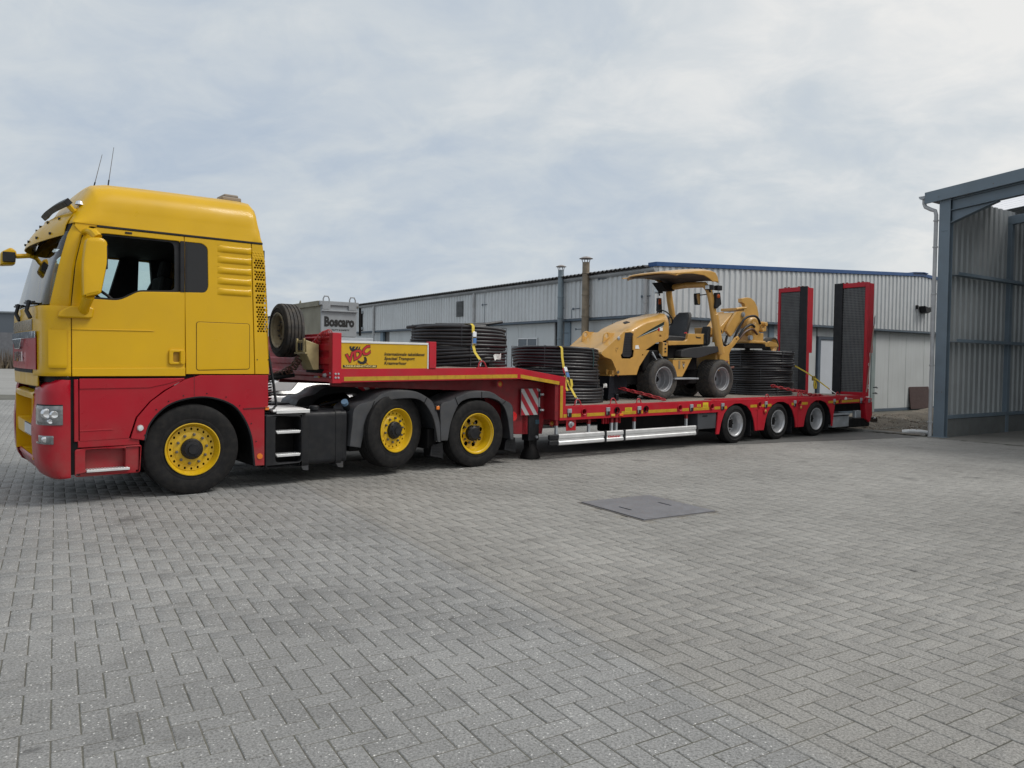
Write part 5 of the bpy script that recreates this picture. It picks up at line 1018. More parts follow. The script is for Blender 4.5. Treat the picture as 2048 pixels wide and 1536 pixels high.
def ramp(y0, y1, strip_low):
    """raised ramp, facing forward; strip_low: the rubber strip sits on the far side"""
    X0, X1, Z0, Z1 = 3.73, 3.82, .84, 3.60; f = MB(); e = .07
    f.box(X0, X1, y0, y0+e, Z0, Z1); f.box(X0, X1, y1-e, y1, Z0, Z1); f.box(X0, X1, y0+e, y1-e, Z1-.11, Z1); f.box(X0, X1, y0+e, y1-e, Z0, Z0+.1)
    o = rp('ramp', f, TRED, .006)
    s = MB(); s.box(X1+.002, X1+.20, y0, y0+.03, 1.9, Z1-.02); s.box(X1+.002, X1+.20, y1-.03, y1, 1.9, Z1-.02); s.box(X1+.002, X1+.07, y0, y0+.03, Z0, 1.9); s.box(X1+.002, X1+.07, y1-.03, y1, Z0, 1.9); s.build('ramp_cheek', TRED, o, bevel=.006)
    sy0, sy1 = (y1-.205, y1+.01) if strip_low else (y0-.01, y0+.19)
    r = MB(); r.box(X0-.025, X0+.02, sy0, sy1, Z0+.02, Z1+.01); r.build('rubber_strip', BLK, o, bevel=.006)
    my0, my1 = (y0+e+.01, sy0) if strip_low else (sy1, y1-e-.01)
    m_ = MB()
    for y_ in np.arange(my0+.012, my1, .034): m_.box(X0+.012, X0+.024, y_-.0035, y_+.0035, Z0+.1, Z1-.12)
    for z in np.arange(Z0+.12, Z1-.12, .040): m_.box(X0+.009, X0+.022, my0, my1, z-.004, z+.004)
    g_ = m_.build('ramp_mesh', MESH, o); g_['kind'] = 'stuff'
    b = MB(); b.box(X0+.05, X0+.06, y0+e-.01, y1-e+.01, Z0+.06, Z1-.1); b.build('ramp_back', mat('mesh_backing', (.03, .032, .036), .7), o)
    for z in np.arange(Z0+.35, Z1-.2, .29): q = MB(); ye = y0+.02 if strip_low else y1-.02; q.box(X0-.008, X0, min(ye, ye+.0)-.02, ye+.05, z-.006, z+.006); q.build('ramp_rung', TRED, o)
    for y_ in (y0+.16, y0+.26, y1-.28, y1-.18): q = MB(); q.cyl((X0+.04, y_, Z1), .03, .025, 'z', 10); q.build('ramp_pin', mat('rusty_red', (.15, .02, .02), .6), o)
    return o
r1 = ramp(.06, .90, True); r2 = ramp(1.66, 2.50, False)
ox = MB(); ox.lathe([(.018, -.003), (.034, -.003), (.034, 0), (.018, 0)], (3.85, .058, 1.62), 'y', 20); ox.xf(Matrix.Translation((0, 0, 0))); ox.build('ramp_ring_mark', INKW, r1)
text('K', .085, .10, SIDE(.0575, 3.80, 1.03), bold=.05).build('ramp_letter', INKW, r1)
ra = MB(); ra.tube([(3.70, .02, .95), (3.93, .0, 2.55)], .014, 6, 0); ra.tube([(3.93, .0, 2.5), (3.945, .0, 2.74), (3.975, .0, 2.80), (3.98, .0, 2.62), (3.95, .0, 2.55)], .010, 5, 1); rp('ramp_strut', ra, [mat('strut_brown', (.28, .18, .15), .6), STL])
ra = MB(); ra.tube([(3.55, 2.6, .95), (3.80, 2.58, 2.0)], .012, 6); rp('ramp_strut', ra, STL)
# lashing rings on the deck edge
def ring(x, y_, z, s=.075, tilt=.3, m_=None):
    q = MB(); q.tube([(x-s, y_, z), (x-s*.75, y_+tilt*.03, z+s*.9), (x-s*.3, y_+tilt*.05, z+s*1.35), (x+s*.3, y_+tilt*.05, z+s*1.35), (x+s*.75, y_+tilt*.03, z+s*.9), (x+s, y_, z)], .010, 6); q.box(x-s*1.3, x+s*1.3, y_-.015, y_+.02, z-.004, z+.012); return rp('lashing_ring', q, m_ or mat('ring_red', (.40, .02, .03), .45))
ring(-7.58, .07, 1.482); ring(-5.62, .07, .862); ring(-4.78, .08, .865); ring(-4.14, .08, .866, .06); ring(-.25, .08, .878, .06); ring(.98, .08, .88, .07); ring(2.56, .10, .886, .06); ring(1.2, .25, .88, .06)
far = MB(); far.box(-8.45, -7.75, 2.6, 2.63, .93, 1.13); fo3 = rp('rear_warning_board', far, mat('board_grey_white', (.40, .41, .42), .45)); stripes(fo3, -8.45, -7.75, .93, 1.13, 2.598, .125, -1.2, mat('signal_red', (.33, .012, .025), .45))
# ------------------------------------------------------------------ load: pipe coils, spare wheel, straps
def tpt(x, y_): return local(FR, x, y_)
coil_no = 0
def pipe_coil(xc, yc, z0, R, rows, label, layers=3, d=.0535, tilt=(0, 0), squash=1.0, tail=None, ties=5, seed=0, skew=0.0, bulge=0.0):
    px, py = tpt(xc, yc); o = thing('pipe_coil', label, 'pipe coil', (px, py, z0), FR[2], 'coils of black plastic pipe on the trailer'); rg = random.Random(seed)
    ph = [rg.uniform(0, 6.28) for _ in range(8)]
    off_ = [[rg.uniform(-.012, .012) for _ in range(20)] for _ in range(layers)]
    for L in range(layers):
        mb = MB(); pts = []; n = rows*48
        for i in range(n+1):
            a = 2*math.pi*i/48; t = i/48
            row = min(t, rows-1.0) if True else t
            # each turn lies almost level and climbs to the next one over a short stretch
            k = int(t); fr_ = t-k; lift = k+max(0, (fr_-.82)/.18)
            lift = min(lift, rows-1)
            if L % 2: lift = rows-1-lift
            z = d*.5+lift*d*.985
            r = R-d*.5-L*d*.97+.010*math.sin(2*a+ph[0]+k*.9)+.008*math.sin(3*a+ph[1]+k*1.7)+off_[L][min(k, 19)]+rg.uniform(-.0015, .0015)+bulge*math.sin(math.pi*lift/max(1, rows-1))
            x, y_ = r*math.cos(a+ph[2]), r*math.sin(a+ph[2])*squash
            pts.append((x+skew*lift, y_, z+tilt[0]*x+tilt[1]*y_+.009*math.sin(a*2+ph[3]+k*.6)))
        mb.tube(pts, d*.5, 8); mb.build('pipe_layer', PIPE, o, smooth=60)
    for k in range(ties):
        a = ph[4]+2*math.pi*k/ties; c_, s_ = math.cos(a), math.sin(a); H = rows*d
        rr_ = [R+.004+bulge*.6, R-d*layers-.006]; zz2 = lambda r: tilt[0]*r*c_+tilt[1]*r*s_*squash
        q = MB(); q.tube([(rr_[0]*c_, rr_[0]*s_*squash, .0+zz2(rr_[0])), (rr_[0]*c_+skew*rows*.5, rr_[0]*s_*squash, H*.5+zz2(rr_[0])), (rr_[0]*c_+skew*rows, rr_[0]*s_*squash, H+.002+zz2(rr_[0])), (rr_[1]*c_+skew*rows, rr_[1]*s_*squash, H+.002+zz2(rr_[1])), (rr_[1]*c_, rr_[1]*s_*squash, .0+zz2(rr_[1]))], .007, 5); q.build('coil_tie', mat('tie_band', (.05, .053, .06), .5), o)
    if tail:
        q = MB(); q.tube(tail, d*.5, 8); q.build('pipe_end', PIPE, o, smooth=60)
    return o
c_ = pipe_coil(-7.22, 1.27, 1.494, .80, 6, 'lower black pipe coil on the gooseneck deck, under the coil with loose pipe ends', seed=1)
c_ = pipe_coil(-7.22, 1.27, 1.494+6*.0527+.004, .80, 6, 'upper black pipe coil on the gooseneck deck with two pipe ends standing out', seed=4, tilt=(-.022, 0),
     tail=None)
q = MB(); q.tube([(-.55, -.15, .345), (-.1, -.42, .35), (.25, -.50, .375), (.55, -.46, .42)], .0265, 8); q.build('pipe_end', PIPE, c_, smooth=60)
q = MB(); q.tube([(-.80, .30, .305), (-.74, -.10, .325), (-.5, -.45, .325), (-.2, -.62, .33), (.1, -.62, .33)], .0265, 8); q.build('pipe_end', PIPE, c_, smooth=60)
pipe_coil(-5.10, 1.20, .872, .835, 5, 'bottom black pipe coil behind the gooseneck, wider than the two on top of it', seed=2, bulge=.02)
pipe_coil(-5.13, 1.22, .872+5*.0527+.004, .80, 6, 'middle black pipe coil of the stack right behind the gooseneck step', seed=3, tilt=(-.012, 0))
c_ = pipe_coil(-5.13, 1.24, .872+11*.0527+.012, .79, 7, 'top black pipe coil behind the gooseneck step, sloping and with a white label', seed=6, tilt=(-.042, -.01))
q = MB(); q.grid([[(.30, -.765, .36), (.50, -.66, .355)], [(.28, -.70, .372), (.47, -.60, .366)]]); q.build('coil_label', INKW, c_, solid=.003)
q = MB(); q.tube([(.20, -.795, .05), (.205, -.80, .2), (.19, -.79, .34), (.16, -.72, .375), (.10, -.62, .38)], .010, 6); q.build('green_tie', mat('green_tie', (.02, .06, .06), .5), c_)
pipe_coil(1.42, 1.45, .884, .77, 6, 'bottom black pipe coil at the rear of the deck in front of the far ramp', seed=8)
pipe_coil(1.40, 1.45, .884+6*.0527+.003, .765, 6, 'middle black pipe coil of the rear stack between ochre machine and far ramp', seed=9, tilt=(.01, 0))
c_ = pipe_coil(1.43, 1.45, .884+12*.0527+.006, .785, 7, 'top black pipe coil of the rear stack, one pipe end standing out', seed=11, tilt=(-.02, 0), bulge=-.01)
q = MB(); q.tube([(.2, -.74, .345), (.62, -.44, .36), (.95, -.1, .36), (1.25, .12, .345)], .0265, 8); q.build('pipe_end', PIPE, c_, smooth=60)
for (x, y_, z) in ((.70, -.40, 1.71),): pass
# foil tags on coils
def rag(x, y_, z, label, s=.06):
    px, py = tpt(x, y_); m = MB(); rg = random.Random(int(x*100)); rows = [[(i*s*.8-s+rg.uniform(-.3, .3)*s, rg.uniform(-.4, .4)*s, j*s*.8+rg.uniform(-.4, .4)*s) for i in range(4)] for j in range(4)]
    m.grid(rows); o = m.build('plastic_film', INKW, solid=.004, smooth=20); o.location = (px, py, z); o.rotation_euler = (0, 0, R_(FR[2]-20)); tag(o, label, 'plastic film')
rag(-7.05, .42, 1.60, 'crumpled white plastic film on the lower coil of the gooseneck deck', .045)
rag(-4.37, .72, 1.13, 'white plastic film end sticking out of the bottom coil behind the gooseneck', .03)
# ---- spare wheel and wheel chock in front of the headboard
sx, sy = tpt(-10.0, 1.27)
spr = thing('spare_wheel', 'worn spare wheel with cream rim standing upright against the red headboard', 'wheel', (sx, sy, 1.605), FR[2])
CRIM = mat('cream_rim', (.46, .40, .27), .5, .1, dirt=.55, dcol=(.13, .09, .05))
ds = drive_wheel('rim', .38, .27, spr, (-.29, 0, .38), rim=CRIM, rl=.25, depth=.10, nh=8, hubr=.03, hubd=.09, hole=.036, hubm=DRK, tyre=WRUB); ds.rotation_euler = (0, 0, -math.pi/2)
cx_, cy_ = tpt(-10.02, .56)
chk = thing('wheel_chock', 'dirty cream plastic wheel chock hung on the red headboard', 'wheel chock', (cx_, cy_, 1.44), FR[2])
q = MB(); q.prism([(-.02, 0), (-.10, 0), (-.20, .22), (-.21, .40), (-.02, .34)], 'y', -.17, .17); q.build('body', CREAM, chk, bevel=.01)
q = MB(); q.box(-.225, -.19, -.19, .19, .21, .235); q.box(-.225, -.2, .1, .14, .22, .42); q.box(-.225, -.2, -.14, -.10, .22, .42); q.build('flange', CREAM, chk, bevel=.005)
for y_ in (-.07, .03): q = MB(); q.box(-.218, -.202, y_, y_+.05, .26, .36); q.build('slot', DIN, chk)
hd_ = MB(); hd_.box(-10.06, -9.99, .36, .78, 1.40, 1.45); rp('chock_holder', hd_, DRK)
# spiral air lines between headboard and cab
def hose(name, pts, r, coil_r, turns, m_, label):
    P = [Vector(p) for p in pts]; n = turns*14; out = []
    for i in range(n+1):
        t = i/n*(len(P)-1); k = min(int(t), len(P)-2); f_ = t-k; c = P[k]*(1-f_)+P[k+1]*f_; d_ = (P[k+1]-P[k]).normalized(); s_ = d_.cross(Vector((0, 0, 1))).normalized(); u_ = s_.cross(d_); a = 2*math.pi*turns*i/n
        out.append(c+(s_*math.cos(a)+u_*math.sin(a))*coil_r)
    m = MB(); m.tube(out, r, 5); o = m.build(name, m_); return tag(o, label, 'hose')
wp = lambda x, y_, z: (*tpt(x, y_), z)
hose('spiral_hose', [wp(-10.05, .62, 1.62), wp(-10.05, .52, 1.78), wp(-9.98, .42, 1.91), wp(-9.96, .22, 1.945)], .009, .042, 14, mat('red_hose', (.30, .015, .02), .4), 'red spiral air line lying over the top of the headboard')
hose('spiral_hose', [wp(-10.22, .62, 1.60), wp(-10.26, .75, 1.46), wp(-10.36, 1.0, 1.36), wp(-10.6, 1.35, 1.32)], .011, .045, 12, mat('brown_hose', (.085, .04, .025), .5), 'dirty brown spiral cable hanging in front of the wheel chock')
hose('spiral_hose', [wp(-10.3, 1.0, 1.33), wp(-10.7, 1.2, 1.30), wp(-11.0, 1.3, 1.2)], .012, .04, 8, mat('orange_hose', (.30, .10, .02), .5), 'orange spiral air line between cab and headboard')
m = MB(); m.tube([wp(-10.2, .9, 1.42), wp(-10.5, 1.0, 1.33), wp(-10.9, 1.1, 1.32)], .03, 6); m.tube([wp(-10.2, .85, 1.36), wp(-10.6, .9, 1.30), wp(-10.95, 1.0, 1.26)], .03, 6); tag(m.build('hose_bundle', DRK), 'black cable bundle sagging below the spare wheel', 'cable')
# ---- ratchet straps
def strap(name, label, x, pts, hook_to, rat_t, free=None, w=.05):
    """webbing follows pts (trailer frame), ratchet at index rat_t"""
    o = thing(name, label, 'ratchet strap', (*tpt(*hook_to[:2]), hook_to[2]), FR[2], 'yellow ratchet straps holding the load'); off = hook_to
    m = MB(); rows = [[(p[0]-w/2, p[1], p[2]) for p in pts], [(p[0]+w/2, p[1], p[2]) for p in pts]]; m.grid(rows); m.build('webbing', WEB, o, off=off, solid=.004, smooth=60)
    p = Vector(pts[rat_t]); d_ = (Vector(pts[rat_t+1])-p).normalized(); sidev = Vector((1, 0, 0)); nrm = d_.cross(sidev).normalized()
    if nrm.y > 0: nrm = -nrm
    Mx = Matrix((( sidev.x, d_.x, nrm.x, p.x), (sidev.y, d_.y, nrm.y, p.y), (sidev.z, d_.z, nrm.z, p.z), (0, 0, 0, 1)))
    r = MB(); 
    for sx2 in (-.038, .034): r.box(sx2, sx2+.004, -.02, .19, .005, .045)
    r.tube([(-.04, .02, .03), (.04, .02, .03)], .010, 8); r.tube([(-.04, .15, .03), (.04, .15, .03)], .012, 8); r.box(-.032, .032, -.03, .05, .042, .05); r.xf(Mx); r.build('ratchet', CHR, o, off=off, bevel=.002)
    b = MB(); b.box(-.03, .03, .07, .15, .046, .056); b.xf(Mx); b.build('ratchet_grip', BLUE, o, off=off); b = MB(); b.box(-.026, .026, .19, .25, .004, .008); b.xf(Mx); b.build('strap_label', BLUE, o, off=off)
    h = Vector(pts[-1]); k = MB(); k.tube([(h.x-.03, h.y, h.z+.01), (h.x+.03, h.y, h.z+.01), (h.x+.008, h.y, h.z-.075), (h.x, h.y, h.z-.10), (h.x-.012, h.y, h.z-.075)], .006, 6, closed=True); k.build('hook', CHR, o, off=off)
    if free: f_ = MB(); f_.grid([[(q[0]-w/2, q[1], q[2]) for q in free], [(q[0]+w/2, q[1], q[2]) for q in free]]); f_.build('loose_webbing', WEB, o, off=off, solid=.004, smooth=60)
    return o
strap('ratchet_strap', 'yellow strap with blue ratchet over the two coils on the gooseneck', -7.5,
      [(-7.40, 2.6, 1.5), (-7.42, 2.09, 2.10), (-7.44, 1.9, 2.155), (-7.46, 1.2, 2.16), (-7.48, .52, 2.165), (-7.49, .455, 2.13), (-7.50, .44, 2.0), (-7.52, .42, 1.86), (-7.54, .33, 1.72), (-7.57, .14, 1.60)], (-7.57, .10, 1.50), 6)
strap('ratchet_strap', 'yellow strap with hanging loop over the stack behind the gooseneck', -5.6,
      [(-5.2, 2.6, .9), (-5.25, 2.05, 1.80), (-5.42, 1.2, 1.85), (-5.62, .54, 1.855), (-5.645, .47, 1.82), (-5.66, .44, 1.66), (-5.65, .40, 1.46), (-5.635, .35, 1.31), (-5.63, .25, 1.16), (-5.62, .12, .99)], (-5.62, .08, .90), 6,
      free=[(-5.655, .36, 1.36), (-5.71, .30, 1.26), (-5.72, .27, 1.17), (-5.69, .25, 1.10), (-5.64, .24, 1.12), (-5.60, .25, 1.20), (-5.595, .28, 1.30)])
o = thing('ratchet_strap', 'taut yellow strap from the rear coils down to the deck edge beside the ramps', 'ratchet strap', (*tpt(2.52, .12), .90), FR[2], 'yellow ratchet straps holding the load'); of = (2.52, .12, .90)
m = MB(); A = [(2.10, 1.05, 1.62), (2.25, .70, 1.40), (2.36, .45, 1.20), (2.46, .24, 1.02)]; m.grid([[(p[0], p[1], p[2]-.018) for p in A], [(p[0]+.006, p[1]+.006, p[2]+.018) for p in A]]); m.build('webbing', WEB, o, off=of, solid=.005)
m = MB(); m.tube([(2.44, .26, 1.05), (2.46, .235, 1.01), (2.52, .13, .93), (2.53, .11, .90)], .008, 6); m.build('hook', CHR, o, off=of)
m = MB(); m.box(2.27, 2.37, .55, .60, 1.22, 1.33); m.build('ratchet', mat('gold_ratchet', (.40, .30, .06), .35, .6), o, off=of, bevel=.01)
m = MB(); m.tube([(2.31, .55, 1.22), (2.28, .54, 1.12), (2.30, .54, 1.04), (2.35, .53, 1.04), (2.37, .54, 1.13), (2.34, .55, 1.22)], .02, 8); m.build('strap_roll', WEB, o, off=of)
# ---- lashing chains
def chain(label, pts, n, s=.036):
    P = [Vector(p) for p in pts]; o = thing('lashing_chain', label, 'chain', (*tpt(P[-1].x, P[-1].y), P[-1].z), FR[2], 'red lashing chains on the deck'); off = tuple(P[-1]); L = [0]
    for a, b in zip(P, P[1:]): L.append(L[-1]+(b-a).length)
    for i in range(n):
        t = L[-1]*(i+.5)/n; k = max(j for j in range(len(P)-1) if L[j] <= t); c = P[k].lerp(P[k+1], (t-L[k])/(L[k+1]-L[k])); d_ = (P[k+1]-P[k]).normalized(); u_ = d_.cross(Vector((0, 0, 1))).normalized(); v_ = d_.cross(u_)
        e = (u_+v_*(.5 if i % 2 else -1.2)).normalized(); h = L[-1]/n*.72
        q = MB(); q.tube([c+d_*h*math.cos(a)+e*s*.62*math.sin(a) for a in np.linspace(0, 2*math.pi, 10, endpoint=False)], s*.27, 5, closed=True); q.build('link', CHAIN, o, off=off)
    return o
chain('red lashing chain from the ochre machine to the deck edge beside its front tyre', [(-3.85, 1.00, 1.13), (-3.70, .72, 1.06), (-3.55, .42, .99), (-3.40, .13, .91)], 12, .05)
chain('red lashing chain lying on the deck in front of the rear coils', [(.30, .35, 1.13), (.75, .18, 1.04), (1.05, .15, 1.0), (1.45, .12, .925), (1.95, .13, .90)], 18, .045)
q = MB(); q.tube([wp(1.02, .14, 1.04), wp(1.08, .12, .95), wp(1.12, .11, .89)], .012, 6); q.tube([wp(.85, .2, 1.05), wp(1.3, .12, 1.0)], .016, 6); tag(q.build('chain_tensioner', CHAIN), 'red chain tensioner with lever in front of the rear coils', 'tensioner')
# ------------------------------------------------------------------ ride-on plough machine
MO = (-2.0, 1.27, .866)
mc_ = thing('plough_machine', 'ochre ride-on plough machine with canopy strapped on the trailer deck', 'machine', (*tpt(MO[0], MO[1]), MO[2]), FR[2])
def mp(name, mb, m, bevel=0, parent=None, **k):
    if parent is None: return mb.build(name, m, mc_, bevel=bevel, off=MO, **k)
    return mb.build(name, m, parent, bevel=bevel, off=MO, **k)
YC = 1.27; N0, N1 = .74, 1.80
def fat_wheel(x):
    R, w, rl = .405, .42, .232
    o = bpy.data.objects.new('wheel', None); COL.objects.link(o); o.parent = mc_; o.location = (x-MO[0], .655-MO[1], R)
    t = MB(); t.lathe([(rl, .03), (rl+.02, .012), (rl+.05, .006), (rl+.055, -.002), (.335, -.012), (.375, .004), (.395, .03), (.400, .05), (.402, w/2), (.400, w-.05), (.385, w-.01), (.33, w+.01), (rl, w-.03)], ax='y', n=56)
    t.build('tyre', WRUB, o)
    tr = MB(); rg = random.Random(2)
    for j in range(7):
        y0 = .035+j*.052
        for i in range(46):
            a = 2*math.pi*(i+(.5 if j % 2 else 0))/46; r0, r1 = .398, .4085; da = .052
            vs = [(r*math.cos(a+q), y, r*math.sin(a+q)) for r in (r0, r1) for q, y in ((-da, y0), (da*.8, y0+.006), (da, y0+.044), (-da*.8, y0+.038))]
            tr.add(vs, [(4, 5, 6, 7), (0, 1, 5, 4), (1, 2, 6, 5), (2, 3, 7, 6), (3, 0, 4, 7)])
    q = tr.build('tread_blocks', WRUB, o, smooth=20); q['kind'] = 'stuff'
    for a in (.025,): 
        b = MB(); b.lathe([(rl+.075, -.0085), (rl+.082, -.0125), (rl+.09, -.0095)], ax='y', n=48); b.build('sidewall_ring', WRUB, o)
    r = MB(); r.lathe([(rl+.014, .028), (rl+.017, .010), (rl+.006, .006), (rl-.006, .018), (rl-.012, .05), (rl-.022, .055), (rl-.028, .15), (rl-.04, .165), (rl-.045, .25), (.0, .255)], ax='y', n=48); r.build('rim', mat('grey_rim', (.36, .37, .39), .42, .5, dirt=.3), o)
    r = MB(); r.lathe([(0, .19), (.05, .19), (.06, .21), (.075, .255)], ax='y', n=20)
    for a in np.linspace(0, 2*math.pi, 6, endpoint=False): r.lathe([(0, .235), (.013, .236), (.015, .255)], (.10*math.cos(a), 0, .10*math.sin(a)), 'y', 6)
    r.build('hub', DRK, o)
    return o
for x in (-2.815, -1.012):
    w_ = fat_wheel(x); f_ = dup(w_, mc_); f_.location.y = 2*YC-.655-MO[1]; f_.rotation_euler = (0, 0, math.pi)
ax_ = MB()
for x in (-2.815, -1.012): ax_.tube([(x, .9, 1.27), (x, 1.64, 1.27)], .09, 10)
ax_.box(-3.6, -.7, 1.0, 1.54, 1.16, 1.45); ax_.box(-2.5, -1.6, .85, 1.7, 1.18, 1.30); mp('underframe', ax_, DRK, .01)
# nose: plate steel box with sloping front
nose_side = [(-4.455, 1.735), (-4.44, 1.775), (-3.885, 2.165), (-3.85, 2.172), (-3.915, 1.765), (-3.955, 1.73), (-3.93, 1.665), (-3.70, 1.665), (-3.62, 1.70), (-3.60, 1.83), (-3.175, 1.83), (-3.45, 1.52), (-3.52, 1.36), (-4.03, 1.35), (-4.08, 1.47), (-4.16, 1.60), (-4.20, 1.645), (-4.38, 1.69)]
for y_ in (N0, N1): mp('nose_side', plate(nose_side, [circ(-3.36, 1.74, .016, 10), circ(-4.02, 1.41, .022, 10)], .02, .004, SIDE(y_)), TAN)
fpn = MB(); fpn.prism([(-4.445, 1.735), (-4.435, 1.775), (-3.885, 2.165), (-3.62, 2.185), (-3.62, 2.165), (-3.88, 2.145), (-4.42, 1.76)], 'y', N0+.012, N1-.012); mp('nose_slope', fpn, TAN, .004)
fpl = MB(); fpl.prism([(-4.45, 1.74), (-4.38, 1.685), (-4.19, 1.64), (-4.10, 1.52), (-4.05, 1.36), (-4.02, 1.36), (-4.06, 1.54), (-4.17, 1.665), (-4.36, 1.71)], 'y', N0+.012, N1-.012); mp('nose_underside', fpl, TAN)
gr_ = plate(rpoly([(-3.865, 1.70), (-3.70, 1.69), (-3.635, 1.73), (-3.60, 2.13), (-3.64, 2.16), (-3.87, 2.16), (-3.91, 1.80)], .03), [], .02, .004, SIDE(N0+.03)); go = mp('side_grille', gr_, mat('grille_black', (.018, .019, .024), .6))
for i in range(9): q = MB(); q.box(-3.84, -3.64, N0+.015, N0+.02, 1.75+i*.045, 1.757+i*.045); q.build('grille_bar', BLK, go, off=MO)
q = MB(); q.box(-3.635, -3.605, N0-.012, N0+.02, 1.83, 2.1); mp('grille_post', q, TAN, .006)
for x, y_, z in ((-4.06, .95, 2.065), (-3.99, 1.60, 2.10)):
    e_ = plate([(-.16, -.10), (.17, .10), (.02, .10), (-.03, .115), (-.08, .105), (-.13, .07), (-.15, .02)], [circ(-.065, .045, .045, 14)], .025, .006, SIDE(y_, x, z-.02)); mp('lifting_eye', e_, TAN)
q = MB(); q.lathe([(0, -.018), (.02, -.014), (.035, -.008), (.036, 0)], (-4.02, N0-.01, 2.04), 'y', 16); mp('side_reflector', q, STL)
for x, y0, z0, dx, dz in ((-4.10, N0, 1.86, .07, -.01), (-4.03, N0, 1.87, -.05, -.07), (-4.10, N0, 1.83, .03, -.05)): q = MB(); q.tube([(x, y0-.012, z0), (x+dx, y0-.012, z0+dz)], .004, 4); mp('weld_mark', q, mat('weld_brown', (.3, .18, .06), .6))
q = MB(); q.lathe([(.0, -.02), (.03, -.015), (.034, .02)], (-4.02, N0, 1.41), 'y', 12); mp('pivot_pin', q, BOLT)
bl_ = MB(); bl_.prism([(-4.20, .90), (-4.16, 1.33), (-4.06, 1.33), (-4.02, 1.0), (-4.05, .88)], 'y', .80, 1.74); bl_.box(-4.0, -3.6, .9, 1.6, 1.0, 1.35); bl_.box(-4.03, -3.96, .76, .86, .875, 1.0); mp('blade', bl_, mat('blade_black', (.010, .012, .018), .4, .3), .008)
q = MB(); q.box(-4.16, -4.04, .80, 1.74, 1.335, 1.36); q.box(-4.15, -4.06, .9, .93, 1.36, 1.46); q.box(-4.12, -4.05, .78, .86, 1.36, 1.44); mp('blade_carrier', q, TAN, .005)
q = MB(); q.tube([(-4.02, .80, 1.36), (-4.0, .78, 1.42), (-3.97, .78, 1.44), (-3.945, .78, 1.40), (-3.96, .79, 1.33)], .014, 6); mp('shackle', q, CHAIN)
# hood: lofted, rounded top, rising to the steering column
HS = [(-3.70, 2.16, .46, 2.10), (-3.62, 2.225, .47, 2.09), (-3.48, 2.305, .47, 2.07), (-3.24, 2.415, .465, 2.03), (-2.95, 2.495, .45, 2.0), (-2.70, 2.54, .43, 2.02), (-2.54, 2.585, .40, 2.05), (-2.42, 2.60, .35, 2.10), (-2.34, 2.555, .29, 2.2)]
rows = []
for x, zt, hw, zb in HS:
    r = []
    for a in np.linspace(0, math.pi, 21):
        c_, s_ = math.cos(a), math.sin(a); y_ = YC-hw*math.copysign(abs(c_)**.42, c_); z = zb+(zt-zb)*abs(s_)**.55; r.append((x, y_, z))
    rows.append(r)
mp('hood', MB().grid(rows), TAN, smooth=60)
hs_ = [(-3.58, 2.155), (-3.60, 1.835), (-3.56, 1.82), (-3.26, 1.82), (-2.93, 1.985), (-2.82, 2.0), (-2.76, 1.99), (-2.66, 2.12), (-2.60, 2.26), (-2.62, 2.37), (-2.70, 2.46), (-2.85, 2.43), (-3.2, 2.36), (-3.5, 2.24)]
for y_ in (.785, 1.755): ho2 = mp('hood_side', plate(rpoly(hs_, [.02, .03, .02, .02, .02, .02, .03, .05, .05, .08, .08, .05, .05, .05]), [rpoly([(-2.86, 2.10), (-2.80, 2.10), (-2.80, 2.135), (-2.86, 2.135)], .006)] if y_ < 1 else [], .03, .012, SIDE(y_)), TAN)
q = MB(); q.prism([(-3.58, 2.15), (-3.5, 2.22), (-3.2, 2.34), (-2.85, 2.415), (-2.70, 2.44), (-2.63, 2.36), (-2.62, 2.26), (-2.68, 2.13), (-2.77, 2.01), (-2.94, 2.0), (-3.26, 1.84), (-3.58, 1.85)], 'y', .80, 1.74); mp('hood_core', q, TAN)
dec = [(-3.51, 2.055), (-3.30, 2.16), (-2.98, 2.30), (-2.72, 2.405), (-2.735, 2.34), (-2.80, 2.275), (-2.98, 2.21), (-3.26, 2.13)]
mp('hood_stripe', plate(dec, [], .002, .0003, SIDE(.767)), GRN)
ds_ = [(-3.50, 2.062), (-3.26, 2.15), (-2.95, 2.255), (-2.735, 2.335), (-2.738, 2.322), (-2.95, 2.24), (-3.26, 2.138)]
mp('hood_pinstripe', plate(ds_, [], .002, .0003, SIDE(.7655)), mat('pale_pinstripe', (.45, .50, .50), .5))
q = MB(); q.box(-2.90, -2.86, .763, .767, 2.215, 2.275, 0); q.box(-2.855, -2.77, .763, .767, 2.22, 2.285, 1); mp('hood_decal', q, [INKR, INKW]); q = MB(); q.prism([(-3.54, 1.855), (-3.42, 1.855), (-3.45, 1.925), (-3.53, 1.92)], 'y', .763, .767); mp('white_label', q, INKW)
q = MB(); q.add([(-3.62, 1.02, 2.352), (-3.53, 1.02, 2.385), (-3.55, .90, 2.362), (-3.66, .93, 2.325)], [(0, 1, 2, 3)]); mp('hood_vent', q, DIN, solid=.012)
q = MB(); q.prism([(-2.78, 2.0), (-2.64, 1.98), (-2.64, 1.72), (-2.79, 1.72)], 'y', .74, .86); mp('control_box', q, TAN, .01)
for z in (1.86, 1.80, 1.945): q = MB(); q.box(-2.735, -2.69, .733, .739, z, z+.03); mp('control_label', q, INK)
q = MB(); q.box(-3.25, -2.75, .82, 1.7, 1.42, 1.84); mp('engine_block', q, DRK, .03)
rg = random.Random(4)
for k in range(7):
    x0 = -3.1+rg.random()*.35; q = MB(); q.tube([(x0, .80, 1.75+rg.random()*.1), (x0+.06, .74+rg.random()*.04, 1.66), (x0+.16, .78, 1.58)], .014, 5); mp('engine_hose', q, BLK if k % 3 else STL)
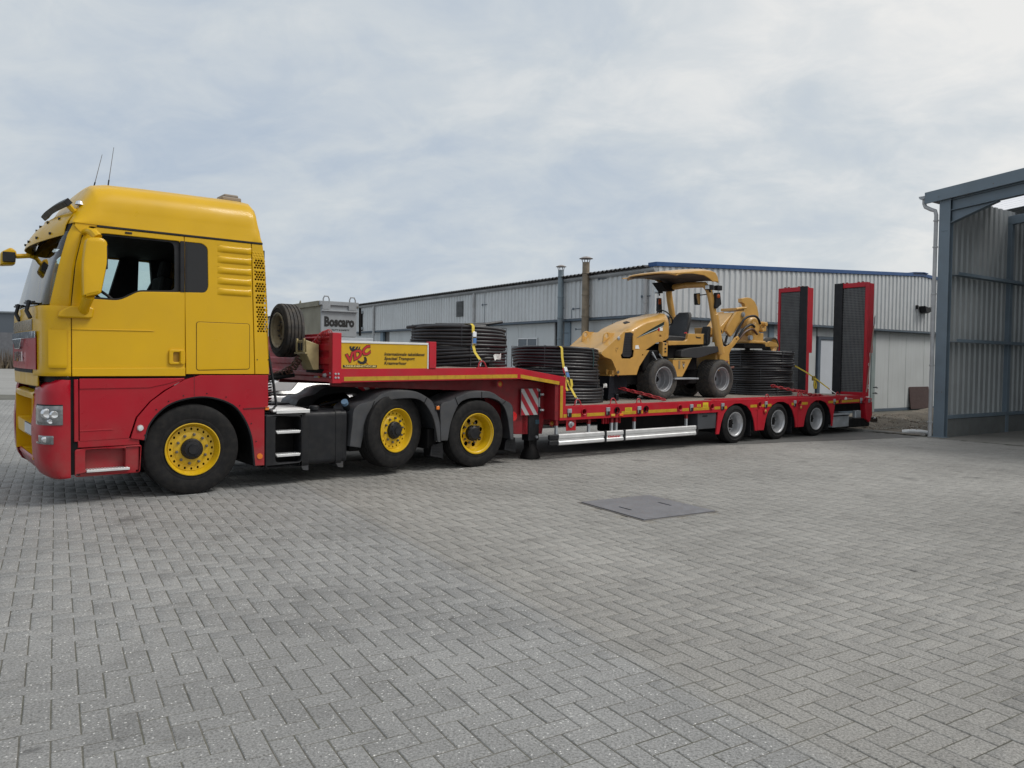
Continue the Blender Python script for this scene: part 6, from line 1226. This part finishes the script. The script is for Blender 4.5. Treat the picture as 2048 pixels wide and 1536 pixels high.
# steering wheel, platform, seat
q = MB(); cs = Vector((-2.20, 1.22, 2.52)); nrm = Vector((.75, -.05, .62)).normalized(); e1 = nrm.cross(Vector((0, 0, 1))).normalized(); e3 = nrm.cross(e1)
q.tube([cs+(e1*math.cos(t)+e3*math.sin(t))*.19 for t in np.linspace(0, 2*math.pi, 26, endpoint=False)], .013, 8, closed=True)
for t in (0, 2.1, 4.2): q.tube([cs-nrm*.03, cs+(e1*math.cos(t)+e3*math.sin(t))*.185], .009, 5)
q.tube([cs-nrm*.03, cs-nrm*.28], .025, 8); mp('steering_wheel', q, BLK)
q = MB(); q.prism(rpoly([(-2.62, 1.94), (-1.52, 1.985), (-1.52, 2.20), (-2.03, 2.19), (-2.05, 2.08), (-2.12, 2.04), (-2.62, 2.03)], .012), 'y', .74, .80); so_ = mp('seat_side_panel', q, TAN, .008)
text('Vermeer', .17, .045, SIDE(.7385, -1.80, 2.10), bold=.04).build('lettering', INK, so_, off=MO); q = MB(); q.box(-1.545, -1.515, .733, .742, 1.99, 2.19); q.build('panel_edge', BLK, so_, off=MO)
q = MB(); q.box(-2.6, -1.55, .8, 1.74, 1.90, 1.98); q.box(-2.55, -1.6, .85, 1.70, 1.45, 1.92); mp('platform', q, DRK, .02)
q = MB(); q.prism(rpoly([(-2.36, 2.03), (-1.72, 2.02), (-1.72, 2.13), (-1.9, 2.145), (-2.30, 2.15), (-2.37, 2.11)], .03), 'y', 1.0, 1.50); mp('seat', q, SEAT, .03, seg=3)
br = []
for t in np.linspace(0, 1, 9):
    z = 2.14+.52*t; x = -1.72+.22*t-.03*math.sin(math.pi*t); hw = .235*(1-.35*max(0, t-.45)**1.5/.4) if t < .98 else .12
    br.append([(x-.05+.03*abs(u)**2*(-1 if True else 1)*1.2, YC-.02+hw*u, z) for u in np.linspace(-1, 1, 11)])
bk = [[(p[0]+.10, p[1], p[2]) for p in r] for r in br]
q = MB(); q.grid(br); q.grid(bk); 
for i in range(8): 
    for k in (0, 10): a = [br[i][k], br[i+1][k], bk[i+1][k], bk[i][k]]; q.add(a, [(0, 1, 2, 3)])
q.add(br[-1]+bk[-1][::-1], [tuple(range(22))]); mp('seat_back', q, SEAT, .012, seg=3)
q = MB(); q.lathe([(0, .03), (.03, .022), (.035, 0)], (-2.02, .82, 2.195), 'z', 10); mp('red_knob', q, TRL)
q = MB(); q.box(-1.56, -1.36, .90, 1.6, 1.95, 2.06); q.tube([(-1.45, .8, 2.0), (-1.4, .85, 2.12)], .03, 8); mp('valve_block', q, BLK, .01)
q = MB(); q.prism([(-1.26, 1.95), (-1.17, 2.0), (-1.15, 2.36), (-1.20, 2.38), (-1.25, 2.25)], 'y', .86, 1.05); mp('hose_guard', q, SEAT, .02)
# rear fender, side tank
fpts = [(-2.30, 1.715), (-2.29, 1.84), (-2.05, 1.895), (-1.6, 1.935), (-1.2, 1.955), (-1.04, 1.935), (-.99, 1.87), (-1.18, 1.82), (-1.42, 1.775), (-1.6, 1.73), (-1.76, 1.70)]
q = MB(); q.prism(rpoly(fpts, .03), 'y', .69, 1.05); mp('fender', q, mat('soft_black', (.030, .031, .034), .6), .025, seg=3)
q = MB(); q.prism(rpoly(fpts, .03), 'y', 2*YC-1.05, 2*YC-.69); mp('fender', q, mat('soft_black', (.030, .031, .034), .6), .025, seg=3)
q = MB(); q.prism([(-2.52, 1.655), (-1.965, 1.68), (-2.09, 1.50), (-2.23, 1.32), (-2.52, 1.32)], 'y', .70, 1.0); to2 = mp('side_tank', q, TAN, .008); q = MB(); q.prism([(-2.50, 1.68), (-1.97, 1.70), (-1.97, 1.685), (-2.50, 1.665)], 'y', .69, 1.0); q.build('tank_edge', CREAM, to2, off=MO)
q = MB(); q.prism([(-2.24, 1.585), (-2.17, 1.585), (-2.205, 1.475)], 'y', .6955, .6985, 0); q.prism([(-2.232, 1.578), (-2.205, 1.535), (-2.18, 1.578), (-2.172, 1.583), (-2.205, 1.51), (-2.24, 1.583)], 'y', .694, .6956, 1); q.build('tank_emblem', [INK, INKW], to2, off=MO); text('Vermeer', .09, .018, SIDE(.6985, -2.25, 1.605), bold=.05).build('lettering', INK, to2, off=MO)
q = MB(); q.box(-2.36, -2.31, .694, .699, 1.48, 1.64); q.build('sight_strip', mat('strip_grey', (.25, .2, .12), .5), to2, off=MO)
q = MB(); q.box(-2.54, -1.82, .62, .95, 1.268, 1.30); q.build('tread', STL, to2, off=MO, bevel=.004); q = MB(); q.prism([(-2.5, 1.26), (-1.9, 1.26), (-2.05, 1.17), (-2.5, 1.15)], 'y', .75, 1.0); mp('belly_plate', q, DRK)
q = MB(); q.prism(rpoly([(-2.46, 1.18), (-2.36, 1.18), (-2.37, 1.03), (-2.43, 1.0), (-2.47, 1.06)], .02), 'y', .8, .86); mp('tie_lug', q, TAN, .006)
# roll frame and canopy
for y_, s_ in ((.72, 0), (1.82, 1)):
    q = MB(); P = [(-1.03, y_, 1.84), (-1.12, y_, 2.1), (-1.36, y_, 2.95), (-1.42, y_+(.02 if not s_ else -.02), 3.12), (-1.46, y_+(.10 if not s_ else -.10), 3.22), (-1.47, YC, 3.24)]
    q.tube(P, .075, 10, flat=.85); mp('roll_post', q, TAN, .012)
    q = MB(); q.tube([(-1.00, y_, 1.80), (-1.09, y_, 2.05), (-1.235, y_, 2.62)], .092, 10, flat=.85); mp('post_socket', q, TAN, .012)
crow = []
for x, zt in ((-2.72, 3.345), (-2.70, 3.365), (-2.6, 3.385), (-2.3, 3.43), (-2.0, 3.47), (-1.7, 3.50), (-1.5, 3.505), (-1.38, 3.485), (-1.31, 3.41), (-1.27, 3.30)):
    r = []
    for u in np.linspace(-1, 1, 17): r.append((x+.16*abs(u)**7*max(0, min(1, (-2.25-x)/.4)), YC+.66*u, zt+.02-.05*abs(u)**6-.012*u*u))
    crow.append(r)
mp('canopy', MB().grid(crow), TAN, solid=.03, smooth=60, bevel=.006)
sd2 = [(-2.73, 3.325), (-2.73, 3.345), (-2.3, 3.40), (-2.0, 3.44), (-1.5, 3.475), (-1.38, 3.455), (-1.27, 3.28), (-1.46, 3.265), (-1.56, 3.32), (-1.74, 3.375), (-2.1, 3.38), (-2.4, 3.355)]
for y_ in (.615, 1.925): mp('canopy_edge', plate(sd2, [], .03, .01, SIDE(y_)), TAN)
q = MB(); q.prism([(-2.66, 3.345), (-2.3, 3.39), (-2.0, 3.42), (-1.6, 3.43), (-1.42, 3.37), (-1.42, 3.30), (-1.6, 3.38), (-2.0, 3.39), (-2.4, 3.35)], 'y', .66, 1.88); mp('canopy_lining', q, mat('lining_brown', (.12, .10, .095), .7))
q = MB(); q.prism([(-1.9, 3.30), (-1.40, 3.30), (-1.45, 3.14), (-1.70, 3.13)], 'y', 1.62, 1.86); mp('canopy_bracket', q, DRK)
# work lamps, indicators, mirrors
for x, y_ in ((-1.40, .66), (-1.52, 1.92)):
    q = MB(); q.box(x-.16, x-.02, y_-.06, y_+.06, 3.10, 3.20, 0); q.box(x-.17, x-.158, y_-.05, y_+.05, 3.11, 3.19, 1); q.tube([(x-.08, y_, 3.10), (x-.06, y_, 3.05)], .018, 6); mp('work_lamp', q, [BLK, LENS], .008)
q = MB(); q.box(-1.35, -1.20, .56, .66, 3.10, 3.20); mp('work_lamp', q, BLK, .01)
q = MB(); q.prism([(-1.33, 3.05), (-1.21, 3.06), (-1.16, 2.82), (-1.31, 2.72), (-1.34, 2.75)], 'y', .60, .68); io = mp('indicator', q, BLK, .01); q = MB(); q.lathe([(0, -.03), (.035, -.02), (.045, 0)], (-1.275, .60, 2.98), 'y', 14); q.build('indicator_lens', mat('orange_lens', (.40, .07, .01), .3, coat=.5), io, off=MO)
q = MB(); q.prism([(-1.62, 3.0), (-1.53, 3.0), (-1.50, 2.68), (-1.62, 2.72)], 'y', 1.90, 1.98); io = mp('indicator', q, BLK, .01); q = MB(); q.box(-1.64, -1.56, 1.893, 1.9, 2.86, 2.98); q.build('indicator_lens', mat('orange_lens', (.40, .07, .01), .3, coat=.5), io, off=MO)
q = MB(); q.prism(rpoly([(-1.73, 3.02), (-1.53, 3.05), (-1.52, 2.80), (-1.70, 2.79)], .03), 'y', .86, .875); mo3 = mp('mirror', q, BLK, .004); q = MB(); q.prism(rpoly([(-1.715, 3.0), (-1.545, 3.03), (-1.535, 2.82), (-1.69, 2.81)], .025), 'y', .853, .859); q.build('mirror_glass', mat('mirror_surface', (.72, .74, .76), .05, 1, var=.02), mo3, off=MO); q = MB(); q.tube([(-1.55, .86, 3.0), (-1.42, .78, 3.02)], .012, 6); q.build('mirror_arm', BLK, mo3, off=MO)
# rear frame, arm, plough head, drive motor, hoses, press roller
rf_ = [(-1.02, 1.96), (-.74, 1.955), (-.62, 2.0), (-.45, 2.15), (-.36, 2.19), (-.30, 2.14), (-.42, 2.04), (-.60, 1.90), (-.66, 1.80), (-.63, 1.46), (-.82, 1.44), (-.98, 1.66)]
for y_ in (.78, 1.76): mp('rear_frame', plate(rf_, [circ(-.42, 2.12, .02, 10)], .05, .008, SIDE(y_)), TAN)
q = MB(); q.box(-1.05, -.70, .80, 1.74, 1.44, 1.95); mp('rear_block', q, TAN, .02)
for (x, y_, z) in ((-.88, .70, 1.62), (-.62, .74, 1.50)): q = MB(); q.tube([(x-.06, y_, z), (x+.06, y_-.03, z+.02)], .022, 8); mp('grab_hook', q, mat('rust_hook', (.16, .06, .045), .6))
lf = [(-1.08, 2.30), (-1.02, 2.44), (-.94, 2.46), (-.83, 2.36), (-.80, 2.26), (-.98, 2.08), (-1.08, 2.04)]
mp('arm_lug', plate(lf, [circ(-.98, 2.36, .03, 10)], .06, .01, SIDE(.86)), TAN); q = MB(); q.cyl((-.90, .81, 2.27), .06, .03, 'y', 4); q.xf(Matrix.Identity(4)); mp('arm_block', q, BLK)
am_ = [(-.50, 2.30), (-.42, 2.44), (-.14, 2.74), (.06, 2.76), (.13, 2.66), (.12, 2.56), (-.06, 2.44), (-.20, 2.28), (-.34, 2.18)]
for y_ in (1.0, 1.5): mp('lift_arm', plate(am_, [circ(.05, 2.68, .03, 12)], .07, .012, SIDE(y_)), TAN)
q = MB(); q.prism([(-.98, 2.36), (-.60, 2.38), (-.16, 2.72), (-.10, 2.66), (-.5, 2.24), (-.95, 2.20)], 'y', 1.05, 1.45); mp('arm_web', q, TAN, .01)
q = MB(); q.cyl((.06, .93, 2.68), .055, .05, 'y', 14); q.cyl((.06, .915, 2.68), .03, .02, 'y', 10); mp('arm_pin', q, STL)
q = MB(); q.tube([(-.16, .98, 2.79), (.02, .96, 2.82), (.2, .98, 2.83)], .03, 8); q.box(-.14, .18, 1.0, 1.4, 2.76, 2.82); mp('arm_top_pipe', q, TAN, .008)
sh = [(.30, 2.98), (.30, 3.06), (.52, 3.10), (.66, 3.09), (.80, 3.02), (.90, 2.90), (.96, 2.74), (.965, 2.60), (.90, 2.58), (.88, 2.42), (.40, 2.40), (.30, 2.70), (.46, 2.86), (.42, 2.94)]
mp('blade_shield', plate(sh, [], .10, .012, SIDE(1.22)), TAN); q = MB(); q.prism([(.28, 2.74), (.44, 2.92), (.47, 2.90), (.36, 2.72)], 'y', 1.10, 1.17); mp('shield_stay', q, TAN, .006)
q = MB(); q.lathe([(0, -.04), (.2, -.04), (.24, 0), (.24, .10), (0, .10)], (.58, 1.05, 2.42), 'y', 26); q.lathe([(0, -.1), (.10, -.1), (.12, -.04)], (.58, 1.05, 2.42), 'y', 16); mp('gear_case', q, TAN, .008)
q = MB(); q.box(.72, .98, 1.0, 1.24, 2.46, 2.56); q.box(.80, .99, .98, 1.22, 2.34, 2.46); q.cyl((.88, .90, 2.50), .05, .12, 'y', 12); q.cyl((.80, .92, 2.36), .04, .1, 'y', 12); mp('hydraulic_motor', q, TAN, .012)
q = MB(); q.box(.50, .92, 1.0, 1.4, 2.10, 2.30); q.box(.36, .98, .98, 1.42, 2.06, 2.12); q.box(.40, .56, 1.0, 1.1, 2.12, 2.22); mp('head_base', q, TAN, .015); q = MB(); q.cyl((.36, .93, 2.18), .055, .06, 'y', 14); mp('head_pin', q, STL)
q = MB(); q.box(.2, 1.0, 1.0, 1.45, 1.95, 2.05); q.box(.5, .56, 1.1, 1.2, 1.88, 2.0); mp('head_frame', q, DRK, .01)
for P, m_ in (([(-.32, .95, 2.02), (-.20, .90, 2.30), (.02, .88, 2.58), (.36, .90, 2.66), (.56, .92, 2.62), (.70, .95, 2.50)], BLK), ([(-.40, .93, 1.98), (-.24, .88, 2.10), (-.05, .86, 2.34), (.22, .86, 2.46), (.42, .90, 2.42)], BLK), ([(-.36, .97, 1.96), (-.16, .90, 2.12), (.06, .88, 2.30), (.32, .88, 2.36), (.55, .92, 2.26)], mat('brown_hose', (.085, .04, .025), .5)), ([(-.80, .95, 2.15), (-.62, .92, 2.0), (-.45, .9, 1.98), (-.33, .92, 2.05)], BLK), ([(-.72, 1.0, 2.28), (-.60, .98, 2.05), (-.5, 1.0, 2.02), (-.42, 1.0, 2.2)], BLK)):
    q = MB(); pts = [Vector(p) for p in P]; out = []
    for i in range(len(pts)-1):
        p0, p1, p2, p3 = pts[max(i-1, 0)], pts[i], pts[i+1], pts[min(i+2, len(pts)-1)]
        for k in range(5): t = k/5; out.append(.5*((2*p1)+(p2-p0)*t+(2*p0-5*p1+4*p2-p3)*t*t+(3*p1-p0-3*p2+p3)*t**3))
    out.append(pts[-1]); q.tube(out, .026, 8); mp('hydraulic_hose', q, m_)
q = MB(); q.lathe([(.19, 0), (.195, .01), (.195, .20), (.19, .21), (.16, .21), (.16, 0)], (1.52, 1.12, 2.03), 'y', 30, closed=True); ro2 = mp('press_wheel', q, WRUB); q = MB(); q.lathe([(.16, .02), (.10, .06), (.04, .05), (0, .05)], (1.52, 1.12, 2.03), 'y', 24); q.build('press_wheel_rim', TAN, ro2, off=MO)
q = MB(); q.prism(rpoly([(1.12, 1.99), (1.22, 2.13), (1.55, 2.08), (1.60, 2.0)], .03), 'y', 1.05, 1.10); q.box(.9, 1.2, 1.05, 1.2, 2.0, 2.1); mp('press_wheel_arm', q, TAN, .01)
# ------------------------------------------------------------------ concrete skip with lettering behind the gooseneck
SKX, SKY = -7.86, 4.5
sk = thing('concrete_skip', 'grey and olive steel concrete skip with black lettering behind the gooseneck', 'skip', (*tpt(SKX, SKY), 0), FR[2]-1.5)
OLV = mat('olive_skip_paint', (.21, .20, .15), .6, var=.2, vscale=2, dirt=.4, dcol=(.12, .10, .07)); SKG = mat('skip_grey_paint', (.30, .325, .35), .5, var=.1, vscale=2, dirt=.2)
q = MB(); q.box(-.36, .37, .02, .06, 2.02, 2.66); sf = sk; so3 = q.build('end_plate', SKG, sk, bevel=.006)
q = MB(); q.prism([(-.36, 1.75), (.36, 1.9), (.36, 2.64), (-.36, 2.64)], 'y', .06, 2.2); q.build('body', OLV, sk, bevel=.01)
q = MB(); q.box(-.40, .40, -.01, .05, 2.62, 2.70); q.box(-.37, .38, -.03, .02, 2.50, 2.53); q.build('rim', SKG, sk, bevel=.006); q = MB(); q.box(-.42, -.36, .05, 2.25, 2.60, 2.70); q.box(.36, .42, .05, 2.25, 2.60, 2.70); q.build('rim', OLV, sk, bevel=.006)
for x in (-.27, .27): q = MB(); q.tube([(x-.06, .0, 2.55), (x-.06, .0, 2.74), (x-.035, .0, 2.79), (x+.035, .0, 2.79), (x+.06, .0, 2.74), (x+.06, .0, 2.55)], .014, 6); q.box(x-.08, x+.08, -.012, .0, 2.54, 2.64); q.build('lifting_loop', SKG, sk)
for y_ in (1.0, 2.1): q = MB(); q.tube([(-.39, y_, 2.68), (-.39, y_+.05, 2.75), (-.39, y_+.1, 2.68)], .012, 6); q.build('rim_loop', OLV, sk)
text('Boscaro', .62, .20, SIDE(.018, -.30, 2.205), bold=.055).build('lettering', INK, so3); text('QUALITY & SAFETY', .44, .035, SIDE(.018, -.22, 2.13), bold=.03, shear=.2).build('lettering', INK, so3)
q = MB(); q.box(-.40, .72, .0, .12, 1.93, 2.01); q.box(-.40, .72, 1.6, 1.72, 1.93, 2.01)
q.build('support_rail', mat('pale_steel', (.42, .46, .50), .5), sk, bevel=.006)
for x, y_ in ((-.36, .02), (.60, .02), (-.36, 1.62), (.60, 1.62)): q = MB(); q.box(x, x+.1, y_, y_+.1, 0, 1.93); q.build('leg', mat('pale_steel', (.42, .46, .50), .5), sk, bevel=.006)
q = MB(); q.box(-.2, .3, .3, 1.4, 1.55, 1.9); q.build('hopper', DRK, sk, bevel=.03)
q = MB(); q.box(.43, .46, .0, .05, 2.05, 2.6); q.build('side_post', DRK, sk)
# ------------------------------------------------------------------ white car behind the tractor
CP = local(FT, 4.10, 3.55); car = thing('parked_car', 'silver white car parked behind the tractor, half hidden by its wheels', 'car', (CP[0], CP[1], 0), FT[2])
CW = mat('pearl_white_paint', (.66, .68, .71), .28, coat=.7, var=.03); CGL = MATS.setdefault('car_glass', glass('car_glass', (.3, .33, .35), opaque=.6, col=(.02, .025, .03)))
L2, W2 = 2.15, 1.74          # rear at -x
ST = [(-2.15, .62, .86, .55, .86), (-2.10, .45, .92, .66, .94), (-1.95, .36, 1.0, .78, 1.02), (-1.6, .30, 1.02, .84, 1.04), (-1.0, .28, 1.0, .87, 1.02), (0, .28, .98, .87, 1.0), (.9, .28, .97, .87, .985), (1.3, .29, .94, .86, .97), (1.8, .32, .84, .80, .89), (2.1, .38, .72, .66, .76), (2.2, .50, .62, .5, .64)]
rows = []
for x, zb, zs, hw, zc in ST:
    r = []
    for a in np.linspace(0, 2*math.pi, 24, endpoint=False):
        c_, s_ = math.cos(a), math.sin(a); y_ = W2/2-hw*math.copysign(abs(c_)**.45, c_); zm = (zb+zc)/2; z = zm+(zc-zm)*math.copysign(abs(s_)**.4, s_); r.append((x, y_, z))
    rows.append(r)
bm_ = MB(); bm_.grid(rows, cu=True); bm_.add(rows[0], [tuple(range(24))]); bm_.add(rows[-1], [tuple(range(24))]); bm_.build('body', CW, car, smooth=50)
RF = [(-1.92, 1.02, .70), (-1.55, 1.26, .64), (-1.1, 1.42, .60), (-.5, 1.46, .59), (.1, 1.42, .60), (.55, 1.26, .64), (1.15, .98, .72)]
CDK = mat('car_tinted_glazing', (.05, .06, .065), .06, coat=1, var=.02)
g = MB(); rws = []
for x, z, hw in RF:
    top_ = [(x, W2/2+u*hw, z+.02*(1-u*u)) for u in np.linspace(-1, 1, 9)]; lo_w = .82 if z > 1.1 else hw+.03
    rws.append([(x, W2/2-lo_w, .97)]+top_+[(x, W2/2+lo_w, .97)])
g.grid(rws); g.build('glasshouse', CDK, car, smooth=30)
rf2 = MB(); rf2.grid([[(x, W2/2+s*(hw+.01), z+.035-.018*s*s) for x, z, hw in RF[1:-1]] for s in (-1, -.5, 0, .5, 1)]); rf2.build('roof', CW, car, solid=.02, smooth=50)
for s in (-1, 1):
    for seg in ((0, 1), (5, 6), (3, 3)):
        a, b = RF[seg[0]], RF[seg[1]]
        if seg[0] == seg[1]: pa_, pb_ = (a[0], W2/2+s*(a[2]+.005), a[1]), (a[0]+.05, W2/2+s*.845, .99)
        else: pa_, pb_ = (a[0], W2/2+s*(a[2]+.01), a[1]), (b[0], W2/2+s*(b[2]+.01), b[1])
        p_ = MB(); p_.tube([pa_, pb_], .05 if seg[0] != 3 else .03, 6); p_.build('pillar', CW, car)
cp_ = MB(); cp_.prism([(-1.95, 1.0), (-1.50, 1.26), (-1.15, 1.40), (-1.0, 1.40), (-1.35, 1.0)], 'y', W2/2-.80, W2/2-.70); cp_.build('rear_quarter', CW, car, bevel=.03)
for s in (-1, 1): p_ = MB(); p_.prism(rpoly([(-2.12, .84), (-1.75, .93), (-1.72, .88), (-2.08, .76)], .02), 'y', W2/2+s*.80-.06, W2/2+s*.80+.06); p_.build('tail_light', TRL, car, bevel=.02)
for s in (-1, 1): p_ = MB(); p_.prism(rpoly([(.70, 1.02), (.92, 1.0), (.90, 1.13), (.74, 1.15)], .03), 'y', W2/2+s*.97-.09, W2/2+s*.97+.09); p_.build('door_mirror', CW, car, bevel=.03)
for x in (-1.35, 1.35):
    for s in (-1, 1): p_ = MB(); p_.lathe([(.2, -.1), (.31, -.1), (.33, -.07), (.33, .07), (.31, .1), (.2, .1)], (x, W2/2+s*.78, .33), 'y', 28, closed=True); wo = p_.build('wheel', RUB, car); p_ = MB(); p_.lathe([(0, -.08), (.2, -.09), (.2, .09), (0, .08)], (x, W2/2+s*.78, .33), 'y', 20); p_.build('rim', SIL, wo)
p_ = MB(); p_.box(-2.1, 2.1, .08, W2-.08, .22, .5); p_.build('underbody', DRK, car)
